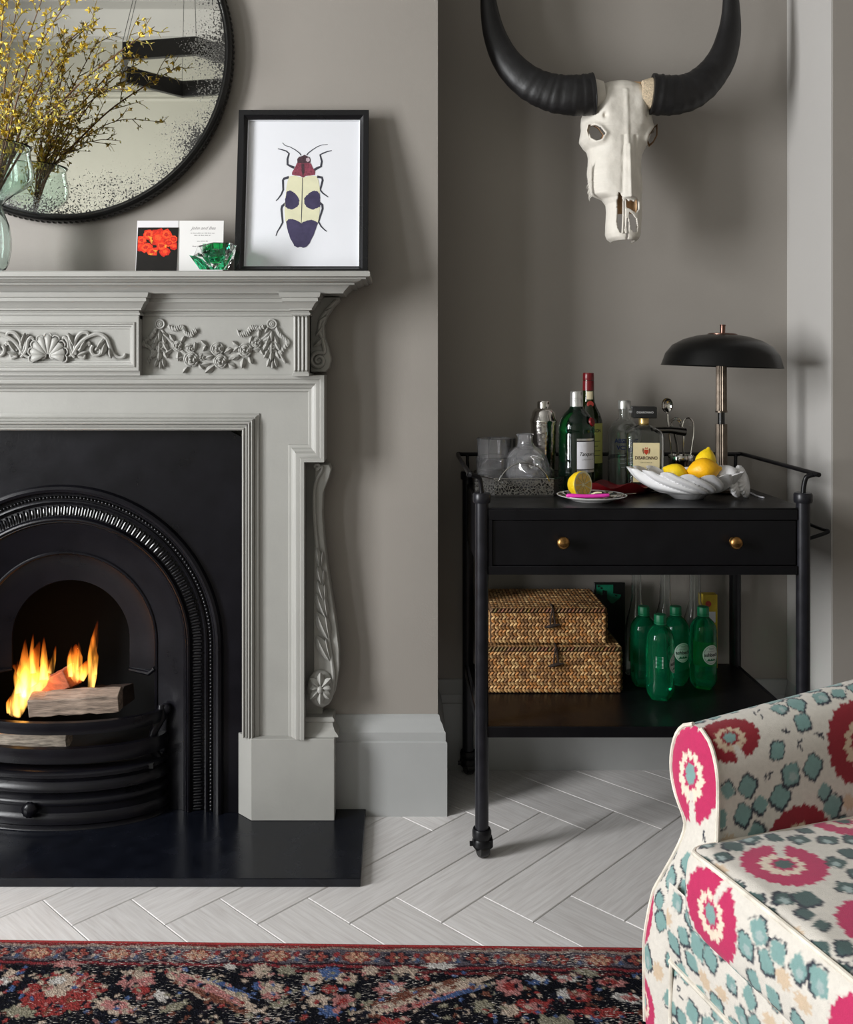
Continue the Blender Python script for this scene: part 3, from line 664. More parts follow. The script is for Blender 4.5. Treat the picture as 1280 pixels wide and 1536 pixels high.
def mirror_glass():
    m = bpy.data.materials.new('foxed_mirror'); m.use_nodes = True; nt = m.node_tree; N = nt.nodes; L = nt.links; b = N['Principled BSDF']
    b.inputs['Metallic'].default_value = 1.0
    tc = N.new('ShaderNodeTexCoord'); sub = N.new('ShaderNodeVectorMath'); sub.operation = 'SUBTRACT'; sub.inputs[1].default_value = (MC.x, MD+.006, MC.z); L.new(tc.outputs['Object'], sub.inputs[0])
    ln = N.new('ShaderNodeVectorMath'); ln.operation = 'LENGTH'; L.new(sub.outputs[0], ln.inputs[0])
    # how close to the rim, broken up by large noise
    n1 = N.new('ShaderNodeTexNoise'); n1.inputs['Scale'].default_value = 7; n1.inputs['Detail'].default_value = 3; L.new(tc.outputs['Object'], n1.inputs['Vector'])
    ed = N.new('ShaderNodeMapRange'); ed.inputs[1].default_value = MR-.19; ed.inputs[2].default_value = MR-.015; ed.inputs[3].default_value = -.25; ed.inputs[4].default_value = .17; L.new(ln.outputs['Value'], ed.inputs[0])
    a1 = N.new('ShaderNodeMath'); a1.operation = 'MULTIPLY_ADD'; a1.inputs[1].default_value = .60; a1.inputs[2].default_value = -.31; L.new(n1.outputs[0], a1.inputs[0])
    a2 = N.new('ShaderNodeMath'); a2.operation = 'ADD'; L.new(ed.outputs[0], a2.inputs[0]); L.new(a1.outputs[0], a2.inputs[1])
    n2 = N.new('ShaderNodeTexNoise'); n2.inputs['Scale'].default_value = 210; n2.inputs['Detail'].default_value = 3; n2.inputs['Roughness'].default_value = .65; L.new(tc.outputs['Object'], n2.inputs['Vector'])
    a3 = N.new('ShaderNodeMath'); a3.operation = 'ADD'; L.new(a2.outputs[0], a3.inputs[0]); L.new(n2.outputs[0], a3.inputs[1])
    th = N.new('ShaderNodeMapRange'); th.inputs[1].default_value = .58; th.inputs[2].default_value = .64; L.new(a3.outputs[0], th.inputs[0])
    mx = N.new('ShaderNodeMixRGB'); mx.inputs[1].default_value = (.86,.85,.79,1); mx.inputs[2].default_value = (.03,.028,.025,1); L.new(th.outputs[0], mx.inputs[0]); L.new(mx.outputs[0], b.inputs['Base Color'])
    rr = N.new('ShaderNodeMapRange'); rr.inputs[3].default_value = .015; rr.inputs[4].default_value = .6; L.new(th.outputs[0], rr.inputs[0]); L.new(rr.outputs[0], b.inputs['Roughness'])
    mt = N.new('ShaderNodeMapRange'); mt.inputs[3].default_value = 1; mt.inputs[4].default_value = .2; L.new(th.outputs[0], mt.inputs[0]); L.new(mt.outputs[0], b.inputs['Metallic'])
    return m
mb = MB(); mb.lathe([(MR-.0155,.0065),(.0001,.0065)], MC, 128, axis=(0,1,0)); mb.build('mirror_glass', mirror_glass(), mi, smooth=0)

# hexagonal pendant hanging in the room (seen in the mirror)
ML = 3.95; yp = 2*(MD+.0065) - ML; zp = PZ(104, ML); cxp = PX(283, ML)
pe = thing('pendant_light', (cxp, yp, zp), 'black hexagonal ring pendant on thin wires, seen in the mirror', 'pendant')
M_pend = mat('pendant_black', (.012, .012, .013), .45, var=.1)
hexr = .315
def hexp(r, rot=R(12)): return [(cxp + r*math.cos(rot+PI/3*k), yp + r*math.sin(rot+PI/3*k)) for k in range(6)]
mb = MB(); hp = hexp(hexr)
sweep(mb, [(0,zp-.035),(0,zp+.035),(-.022,zp+.035),(-.022,zp-.035),(0,zp-.035)], hp, ID, side=1, closed=True); mb.build('ring', M_pend, pe, smooth=0)
for k in range(0, 6, 1):
    MB().tube([(hp[k][0], hp[k][1], zp+.03), (cxp+(hp[k][0]-cxp)*.12, yp+(hp[k][1]-yp)*.12, ZC)], .0012, 6).build('wire', M_pend, pe)
MB().lathe([(.001,ZC-.03),(.06,ZC-.03),(.065,ZC)], (cxp, yp, 0), 24).build('ceiling_rose', M_pend, pe)

# ------------------------------------------------------------------ vase and forsythia
VD = 2.345; VX = PX(-11, VD)
M_vglass = mat('vase_glass', (.86, .95, .92), .02, trans=1, ior=1.45, bump=.03, bscale=25)
def vr(p): return p*VD/F
ztop = ZT
def vz(py): return PZ(py, VD)
po = [(18,404.5),(23,395),(26.5,375),(27,358),(24,338),(17,320),(14,311),(18,301),(30,291),(44,282),(54,273),(58,262),(57,248),(54,235),(53,224),(56,219)]
prof = [(.0005, ztop+.0008)] + [(vr(r), max(vz(y), ztop+.0008)) for r, y in po] + [(vr(r-2.4), vz(y)) for r, y in po[::-1][:-1]] + [(vr(16), ztop+.012), (.0005, ztop+.014)]
va = MB().lathe(prof, (VX, VD, 0), 48).build('vase', M_vglass, smooth=60)
tag(va, 'clear pale green glass vase with a waist, at the left end of the shelf', 'vase')
M_stem = mat('forsythia_bark', srgb(104, 74, 50), .7, var=.3, vscale=60, bump=.4, bscale=200)
M_twig = mat('green_twig', srgb(126, 108, 52), .65, var=.3, vscale=60)
M_blos = mat('forsythia_petal', srgb(240, 208, 78), .55, var=.25, vscale=120)
M_bud = mat('forsythia_bud', srgb(190, 180, 84), .6, var=.3, vscale=120)
rnd = random.Random(11)
def blossom(mb, c, dirv, s):
    dirv = dirv.normalized(); u = dirv.orthogonal().normalized(); v = dirv.cross(u); a0 = rnd.random()*6.28
    for k in range(4):
        a = a0 + k*PI/2; e = u*math.cos(a)+v*math.sin(a); sd = dirv.cross(e)
        fl = .5+.4*rnd.random()
        mid = c + dirv*s*.75 + e*s*.45*fl; tip = c + dirv*s*(1.0+.3*rnd.random()) + e*s*1.05*fl
        mb.add([c, mid+sd*s*.28, tip, mid-sd*s*.28], [(0,1,2),(0,2,3)])
def bud(mb, c, dirv, s):
    dirv = dirv.normalized(); u = dirv.orthogonal().normalized()*s*.32; v = dirv.cross(u).normalized()*s*.32; m = c+dirv*s*.55; t = c+dirv*s*1.3
    mb.add([c, m+u, m+v, m-u, m-v, t], [(0,2,1),(0,3,2),(0,4,3),(0,1,4),(5,1,2),(5,2,3),(5,3,4),(5,4,1)])
def branch(pts, r0, nb, bloom, label, twigs=9, tlen=45):
    """pts: (px, py, depth)"""
    j0 = rnd.uniform(-6,6); pts = [(-11+j0, 352, 2.345), (-11+j0*.7, 308, 2.345)] + list(pts[1:])
    path = bez([P(*p) for p in pts], 8); n = len(path)
    root = thing('forsythia_branch', path[0], label, 'branch', 'forsythia branches in the glass vase')
    MB().tube(path, [r0*(1-.75*i/n) for i in range(n)], 6).build('stem', M_stem, root)
    mt, mf, mbd = MB(), MB(), MB()
    segs = [(path, .38)]
    for k in range(twigs):
        i = int(n*(.36+.62*(k+rnd.random()*.8)/twigs)); i = min(i, n-2); a = path[i]
        t = (path[i+1]-path[i-1]).normalized(); sd = Vector((t.z, 0, -t.x))*(1 if k % 2 else -1)
        L = tlen*VD/F*(.45+.75*rnd.random())
        e = a + (t*.75+sd*(.35+.5*rnd.random())+Vector((0,-.25+.35*rnd.random(),.12))).normalized()*L
        if e.y > 2.435: e.y = 2.43 - .02*rnd.random()
        m_ = a.lerp(e, .5)+Vector((rnd.uniform(-1,1),0,rnd.uniform(-1,1)))*.006
        tp = bez([a, m_, e], 4); mt.tube(tp, [.0016*(1-.6*j/8) for j in range(len(tp))], 4); segs.append((tp, 0))
        for q in range(2):
            j = 2+int(rnd.random()*5); b_ = tp[j]; tt = (tp[-1]-tp[0]).normalized(); s2 = Vector((tt.z,0,-tt.x))*rnd.choice((-1,1))
            e2 = b_+(tt*.6+s2*.7+Vector((0,rnd.uniform(-.3,.2),0))).normalized()*L*.4
            if e2.y > 2.435: e2.y = 2.43
            t2 = [b_, b_.lerp(e2,.5)+Vector((.001,0,.002)), e2]; mt.tube(t2, [.0011,.0009,.0006], 4); segs.append((t2, 0))
    tot = sum(sum((s[i+1]-s[i]).length for i in range(len(s)-1)) for s, _ in segs)
    for s, st in segs:
        ln = sum((s[i+1]-s[i]).length for i in range(len(s)-1)); cnt = max(1, int(nb*ln/tot + rnd.random()))
        for q in range(cnt):
            f = st + (1-st)*rnd.random(); x = f*(len(s)-1); i = min(int(x), len(s)-2); c = s[i].lerp(s[i+1], x-i)
            dv = Vector((rnd.uniform(-1,1), rnd.uniform(-1,.5), rnd.uniform(-1,1)))
            if c.y > 2.425: dv.y = -abs(dv.y)
            if rnd.random() < bloom*.8: blossom(mf, c, dv, .0075+.0055*rnd.random())
            else: bud(mbd, c, dv, .0055+.004*rnd.random())
    mt.build('twigs', M_twig, root, stuff=True)
    if mf.v: mf.build('blossoms', M_blos, root, smooth=0, stuff=True)
    if mbd.v: mbd.build('buds', M_bud, root, smooth=0, stuff=True)
B = 'flowering forsythia branch '
branch([(-15,330,2.37),(28,235,2.37),(60,190,2.36),(120,125,2.35),(180,78,2.34),(215,52,2.33),(232,40,2.33)], .0036, 90, .42, 'longest forsythia branch, arching right across the black pendant reflection', 10, 50)
branch([(-20,330,2.38),(15,240,2.38),(45,205,2.385),(70,203,2.39),(108,208,2.40)], .0022, 16, .15, 'short low forsythia sprig pointing right above the vase rim', 3, 22)
branch([(-25,340,2.37),(20,235,2.36),(55,190,2.35),(95,172,2.34),(130,170,2.33)], .0024, 30, .3, 'slim forsythia branch ending level with the middle of the mirror', 5, 34)
branch([(-15,330,2.37),(24,230,2.36),(70,170,2.34),(130,135,2.33),(200,136,2.32)], .0026, 55, .35, 'forsythia branch bending flat to the right at mid height', 7, 40)
branch([(-20,330,2.37),(18,230,2.35),(50,150,2.33),(95,70,2.31),(150,27,2.30)], .0034, 95, .45, 'forsythia branch whose tip ends beside the upper cornice reflection', 9, 46)
branch([(-20,330,2.38),(12,225,2.36),(40,150,2.34),(90,95,2.33),(140,62,2.32)], .0030, 90, .45, 'forsythia branch rising at forty-five degrees below the topmost ones', 9, 44)
branch([(-22,330,2.36),(8,220,2.33),(35,120,2.30),(70,50,2.27),(110,-10,2.25)], .0036, 95, .5, 'thick forsythia branch leaving the top of the picture furthest right', 10, 48)
branch([(-24,330,2.37),(5,220,2.34),(20,130,2.32),(45,50,2.30),(70,-20,2.28)], .0034, 100, .5, 'thick upright forsythia branch leaving the top of the picture, second from right', 10, 50)
branch([(-24,330,2.38),(0,220,2.35),(8,120,2.33),(20,40,2.31),(35,-25,2.30)], .0032, 100, .5, 'upright forsythia branch near the left edge of the picture', 10, 50)
branch([(-26,330,2.36),(-6,215,2.32),(-2,110,2.29),(4,30,2.27),(6,-30,2.26)], .0032, 100, .5, 'forsythia branch hugging the left edge of the picture', 10, 48)
for i, (x1, y1, x2, y2, dd) in enumerate(((22,160,48,110,2.40),(36,175,86,120,2.30),(10,170,26,95,2.28),(30,190,110,150,2.40),(14,180,12,140,2.34),(40,170,64,88,2.36))):
    branch([(-24,330,2.38),(4+i*3,232,2.36),(x1,y1,(2.36+dd)/2),(x2,y2,dd)], .0022, 55, .35, 'thin forsythia side branch, ' + ('bent furthest back against the glass', 'curving out over the mirror centre', 'rising close along the left edge', 'leaning low to the right behind the bunch', 'short and straight above the vase mouth', 'climbing steeply between the thick branches')[i], 7, 42)

# ------------------------------------------------------------------ framed beetle print (leaning on the wall)
pf = thing('framed_print', P(452, 405, 2.395), 'black framed beetle print leaning against the wall on the mantel', 'picture')
FB, FT = Vector((0, 2.388, ZT+.0005)), Vector((0, 2.463, PZ(164, 2.458)))
fup = (FT-FB); FHt = fup.length; fup.normalize(); fn_ = Vector((1,0,0)).cross(fup) * 1.0   # points to camera?
if fn_.y > 0: fn_ = -fn_
fxl, fxr = PX(351, 2.39), PX(552, 2.39); fcx = (fxl+fxr)/2; FWd = fxr-fxl
def FP(u, v, h): return Vector((fcx, 0, 0)) + FB + Vector((u,0,0)) + fup*v + fn_*h     # u from centre, v from bottom, h proud
fw = .0235; pth = [(-FWd/2,0),(FWd/2,0),(FWd/2,FHt),(-FWd/2,FHt)]
mb = MB(); sweep(mb, [(0,-.022),(0,.0),(.001,.001),(.014,.001),(.0155,-.001),(.022,-.006),(fw,-.007),(fw,-.018)], pth, FP, side=-1, closed=True)
mb.build('picture_frame', mat('frame_black', (.006,.006,.007), .28, var=.1, rvar=.06), pf, smooth=30)
M_paper = mat('print_paper', srgb(232, 233, 238), .6, var=.01)
MB().add([FP(-FWd/2+.01,.01,-.017), FP(FWd/2-.01,.01,-.017), FP(FWd/2-.01,FHt-.01,-.017), FP(-FWd/2+.01,FHt-.01,-.017)], [(0,1,2,3)]).build('print_sheet', M_paper, pf, smooth=0)
mb = MB(); sweep(mb, [(fw-.0005,-.0095),(fw+.0018,-.0165)], pth, FP, side=-1, closed=True); mb.build('slip', mat('white_slip', srgb(225,226,230), .5, var=.01), pf, smooth=0)
fs = FHt/(405-164)         # metres per photo pixel on the sheet
def BP(x, y, h=0): return FP((x-450.5)*fs*.985, (405-y)*fs, -.0166+h)
bt = bpy.data.objects.new('beetle_print', None); COL.objects.link(bt); bt.location = BP(450, 300); setpar(bt, pf)
def C2(x, y): return (400+x*.1172, 200+y*.1172)       # from the detail view of the beetle (853 px wide = 100 px)
def flat(name, pts, m, h=.0002, jag=0, seed=1):
    pts = [C2(*p) for p in pts]
    if jag:
        rj = random.Random(seed); o = []
        for i in range(len(pts)):
            a, b_ = pts[i], pts[(i+1) % len(pts)]
            for k in range(4): o.append((a[0]+(b_[0]-a[0])*k/4+rj.uniform(-jag,jag), a[1]+(b_[1]-a[1])*k/4+rj.uniform(-jag,jag)))
        pts = o
    mb = MB(); mb.add([BP(x, y, h) for x, y in pts], [tuple(range(len(pts)))]); return mb.build(name, m, bt, smooth=0)
M_cream = mat('ink_cream', srgb(222, 219, 186), .6, var=.05, vscale=40); M_ink = mat('ink_indigo', srgb(62, 56, 86), .55, var=.2, vscale=60)
M_inkb = mat('ink_black', srgb(58, 58, 68), .6, var=.15, vscale=80); M_inkr = mat('ink_crimson', srgb(132, 62, 78), .55, var=.45, vscale=260)
M_inkd = mat('ink_dark_red', srgb(70, 48, 56), .55, var=.3, vscale=200)
flat('wing_cases', [(262,510),(330,500),(420,528),(510,500),(590,508),(618,560),(634,660),(640,800),(640,920),(628,1040),(606,1130),(560,1260),(520,1350),(480,1395),(440,1402),(412,1392),(380,1402),(340,1380),(290,1290),(250,1180),(222,1060),(210,940),(214,800),(226,660),(240,570)], M_cream, .00015)
flat('wing_spot', [(236,700),(270,690),(300,700),(340,730),(372,770),(388,820),(380,870),(350,905),(300,928),(250,918),(216,890),(214,800),(224,730)], M_ink, .0003, .5)
flat('wing_spot', [(612,700),(568,692),(520,710),(480,750),(448,790),(446,840),(470,890),(510,915),(555,930),(600,912),(640,890),(640,800),(632,730)], M_ink, .0003, .5)
flat('wing_tip', [(234,1078),(260,1050),(300,1045),(350,1060),(400,1085),(415,1110),(430,1085),(490,1065),(540,1055),(580,1070),(618,1090),(606,1130),(560,1260),(520,1350),(480,1395),(440,1402),(412,1392),(380,1402),(340,1380),(290,1290),(250,1180)], M_ink, .0003, .35)
flat('pronotum', [(350,340),(430,330),(520,345),(545,400),(575,450),(572,490),(520,500),(460,505),(428,528),(390,505),(330,500),(292,490),(292,460),(325,400)], M_inkr, .0003)
flat('head', [(352,290),(375,262),(415,252),(440,235),(470,252),(505,268),(516,300),(514,338),(440,345),(355,340)], M_inkd, .0004)
flat('eye', [(462,282),(490,272),(508,290),(505,318),(480,328),(460,312)], mat('ink_eye', srgb(190,170,178), .5, var=.2, vscale=200), .0006)
flat('pronotum_stripe', [(405,350),(440,350),(446,440),(428,520),(408,440)], M_inkd, .0005)
flat('wing_seam', [(418,530),(426,530),(424,900),(418,1110),(412,1110),(414,900)], M_inkb, .0004)
def ink(name, pts, w0, w1):
    pp = [C2(*p) for p in pts]; mb = MB(); n = len(pp); L_ = []; R_ = []
    for i, (x, y) in enumerate(pp):
        a, b_ = pp[max(i-1,0)], pp[min(i+1,n-1)]; dx, dy = b_[0]-a[0], b_[1]-a[1]; l = math.hypot(dx,dy); w_ = (w0+(w1-w0)*i/(n-1))
        L_.append(BP(x-dy/l*w_, y+dx/l*w_, .00012)); R_.append(BP(x+dy/l*w_, y-dx/l*w_, .00012))
    mb.loft([L_, R_]); return mb.build(name, M_inkb, bt, smooth=0)
ink('antenna', [(400,245),(380,215),(330,175),(260,135),(200,118),(165,82)], .8, .35); ink('antenna', [(468,240),(490,210),(540,170),(600,130),(660,108),(725,104)], .8, .35)
for nm, pts in (('leg', [(318,400),(280,385),(235,360),(232,290),(250,220),(215,188),(160,170),(112,158)]), ('leg', [(560,430),(610,400),(645,385),(655,320),(632,235),(670,215),(720,195),(775,182)]),
                ('leg', [(255,520),(195,540),(182,560),(188,680),(165,740),(130,790),(104,818)]), ('leg', [(600,515),(660,525),(668,560),(640,680),(670,720),(710,750),(740,772)]),
                ('leg', [(222,850),(180,885),(172,920),(190,1090),(160,1150),(130,1200),(112,1255)]), ('leg', [(635,845),(668,870),(672,920),(625,1080),(660,1140),(700,1180),(728,1200)])):
    ink(nm, pts, 1.9, .6)

# ------------------------------------------------------------------ cards on the mantel
def card(px0, px1, pyt, d0, lean, thick, name, label):
    b0 = Vector((0, d0, ZT+.0004)); t0 = Vector((0, d0+lean, PZ(pyt, d0+lean))); up = t0-b0; hh = up.length; up.normalize(); nn = Vector((0,-up.z, up.y))
    xl, xr = PX(px0, d0), PX(px1, d0); cxx = (xl+xr)/2; ww = xr-xl
    fp = lambda u, v, h: Vector((cxx+u,0,0))+b0+up*v+nn*h
    root = thing(name, fp(0,0,0), label, 'card'); return root, fp, ww, hh
fc, fp, cw, ch = card(203, 265.5, 331, 2.405, .018, .001, 'photo_card', 'small photo card of red roses on black, propped on the mantel')
M_card = mat('card_white', srgb(222, 219, 222), .55, var=.01)
def cardbox(fp, w_, h_, t, name, m, root):
    mb = MB(); mb.add([fp(-w_/2,0,-t),fp(w_/2,0,-t),fp(w_/2,h_,-t),fp(-w_/2,h_,-t),fp(-w_/2,0,0),fp(w_/2,0,0),fp(w_/2,h_,0),fp(-w_/2,h_,0)], [(0,3,2,1),(4,5,6,7),(0,1,5,4),(1,2,6,5),(2,3,7,6),(3,0,4,7)]); return mb.build(name, m, root, smooth=0)
cardbox(fp, cw, ch, .0012, 'card_sheet', M_card, fc)
s = ch/(406-331); q = lambda x, y, h=.0002: fp((x-234)*s, (406-y)*s, h)
MB().add([q(206.5,407),q(261.5,407),q(262.5,340.5),q(207.5,340.5)], [(0,1,2,3)]).build('photo', mat('photo_black', srgb(20,17,17), .3, var=.3, vscale=50), fc, smooth=0)
reds = [mat('photo_red_%d' % i, srgb(*c_), .35, var=.25, vscale=300) for i, c_ in enumerate(((226,52,28),(240,84,40),(198,36,24)))]; M_pyel = mat('photo_yellow', srgb(226,150,50), .4, var=.2, vscale=200)
rr_ = random.Random(3); lay = .0003
for (x, y, r) in ((236,354,13),(222,350,8),(213,358,7),(212,367,7),(219,368,8),(228,374,7.5),(245,374,7.5),(246,350,8),(256,357,6),(257,366,6),(250,362,6),(240,366,8)):
    for k in range(3):
        rk = r*(1-.3*k); n = 14; lay += .00002
        pts = [(x+rr_.uniform(-.8,.8)+rk*(1+.22*rr_.uniform(-1,1))*math.cos(2*PI*i/n), y+.85*rk*(1+.22*rr_.uniform(-1,1))*math.sin(2*PI*i/n)) for i in range(n)]
        pts = [(min(max(px_,208),261), py_) for px_, py_ in pts]
        MB().add([q(a, b_, lay) for a, b_ in pts], [tuple(range(n))]).build('printed_rose', reds[(k+int(x)) % 3], fc, smooth=0)
for (x, y, a, l) in ((221,352,1.0,9),(224,356,1.2,8),(229,372,.6,5),(245,364,1.4,5),(222,377,.3,6)):
    lay += .00002; MB().add([q(x,y,lay), q(x+l*math.cos(a)-1.5, y+l*math.sin(a)*.5+1, lay), q(x+l*math.cos(a), y+l*math.sin(a), lay), q(x+l*math.cos(a)+1.5, y+l*math.sin(a)*.5-1.5, lay)], [(0,1,2,3)]).build('printed_bud', M_pyel, fc, smooth=0)
mb = MB(); pth = [(225,404),(226,401),(228,400.5),(230,401.5)]
mb.loft([[q(x,y-.5,.0003) for x, y in pth],[q(x,y+.5,.0003) for x, y in pth]]); mb.build('printed_glint', M_card, fc, smooth=0)
ic, fp, cw, ch = card(267, 334, 331, 2.408, .016, .004, 'invitation_card', 'white invitation card with grey script, propped beside the rose photo card')
cardbox(fp, cw, ch, .005, 'card_sheet', mat('invitation_white', srgb(228,226,224), .6, var=.01), ic)
s = ch/(406-331); q2 = lambda x, y, h=.0003: fp((x-300.5)*s, (406-y)*s, h)
M_script = mat('script_ink', srgb(150,146,146), .6, var=.1)
mb = MB(); text(mb, 'John and Bea', 6.2*s, lambda u, v: q2(303+u/s, 341.5-v/s), shear=.45, bold=-.0004*0); mb.build('script_line', M_script, ic, smooth=0)
for (x0_, x1_, y_) in ((286,318,348.5),(291,313,351.5),(295,308,359.6),(289,300,366.5)):
    k = 0; x = x0_
    while x < x1_:
        wl_ = rr_.uniform(2, 5); mb = MB(); n = 6
        top = [q2(x+wl_*i/n, y_-.5+rr_.uniform(-.5,.4)) for i in range(n+1)]; bot = [q2(x+wl_*i/n, y_+.2+rr_.uniform(0,.3)) for i in range(n+1)]
        mb.loft([top, bot]); mb.build('script_stroke', M_script, ic, smooth=0); x += wl_+1
# faceted green crystal
M_green = mat('green_crystal', (.05, .72, .33), .0, trans=1, ior=1.5, var=.02)
M_clearc = mat('clear_crystal', (.95, .97, .96), .0, trans=1, ior=1.5, var=.01)
cr = thing('crystal_bowl', P(322, 405, 2.345), 'faceted emerald green crystal bowl tipped in front of the invitation card', 'bowl')
cc = P(323, 386, 2.345)
def cpt(x, y, dz): return P(x, y, 2.345+dz*2.345/F)
# outer clear cut block: irregular faceted tub, green bowl sunk in it
ring_t = [(297,369,-18),(320,363.5,-26),(345,364,-18),(355,368,0),(349,366,22),(325,365,28),(300,368,16)]
ring_m = [(290,384,-10),(312,386,-28),(344,384,-22),(352,384,0),(347,384,20),(320,385,26),(296,384,14)]
ring_b = [(311,404.6,-10),(320,404.6,-16),(336,404.6,-14),(342,404.6,0),(338,404.6,12),(322,404.6,15),(311,404.6,8)]
mb = MB(); mb.loft([[cpt(*p) for p in ring_b],[cpt(*p) for p in ring_m],[cpt(*p) for p in ring_t]], True, True, False)
cav = [[(297+ (p[0]-297)*1, p[1], p[2]) for p in ring_t]]
inner = [[cpt(323+(p[0]-323)*k, p[1]+dy, p[2]*k) for p in ring_t] for k, dy in ((1,0),(.9,1.5),(.72,11),(.42,20),(.12,24))]
mb.loft(inner, True, False, True); mb.build('cut_body', M_clearc, cr, smooth=0)
mb = MB(); rows = [[cpt(324+20*k*math.cos(a), 365.5+dy, 21*k*math.sin(a)) for a in [2*PI*i/10 for i in range(10)]] for k, dy in ((1,0),(.97,8),(.80,17),(.5,25),(.15,28))]
rows += [[cpt(324+20*k*math.cos(a), 365.5+dy, 21*k*math.sin(a)) for a in [2*PI*i/10 for i in range(10)]] for k, dy in ((.12,24),(.42,20),(.70,13),(.86,6),(.9,0))]
mb.loft(rows, True, loop=True); mb.build('bowl_lining', M_green, cr, smooth=20)
mb = MB(); mb.loft([[cpt(284,383,-12),cpt(292,384,-24),cpt(304,389,-22),cpt(296,385,-8)],[cpt(300,404.4,-12),cpt(306,404.4,-20),cpt(316,404.4,-18),cpt(310,404.4,-8)]], True, True, True); mb.build('cut_corner', M_green, cr, smooth=0)
# ------------------------------------------------------------------ buffalo skull on the wall
sk = thing('buffalo_skull', P(935, 240, 2.72), 'white buffalo skull with black curved horns mounted on the grey wall', 'skull')
SD = 2.60
# outline in photo pixels: y, left x, right x, front depth offset (m, + = towards the camera)
OUT = [(116.5,922,950,.000),(118,908,962,.010),(122,899,972,.020),(130,893,979,.030),(142,889,984,.036),(156,884,985,.040),(168,879,985,.044),(178,878,987,.046),(188,878,988,.048),(198,876,985,.050),(206,875,983,.052),(214,880,978,.053),(220,886,972,.054),(230,888,968,.055),(242,887,966,.056),(256,885,965,.058),(270,885.5,966,.060),(282,887,966,.061),(292,890,964,.062),(298,905,963,.062),(306,911,964,.062),(316,912,964,.061),(328,911.5,964,.060),(340,911,963.5,.058),(350,911,963,.056),(357,914,961,.053),(362,922,955,.048)]
ys = np.array([o[0] for o in OUT]); NL, NU = 170, 96
from math import cos as mc, sin as ms
EYE_L = [(882,196),(884,188),(890,188),(898,193),(905,203),(900,212),(893,214),(885,208)]
EYE_R = [(986,187),(981,192),(974,202),(971,212),(974,219),(980,214),(986,203)]
NOS_L = [(924,292),(928,302),(931,307),(934,322),(934,340),(931,350),(927,352),(923,345),(921,332),(922,318),(921,306)]
NOS_R = [(940,322),(944,324),(951,331),(954,342),(953,350),(947,351),(942,346),(940,336)]
NOS_C = [(926,291),(929,304),(932,306),(935,302),(938,306),(943,304),(948,306),(951,300),(955,304),(956,316),(950,322),(942,318),(934,314),(926,320),(921,314),(922,300)]
GAP = [(936,330),(938,330),(938.6,345),(938.5,366),(935.5,366),(936,345)]
def inside(x, y, poly):
    c = False; n = len(poly); j = n-1
    for i in range(n):
        xi, yi = poly[i]; xj, yj = poly[j]
        if (yi > y) != (yj > y) and x < (xj-xi)*(y-yi)/(yj-yi)+xi: c = not c
        j = i
    return c
def pdist(x, y, poly):
    best = 1e9
    for i in range(len(poly)):
        ax, ay = poly[i]; bx, by = poly[(i+1) % len(poly)]; dx, dy = bx-ax, by-ay
        t = max(0, min(1, ((x-ax)*dx+(y-ay)*dy)/(dx*dx+dy*dy))); best = min(best, math.hypot(x-ax-t*dx, y-ay-t*dy))
    return best
mb = MB(); grid = []
jr = random.Random(9); jag = [jr.uniform(-1, 1) for _ in range(NL+1)]
for i in range(NL+1):
    y = 116.5 + (362-116.5)*i/NL
    l, r, fo = (float(np.interp(y, ys, [o[k] for o in OUT])) for k in (1,2,3))
    l += .5*jag[i]*(1 if 248 < y < 297 else 0)
    cxs, hw = (l+r)/2, (r-l)/2; row = []
    depth = .085 if y < 215 else .085-.03*min(1,(y-215)/80)
    for j in range(NU+1):
        th = PI*(-.62 + 1.24*j/NU); sx_ = ms(th)
        e = .85
        u = math.copysign(abs(sx_)**e, sx_) if abs(th) < PI/2 else math.copysign(1-(1-abs(sx_))*.8, sx_)
        x = cxs + hw*u; back = depth*(1-mc(th)) if abs(th) < PI/2 else depth*(1-mc(th))
        h = fo - back
        # relief: brow ridges, suture, nasal bones, socket rims
        for poly in (EYE_L, EYE_R):
            dd = pdist(x, y, poly); h += .010*math.exp(-(dd/5.0)**2)
        mid = 938.0 if y < 220 else 940
        h += .0035*math.exp(-((x-mid)/2.2)**2)*(1 if y > 135 else 0)*(1 if y < 300 else 0)
        if 205 < y < 300: h += .012*math.exp(-((x-941)/10.0)**2)*min(1,(y-205)/40) - .004*math.exp(-((x-(931-(y-230)*.04))/1.8)**2) - .004*math.exp(-((x-(951+(y-230)*.02))/1.8)**2)
        if y < 190: h += .010*math.exp(-((x-906)/14.0)**2-((y-150)/30.0)**2) + .010*math.exp(-((x-966)/12.0)**2-((y-150)/30.0)**2)
        for (hx_, hy_) in ((906,175),(970,173)): h -= .012*math.exp(-((x-hx_)/2.4)**2-((y-hy_)/4.0)**2)
        h += .0016*mnoise.noise(Vector((x*.09, y*.09, 1.7)))
        p = P(x, y, SD); p.y = SD + .02 - h; row.append((p, x, y))
    grid.append(row)
vid = {}
for i, row in enumerate(grid):
    for j, (p, x, y) in enumerate(row): vid[(i,j)] = len(mb.v); mb.v.append(tuple(p))
for i in range(NL):
    for j in range(NU):
        x = sum(grid[a][b][1] for a in (i,i+1) for b in (j,j+1))/4; y = sum(grid[a][b][2] for a in (i,i+1) for b in (j,j+1))/4
        thf = abs(-.62+1.24*(j+.5)/NU)
        if thf < .5 and any(inside(x, y, q_) for q_ in (EYE_L, NOS_C, NOS_L, NOS_R, GAP)): continue
        if thf < .56 and inside(x, y, EYE_R): continue
        mb.f.append((vid[(i,j)], vid[(i,j+1)], vid[(i+1,j+1)], vid[(i+1,j)]))
M_bone = mat('bleached_bone', srgb(222, 216, 205), .6, var=.06, vscale=30, bump=.35, bscale=110)
mb.build('cranium', M_bone, sk, smooth=60, solid=.006, sub=1)
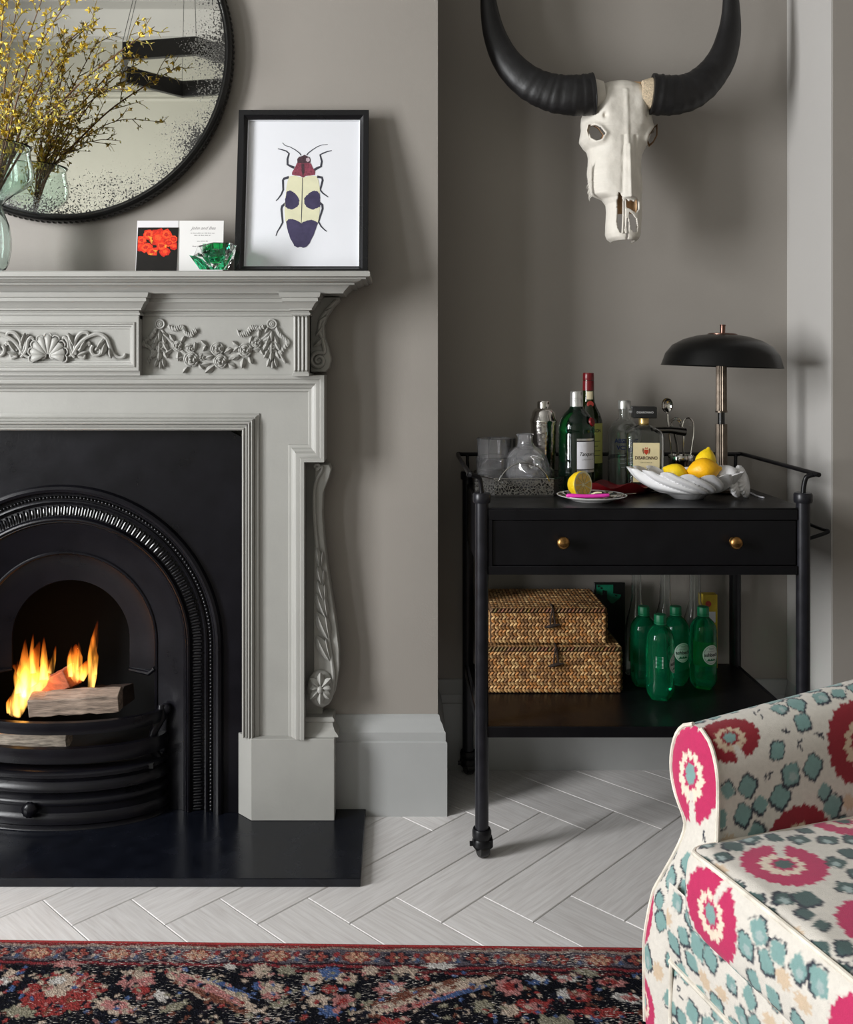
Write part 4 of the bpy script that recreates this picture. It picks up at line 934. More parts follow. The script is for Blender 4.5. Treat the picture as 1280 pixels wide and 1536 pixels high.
M_bone2 = mat('bone_inner', srgb(206, 168, 128), .7, var=.15, vscale=40, bump=.3, bscale=120)
# brown bone inside the sockets and the nasal opening
mb = MB(); rows = [[P(893+k*(x-893), 201+k*(y-201), SD+dd) for x, y in EYE_L] for k, dd in ((1.1,-.004),(1.02,.014),(.9,.04))]; mb.loft(rows, True); mb.build('eye_socket', M_bone2, sk)
mb = MB(); rows = [[P(978+k*(x-978), 203+k*(y-203), SD+dd) for x, y in EYE_R] for k, dd in ((1.1,.012),(1.02,.03),(.8,.05))]; mb.loft(rows, True); mb.build('eye_socket', M_bone2, sk)
mb = MB()
for x0_, x1_ in ((922,936),(939,956)):
    rows = [[P(x0_+(x1_-x0_)*k/6, y, SD-.022+.016*ms(PI*k/6)) for k in range(7)] for y in (286,300,312,321)]; mb.loft(rows)
mb.build('nasal_septum', M_bone2, sk)
for xx in (935.2, 938.8):
    mb = MB(); mb.tube([P(xx,298,SD-.024), P(xx,325,SD-.030), P(xx-(1 if xx < 937 else -1),350,SD-.036)], [.0020,.0026,.003], 8); mb.build('premaxilla_bone', M_bone, sk)
# torn bone fibres on the cheek
mb = MB()
for k in range(26):
    y = 246+50*k/26; mb.tube([P(888,y,SD-.01), P(885-1.5*jr.random(),y+3,SD-.006), P(882.5-3*jr.random()+ (3 if k > 20 else 0),y+7+3*jr.random(),SD)], [.0014,.0011,.0003], 4)
mb.build('bone_splinters', M_bone, sk, stuff=True)
M_horn = mat('black_horn', (.010, .0095, .010), .45, var=.25, vscale=30, bump=.35, bscale=70, rvar=.1)
def horn(pts, radii, seed):
    path = bez([P(x, y, d) for x, y, d in pts], 14); n = len(path); rr = [r*SD/F for r in lerps(radii, n)]
    jj = random.Random(seed); off = []
    acc = 0
    for i in range(n):
        t = i/n; amp = max(0, 1-t*1.7); acc += jj.uniform(.35, 1.15)
        off.append(1+.020*amp*ms(acc*1.3)+.022*amp*jj.uniform(-1,1))
    mb = MB(); mb.tube(path, [a*b_ for a, b_ in zip(rr, off)], 20, flat=((0,1,0), .72)); return mb.build('horn', M_horn, sk, smooth=50)
horn([(891,141,2.60),(862,143,2.60),(828,139,2.61),(794,124,2.62),(764,96,2.63),(745,60,2.64),(735,20,2.645),(733,-20,2.645),(742,-70,2.63),(765,-115,2.60)], [31.5,30.5,28.5,25.5,22,18,14,10.5,7,1], 3)
horn([(977,141,2.60),(1006,143,2.60),(1036,137,2.61),(1062,118,2.62),(1083,88,2.63),(1094,52,2.64),(1097,18,2.645),(1095,-22,2.645),(1085,-72,2.63),(1062,-115,2.60)], [31,30,28,25,22,18.5,14.5,11,7,1], 4)
mb = MB(); mb.tube([P(962,140,2.605), P(974,141,2.605), P(992,142,2.605)], [.036,.045,.048], 20, flat=((0,1,0),.7)); mb.build('horn_core', mat('porous_bone', srgb(205,186,158), .8, var=.3, vscale=200, bump=.9, bscale=240), sk)
mb = MB(); mb.tube([P(906,140,2.605), P(895,141,2.605), P(882,142,2.605)], [.034,.042,.046], 20, flat=((0,1,0),.7)); mb.build('horn_core', M_bone, sk)
MB().box((PX(920,2.72), 2.62, PZ(160,2.7)), (PX(950,2.72), YB-.001, PZ(135,2.7))).build('wall_mount', M_bone2, sk)
# ------------------------------------------------------------------ bar cart
CF, CBK = 2.28, 2.742
cxl, cxr = PX(723, CF), PX(1205, CF); ZTT, ZBX, ZSH = .853, PZ(861, CF), PZ(1090, 2.27)
ct = thing('bar_cart', ((cxl+cxr)/2, 2.5, 0), 'black metal bar cart with one drawer and a lower shelf on casters', 'bar cart')
PR = .0165
def cyl(mb, a, b_, r, n=16): return mb.tube([a, b_], r, n)
for i, (x, y) in enumerate(((cxl,CF),(cxr,CF),(cxl,CBK),(cxr,CBK))):
    lg = cyl(MB(), (x,y,.052), (x,y,ZTT+.022), PR, 24).build('leg', M_cartpost, ct)
    MB().lathe([(PR-.003,ZTT+.012),(PR+.004,ZTT+.012),(PR+.0055,ZTT+.016),(PR+.0055,ZTT+.032),(PR+.003,ZTT+.036),(.001,ZTT+.036)], (x,y,0), 24).build('leg_collar', M_cartpost, lg, smooth=40)
    cas = MB(); cas.lathe([(.001,.070),(.021,.070),(.0235,.064),(.0235,.050),(.021,.046),(.024,.040),(.024,.030)], (x,y,0), 20); cas.prism([(-.020,.046),(.026,.046),(.026,.030),(.016,.022),(.006,.030),(-.012,.020),(-.022,.030)], lambda u, v, t: (x+u, y+t, v), -.014, .014)
    cas.build('caster_fork', M_cart, lg, smooth=40)
    MB().lathe([(.004,-.012),(.0185,-.012),(.021,-.008),(.021,.008),(.0185,.012),(.004,.012)], (x+.002,y,.021), 24, axis=(1,.35,0), cap0=True, cap1=True).build('caster_wheel', M_black, lg, smooth=40)
    cyl(MB(), (x-.030,y-.004,.034), (x-.018,y-.004,.034), .006, 10).build('axle_bolt', M_cart, lg)
# top, drawer box
MB().box((cxl-.004, CF-.008, ZTT-.004), (cxr+.004, CBK+.010, ZTT)).build('top', M_cart, ct, bevel=.001)
xi0, xi1 = PX(733, CF-.006), PX(1196, CF-.006)
RZ = PZ(779, CF); RZ2 = PZ(848, CF)
mb = MB().box((xi0, CF-.010, RZ), (xi1, CF+.01, ZTT-.004)); mb.build('front_rail', M_cart, ct, bevel=.001)
MB().box((xi0, CF-.010, ZBX), (xi1, CF+.01, RZ2)).build('front_rail', M_cart, ct, bevel=.001)
dx0, dx1 = PX(739, CF-.006), PX(1197, CF-.006)
MB().box((xi0, CF-.0102, RZ2), (dx0-.001, CF+.01, RZ)).build('front_stile', M_cart, ct)
dr = MB().box((dx0, CF-.006, RZ2+.0015), (dx1-.004, CF+.30, RZ-.0015)).build('drawer', M_cart, ct, bevel=.0012)
M_brass = mat('aged_brass', srgb(150, 112, 66), .32, 1.0, var=.35, vscale=60, rvar=.12)
for px_ in (843, 1100):
    c = P(px_, 812, CF-.006); mb = MB(); mb.lathe([(.001,0),(.010,0),(.0105,.003),(.007,.005),(.006,.010),(.009,.013),(.0145,.017),(.0158,.022),(.0145,.027),(.009,.031),(.0005,.032)], c, 24, axis=(0,-1,0)); mb.build('knob', M_brass, dr)
for x in (cxl, cxr):
    MB().box((x-.004, CF, ZBX), (x+.004, CBK, ZTT-.004)).build('side_panel', M_cart, ct)
MB().box((cxl, CBK-.003, ZBX), (cxr, CBK+.004, ZTT-.004)).build('back_panel', M_cart, ct)
MB().box((cxl+.003, CF+.02, ZBX), (cxr-.003, CBK-.002, ZBX+.003)).build('box_floor', M_cart, ct)
# lower shelf with turned-down rims
MB().box((cxl+.002, CF-.008, ZSH-.004), (cxr-.002, CBK+.008, ZSH)).build('lower_shelf', M_cart, ct, bevel=.001)
MB().box((cxl+.010, CF-.010, ZSH-.027), (cxr-.010, CF-.004, ZSH)).build('shelf_rim', M_cart, ct, bevel=.001)
for x in (cxl-.010, cxr+.006): MB().box((x, CF, ZSH-.027), (x+.004, CBK, ZSH)).build('shelf_rim', M_cart, ct, bevel=.001)
# gallery rails
zr = PZ(711, CF)
def rail(xp, sgn):
    xo = PX(703, CF) if sgn < 0 else PX(1221, CF)
    pts = [(xp, CF, ZTT+.03), (xp+sgn*.002, CF, ZTT+.052), (xp+sgn*.006, CF-.002, zr-.010), ((xp+xo)/2, CF-.004, zr-.004), (xo, CF-.006, zr), (xo-sgn*.001, CF+.006, zr+.002), (xo-sgn*.002, CBK-.02, zr+.004), (xo-sgn*.012, CBK+.004, zr+.004)]
    return bez(pts, 6)
a = rail(cxl, -1); b_ = rail(cxr, 1)
MB().tube(a + b_[::-1], .0058, 10).build('gallery_rail', M_cart, ct)
for x, sgn in ((cxl,-1),(cxr,1)): cyl(MB(), (x, CBK, ZTT+.02), (x+sgn*.002, CBK, zr+.003), .005, 10).build('rail_post', M_cart, ct)
# side towel handle on the right
zh = PZ(797, CF+.03); xh = PX(1242, CF+.03)
MB().tube(bez([(cxr+.004, CF+.05, PZ(826,CF)), (cxr+.012, CF+.04, PZ(817,CF)), (xh-.006, CF+.028, zh-.004), (xh, CF+.034, zh+.002), (xh, CF+.08, zh), (xh, CBK-.06, zh), (xh-.012, CBK-.03, zh-.006), (cxr+.004, CBK-.05, zh-.03)], 6), .0048, 10).build('side_handle', M_cart, ct)

# ------------------------------------------------------------------ glassware materials
M_glass = mat('clear_glass', (.97, .97, .985), .0, trans=.965, ior=1.5, var=.003, bump=.08, bscale=45)
M_glassb = mat('clear_bottle_glass', (.93, .96, .96), .01, trans=1, ior=1.46, var=.005, bump=.02, bscale=30)
M_ggreen = mat('gin_green_glass', (.006, .10, .045), .03, trans=.95, ior=1.5, var=.05)
M_gdark = mat('whiskey_green_glass', (.04, .07, .012), .03, trans=.9, ior=1.5, var=.05)
M_steel = mat('polished_steel', (.62, .60, .57), .12, 1.0, var=.05, bump=.0, rvar=.05)
M_hammer = mat('hammered_steel', (.62, .60, .57), .14, 1.0, var=.05, bump=.9, bscale=55)
M_silver = mat('silver_cap', srgb(208, 208, 206), .28, .85, var=.06, vscale=80)
M_label = mat('label_white', srgb(226, 226, 232), .55, var=.015)
M_text = mat('print_black', srgb(28, 28, 32), .5, var=.05)
def on_cyl(c, r, a0):
    """place(u, v) -> point on a cylinder of radius r around c; a0 = facing angle (0 = towards camera)"""
    c = Vector(c)
    return lambda u, v: (c.x + r*math.sin(a0+u/r), c.y - r*math.cos(a0+u/r), c.z+v)
def cyl_patch(c, r, a0, w_, z0, z1, n=16):
    pl = on_cyl(c, r, a0); mb = MB(); mb.loft([[pl(-w_/2+w_*i/n, z) for i in range(n+1)] for z in (z0, z1)]); return mb
def cyl_text(c, r, a0, s, size, u0, v0, **k):
    pl = on_cyl(c, r, a0); mb = MB(); text(mb, s, size, lambda u, v: pl(u+u0, v+v0), **k); return mb

# tray with pierced rim
def pierced():
    m = mat('pierced_pewter', (.30, .29, .27), .38, .9, var=.2, vscale=40); nt = m.node_tree; N = nt.nodes; L = nt.links
    tc = N.new('ShaderNodeTexCoord'); vo = N.new('ShaderNodeTexVoronoi'); vo.feature = 'DISTANCE_TO_EDGE'; vo.inputs['Scale'].default_value = 145; L.new(tc.outputs['Object'], vo.inputs['Vector'])
    mr = N.new('ShaderNodeMath'); mr.operation = 'GREATER_THAN'; mr.inputs[1].default_value = .07; L.new(vo.outputs['Distance'], mr.inputs[0])
    tr = N.new('ShaderNodeBsdfTransparent'); mx = N.new('ShaderNodeMixShader'); L.new(mr.outputs[0], mx.inputs[0]); L.new(N['Principled BSDF'].outputs[0], mx.inputs[1]); L.new(tr.outputs[0], mx.inputs[2]); L.new(mx.outputs[0], N['Material Output'].inputs[0]); return m
M_pierce = pierced()
TY0, TY1 = 2.466, 2.716; ta, tb_ = PX(742, TY0), PX(831, TY0); tl, tr_ = PX(713, 2.545), PX(851, 2.55)
tplan = [(ta,TY0),(tb_,TY0),(tr_,2.55),(tr_,TY1-.08),(tb_+.01,TY1),(ta-.01,TY1),(tl,TY1-.08),(tl,2.545)]
tray = thing('serving_tray', (.34, 2.58, ZTT), 'pierced pewter tray with wire handle holding glasses and decanter', 'tray')
MB().prism([(x,y) for x, y in tplan], ID, ZTT+.0005, ZTT+.0045).build('tray_base', mat('tray_pewter', (.12,.115,.11), .35, .9, var=.2), tray, smooth=0)
mb = MB()
rows = [[(x,y,z) for x, y in tplan] for z in (ZTT+.003, ZTT+.046)]; mb.loft(rows, True); mb.build('tray_rim', M_pierce, tray, smooth=0, solid=.0016)
mb = MB(); mb.tube([(x,y,ZTT+.047) for x, y in tplan+[tplan[0]]], .0018, 8); mb.build('rim_wire', M_steel, tray)
MB().tube(bez([P(748,722,TY0-.002), P(758,707,TY0-.004), P(772,697,TY0-.006), P(788,694.5,TY0-.006), P(805,699,TY0-.006), P(817,709,TY0-.004), P(824,722,TY0-.002)], 6), .0017, 8).build('handle', M_steel, tray)
ZTR = ZTT+.0046
def tumbler(px_, d, z0, r, h, label):
    c = (PX(px_, d), d, z0); t = .0022
    o = MB().lathe([(.0004,0),(r*.84,0),(r*.88,.002),(r*.90,.014),(r*.94,h*.5),(r,h-.001),(r-.0012,h),(r-t,h-.001),(r*.94-t,h*.5),(r*.88-t,.016),(r*.6,.013),(.0004,.012)], c, 40).build('tumbler', M_glass, smooth=50)
    tag(o, label, 'glass', 'clear tumblers on the tray')
tumbler(741, 2.575, ZTR, .050, .090, 'lower clear tumbler of the stack on the pierced tray')
tumbler(740, 2.575, ZTR+.0138+.03, .0455, .098, 'upper clear tumbler nested in the stack on the tray')
tumbler(752, 2.672, ZTR, .042, .135, 'tall clear tumbler standing behind the stacked pair')
# crystal skull decanter
dc = thing('skull_decanter', (PX(790,2.56), 2.56, ZTR), 'clear glass skull-shaped decanter on the pierced tray', 'decanter')
SC = Vector((PX(790,2.555), 2.555, ZTR+.058)); RS = .068
def skullfn(inner):
    rows = []; nlat, nlon = 64, 56; fa = R(-62)          # facing: right and towards the camera
    for i in range(nlat+1):
        la = -PI/2*.86 + (PI/2*.86+R(66))*i/nlat; row = []
        for j in range(nlon):
            lo = 2*PI*j/nlon; x = math.cos(la)*math.cos(lo); y = math.cos(la)*math.sin(lo); z = math.sin(la)
            r = 1.0 + .10*max(0,-x)*math.cos(la)                        # longer back of the head
            g = lambda lo_, la_, s1, s2: math.exp(-((lo-lo_+PI) % (2*PI)-PI)**2/s1**2-(la-la_)**2/s2**2)
            face = 0
            if True:
                for e_ in (.42, -.42): face -= .42*g(e_, .30, .22, .20); face += .08*g(e_, .60, .30, .12); face += .10*g(e_*1.5, -.02, .22, .16)
                face -= .26*g(0, .0, .12, .13); face += .06*g(0, .22, .10, .10)
                if la < -.18 and abs((lo+PI) % (2*PI)-PI) < .62:
                    face += .10*math.cos(((lo+PI) % (2*PI)-PI)*1.4) + .022*math.sin(lo*30)*(1 if -.58 < la < -.2 else 0) - .05*math.exp(-((la+.38)/.04)**2)
            narrow = 1.0 if la > -.25 else 1.0-.22*min(1,(-.25-la)/.6)
            rr = RS*(r+face*(.6 if inner else 1))*narrow*(.88 if inner else 1)
            p = Vector((x*rr*1.06, y*rr*.86, z*rr*1.0)); p.z = max(p.z, -RS*.84+(.006 if inner else 0))
            p = Matrix.Rotation(fa, 3, 'Z') @ p; row.append(SC+p)
        rows.append(row)
    return rows
mb = MB(); outr = skullfn(False); innr = skullfn(True); topo = outr[-1]; zn = SC.z + RS*.92
def ringz(r, z): return [Vector((SC.x-.004+r*math.cos(2*PI*j/56+R(-38)), SC.y+r*math.sin(2*PI*j/56+R(-38)), z)) for j in range(56)]
rows = outr + [ringz(.0205, zn+.012), ringz(.020, zn+.026), ringz(.024, zn+.031), ringz(.024, zn+.034), ringz(.021, zn+.035), ringz(.0175, zn+.03), ringz(.0175, zn+.012)] + innr[::-1]
mb.loft(rows, True, True, True); mb.build('decanter_body', mat('pressed_glass', (.96,.96,.98), .03, trans=.92, ior=1.5, var=.003), dc, smooth=60)
# cocktail shaker
shx, shd = PX(816, 2.672), 2.672; rs = 19.5*shd/F
def szs(py): return PZ(py, shd)
sh = thing('cocktail_shaker', (shx, shd, ZTR), 'hammered steel cocktail shaker behind the glass skull', 'shaker')
MB().lathe([(.001,ZTR),(rs*.80,ZTR),(rs*.82,ZTR+.003),(rs,szs(634)),(rs*1.01,szs(632))], (shx,shd,0), 40).build('shaker_body', M_hammer, sh, smooth=50)
MB().lathe([(rs*1.03,szs(634)),(rs*1.06,szs(632)),(rs*1.04,szs(630)),(rs*.95,szs(626)),(rs*.86,szs(618)),(rs*.66,szs(613)),(rs*.52,szs(612))], (shx,shd,0), 40).build('strainer_top', M_steel, sh, smooth=50)
MB().lathe([(rs*.50,szs(612)),(rs*.51,szs(604)),(rs*.45,szs(601.5)),(.001,szs(600.8))], (shx,shd,0), 32).build('cap', M_steel, sh, smooth=50)

# gin bottle
gx, gd = PX(865, 2.56), 2.56; gs = gd/F
gz = lambda py: PZ(py, gd)
gn = thing('gin_bottle', (gx, gd, ZTT), 'green gin bottle with silver cap and white label behind the cut lemon', 'bottle')
zb0 = ZTT+.0005
MB().lathe([(.001,zb0),(24*gs,zb0),(26.5*gs,zb0+.004),(27*gs,zb0+.02),(27*gs,gz(652)),(26*gs,gz(648)),(27*gs,gz(645)),(26.6*gs,gz(638)),(23*gs,gz(627)),(17*gs,gz(619)),(11.5*gs,gz(614)),(9.4*gs,gz(609)),(9.4*gs,gz(604))], (gx,gd,0), 48).build('bottle_glass', M_ggreen, gn, smooth=50)
MB().lathe([(9.6*gs,gz(610.5)),(9.7*gs,gz(600)),(9.4*gs,gz(599.5)),(9.6*gs,gz(598.5)),(9.5*gs,gz(588.5)),(8.6*gs,gz(587)),(.001,gz(586.8))], (gx,gd,0), 32, fn=lambda r, z, a: r*(1+.008*math.cos(40*a))).build('cap', M_silver, gn, smooth=50)
rl = 27.25*gs; af = R(24); cgl = (gx, gd, 0)
lb = cyl_patch(cgl, rl, af, .058, gz(706), gz(656)).build('label_band', M_silver, gn)
cyl_patch(cgl, rl+.0002, af, .058, gz(702.5), gz(659)).build('label_rule', M_text, gn)
cyl_patch(cgl, rl+.0004, af, .058, gz(701), gz(660.8)).build('label', M_label, gn)
cyl_text(cgl, rl+.0006, af, 'Tanqueray', .0145, .004, gz(679), shear=.35, bold=.0001, space=.92).build('label_text', M_text, gn, smooth=0)
cyl_text(cgl, rl+.0006, af, 'LONDON DRY GIN', .0045, .004, gz(687)).build('label_text', mat('print_grey', srgb(130,130,140), .5), gn, smooth=0)
M_wax = mat('red_wax', srgb(120, 18, 26), .4, var=.15, vscale=60, bump=.3, bscale=80)
pl = on_cyl((gx,gd,gz(632)), 25.6*gs, R(52)); mb = MB(); c = Vector(pl(0,0)); nn = Vector((math.sin(R(52)), -math.cos(R(52)), .25)); mb.lathe([(.012,-.004),(.0125,.0),(.011,.0025),(.0005,.003)], c, 20, axis=nn); mb.build('wax_seal', M_wax, gn)
# whiskey bottle
wx, wd = PX(883, 2.672), 2.672; ws = wd/F; wz = lambda py: PZ(py, wd)
wb = thing('whiskey_bottle', (wx, wd, ZTT), 'tall dark green whiskey bottle with red capsule and yellow label', 'bottle')
MB().lathe([(.001,zb0),(19*ws,zb0),(21*ws,zb0+.004),(21*ws,wz(640)),(20.2*ws,wz(630)),(17*ws,wz(620)),(12*ws,wz(610)),(9.2*ws,wz(602)),(8.3*ws,wz(592)),(8*ws,wz(562))], (wx,wd,0), 40).build('bottle_glass', M_gdark, wb, smooth=50)
M_caps = mat('red_capsule', srgb(104, 10, 20), .3, var=.1, coat=.2)
MB().lathe([(8.5*ws,wz(585.5)),(8.4*ws,wz(572)),(8.0*ws,wz(570.5)),(8.4*ws,wz(569)),(8.3*ws,wz(561)),(7.6*ws,wz(559.2)),(.001,wz(559))], (wx,wd,0), 32).build('capsule', M_caps, wb, smooth=50)
M_lyel = mat('label_yellow', srgb(196, 192, 104), .5, var=.04)
cyl_patch((wx,wd,0), 21.2*ws, R(8), .078, wz(693), wz(634)).build('label', M_lyel, wb)
cyl_text((wx,wd,0), 21.45*ws, R(8), 'JAMESON', .0125, .0, wz(645), bold=.0003).build('label_text', M_text, wb, smooth=0)
for yy in (660, 667, 674, 681): cyl_patch((wx,wd,0), 21.4*ws, R(8), .05 if yy != 667 else .03, wz(yy+.8), wz(yy)).build('label_rule', M_text, wb)
cyl_patch((wx,wd,0), 8.9*ws, R(5), .020, wz(602), wz(587)).build('neck_label', mat('neck_label_cream', srgb(214, 202, 168), .5, var=.1), wb)
mb = MB(); c = Vector(on_cyl((wx,wd,wz(606)), 10.2*ws, R(5))(0,0)); mb.lathe([(.0095,-.003),(.0098,0),(.009,.0008),(.0003,.001)], c, 20, axis=(.08,-1,.15)); mb.build('neck_seal', mat('neck_seal_red', srgb(150,50,40), .5, var=.3, vscale=200), wb)
# vodka bottle
vx, vd = PX(937, 2.69), 2.69; vs_ = vd/F; vz_ = lambda py: PZ(py, vd)
vb = thing('vodka_bottle', (vx, vd, ZTT), 'clear round-shouldered vodka bottle with blue lettering behind the square bottle', 'bottle')
op_ = [(23,zb0),(24.5,zb0+.004),(24.5,vz_(655)),(24,vz_(648)),(21,vz_(639)),(15,vz_(632)),(10,vz_(629)),(8.6,vz_(626)),(8.4,vz_(612))]
MB().lathe([(.0005,zb0)]+[(r*vs_,z) for r, z in op_]+[(r*vs_-.0025,z) for r, z in op_[::-1][:-2]]+[(21*vs_,zb0+.006),(.0005,zb0+.010)], (vx,vd,0), 40).build('bottle_glass', M_glassb, vb, smooth=50)
MB().lathe([(9.6*vs_,vz_(613)),(9.6*vs_,vz_(602)),(8.8*vs_,vz_(600.5)),(.001,vz_(600.3))], (vx,vd,0), 32).build('cap', M_silver, vb, smooth=50)
M_blue = mat('print_blue', srgb(40, 50, 120), .5, var=.05)
cyl_text((vx,vd,0), 24.7*vs_, R(0), 'ABSOLUT', .0165, -.004, vz_(660), bold=.0005).build('bottle_text', M_blue, vb, smooth=0)
cyl_text((vx,vd,0), 24.7*vs_, R(0), 'VODKA', .0165, -.004, vz_(670), bold=.0005).build('bottle_text', M_blue, vb, smooth=0)
for yy, ww in ((680,.05),(686,.045),(692,.05),(698,.04)): cyl_patch((vx,vd,0), 24.7*vs_, 0, ww, vz_(yy+1), vz_(yy)).build('bottle_text', M_label, vb)
mb = MB(); c = Vector((vx, vd-19*vs_, vz_(641))); mb.lathe([(.012,-.002),(.0125,.001),(.011,.0025),(.009,.0015),(.0005,.002)], c, 24, axis=(0,-1,.5)); mb.build('medallion', M_glassb, vb)
# square amaretto bottle
ax_, ad = PX(966, 2.585), 2.585; as_ = ad/F; az = lambda py: PZ(py, ad); yaw = R(-8)
ab = thing('amaretto_bottle', (ax_, ad, ZTT), 'square clear amaretto bottle with black cap and cream label', 'bottle')
def sq(r, z, n=6, e=.22):
    o = []; k = r*e
    for (sx_, sy_, a0) in ((1,1,0),(-1,1,90),(-1,-1,180),(1,-1,270)):
        for i in range(n+1):
            a = R(a0+90*i/n); x = sx_*(r-k)+k*math.cos(a); y = sy_*(r-k)+k*math.sin(a)
            o.append((ax_+x*math.cos(yaw)-y*math.sin(yaw), ad+x*math.sin(yaw)+y*math.cos(yaw), z))
    return o
q_ = [(25.5,zb0,.3),(27,zb0+.004,.3),(27,az(655),.25),(26.6,az(650),.3),(24,az(645.5),.45),(17,az(641),.7),(9,az(637.5),.95),(6.8,az(634),1),(6.8,az(624),1)]
mb = MB(); mb.loft([sq(r*as_, z, 6, e) for r, z, e in q_] + [sq((r-2.2)*as_, z, 6, e) for r, z, e in q_[::-1][:-1]] + [sq(20*as_, zb0+.012, 6, .4)], True, True, True); mb.build('bottle_glass', M_glassb, ab, smooth=50)
MB().loft([sq(23.5*as_, zb0+.013, 6, .3), sq(24.2*as_, zb0+.02, 6, .3), sq(24.2*as_, az(704), 6, .3)], True, True, True).build('liqueur', mat('amaretto_liquid', (.10,.04,.012), .0, trans=.9, ior=1.36), ab, smooth=50)
MB().lathe([(7.4*as_,az(638)),(7.6*as_,az(627)),(7.2*as_,az(625.5))], (ax_,ad,0), 24).build('gold_collar', mat('gold_foil', srgb(200,170,110), .35, .8, var=.1), ab, smooth=50)
MB().loft([sq(16.5*as_, az(626.5), 3, .1), sq(17.2*as_, az(625.5), 3, .1), sq(17.2*as_, az(610.5), 3, .1), sq(16.4*as_, az(609.5), 3, .1)], True, True, True).build('cap', mat('cap_black', (.012,.012,.012), .35, var=.1), ab, smooth=30)
def aface(h): return lambda u, v: (ax_+u*math.cos(yaw)+h*math.sin(yaw), ad+u*math.sin(yaw)-h*math.cos(yaw), v)
M_gtext = mat('print_silver', srgb(200,200,200), .4, .3)
f_ = aface(17.4*as_); mb = MB(); text(mb, 'DISARONNO', .0076, lambda u, v: f_(u, v+az(618)), bold=.0001); mb.build('cap_text', M_gtext, ab, smooth=0)
def asid(h): return lambda u, v: (ax_-h*math.cos(yaw)-u*math.sin(yaw)*-1*0 - u*math.sin(yaw), ad-h*math.sin(yaw)-u*math.cos(yaw), v)
f2 = asid(17.4*as_); mb = MB(); text(mb, 'DISARONNO', .0076, lambda u, v: f2(u, v+az(618)), bold=.0001); mb.build('cap_text', M_gtext, ab, smooth=0)
f_ = aface(27.15*as_); M_lcr = mat('label_cream', srgb(214, 200, 158), .5, var=.05, vscale=50)
MB().add([f_(-18.5*as_,az(720)),f_(19.5*as_,az(720)),f_(19.5*as_,az(662)),f_(-18.5*as_,az(662))], [(0,1,2,3)]).build('label', M_lcr, ab, smooth=0)
f_ = aface(27.35*as_)
mb = MB(); text(mb, 'DISARONNO', .0120, lambda u, v: f_(u*.84+.0008, v*1.05+az(684.5)), bold=.0003); mb.build('label_text', mat('print_brown', srgb(58,34,24), .5), ab, smooth=0)
mb = MB(); text(mb, 'ORIGINALE', .0040, lambda u, v: f_(u+.0008, v+az(691)), space=1.6); mb.build('label_text', M_text, ab, smooth=0)
for yy in (698, 701): MB().add([f_(-10*as_,az(yy+.5)),f_(12*as_,az(yy+.5)),f_(12*as_,az(yy)),f_(-10*as_,az(yy))], [(0,1,2,3)]).build('label_rule', mat('rule_tan', srgb(150,130,100), .6), ab, smooth=0)
M_crest = mat('crest_red', srgb(176, 60, 36), .5, var=.2, vscale=300)
def aflat(pts, m, nm, h=27.4):
    g_ = aface(h*as_); MB().add([g_((x-966.5)*as_+.0008, az(y)) for x, y in pts], [tuple(range(len(pts)))]).build(nm, m, ab, smooth=0)
aflat([(963.5,672),(969.5,672),(969.8,676),(966.5,680),(963.2,676)], M_crest, 'crest_shield')
for sgn in (1,-1): aflat([(966.5+sgn*k, y) for k, y in ((3.6,671),(5,669.5),(5.6,673),(4.8,677),(3,679.5),(4,675))][::sgn], mat('crest_brown', srgb(120,70,40), .5), 'crest_leaf')
aflat([(964,670.5),(965,668.5),(966.5,670),(968,668.5),(969,670.5)], M_crest, 'crest_crown')
# red scalloped dish
M_red = mat('dark_red_lacquer', srgb(92, 10, 16), .35, var=.15, vscale=20)
rc = Vector((PX(925,2.52), 2.52, ZTT+.0006)); mb = MB(); rows = []
for k, (rf, zf) in enumerate(((.02,.004),(.75,.004),(.9,.012),(1.0,1.0),(.985,1.0),(.88,.02),(.72,.008),(.02,.008))):
    row = []
    for j in range(72):
        a = 2*PI*j/72; hgt = .026+.0075*math.cos(6*a+1.2); zz = zf if zf < .5 else hgt
        if k in (0,1): zz = 0
        row.append(rc+Vector((.098*rf*math.cos(a), .040*rf*math.sin(a), zz)))
    rows.append(row)
mb.loft(rows, True, True, True); tag(mb.build('scalloped_dish', M_red, smooth=60), 'dark red scalloped dish between the plate and the bottles', 'dish')
# plate, lemon half, knife
pc = Vector((PX(888,2.395), 2.395, ZTT+.0006)); PRR = 52*2.395/F
plt = thing('side_plate', pc, 'small patterned plate with white rim under the cut lemon', 'plate')
M_por = mat('white_porcelain', srgb(238, 236, 234), .15, var=.01, coat=.3)
def patmat():
    m = mat('plate_pattern', srgb(200,195,190), .18, coat=.3); nt = m.node_tree; N = nt.nodes; L = nt.links; tc = N.new('ShaderNodeTexCoord'); vo = N.new('ShaderNodeTexVoronoi'); vo.inputs['Scale'].default_value = 95; L.new(tc.outputs['Object'], vo.inputs['Vector'])
    cr_ = N.new('ShaderNodeValToRGB'); cr_.color_ramp.interpolation = 'CONSTANT'; e = cr_.color_ramp.elements; e[0].color = (*srgb(40,34,34),1); e[1].position = .35; e[1].color = (*srgb(196,190,180),1)
    for pz_, cc_ in ((.5,(92,70,60)),(.65,(60,80,90)),(.8,(170,160,150))): k = e.new(pz_); k.color = (*srgb(*cc_),1)
    sp = N.new('ShaderNodeSeparateColor'); L.new(vo.outputs['Color'], sp.inputs[0]); L.new(sp.outputs[0], cr_.inputs[0]); L.new(cr_.outputs[0], N['Principled BSDF'].inputs['Base Color']); return m
MB().lathe([(.0005,0),(PRR*.58,0),(PRR*.60,.002),(PRR*.72,.006),(PRR*.99,.0135),(PRR,.015),(PRR*.985,.0158),(PRR*.95,.0148)], pc, 56).build('plate_body', M_por, plt, smooth=50)
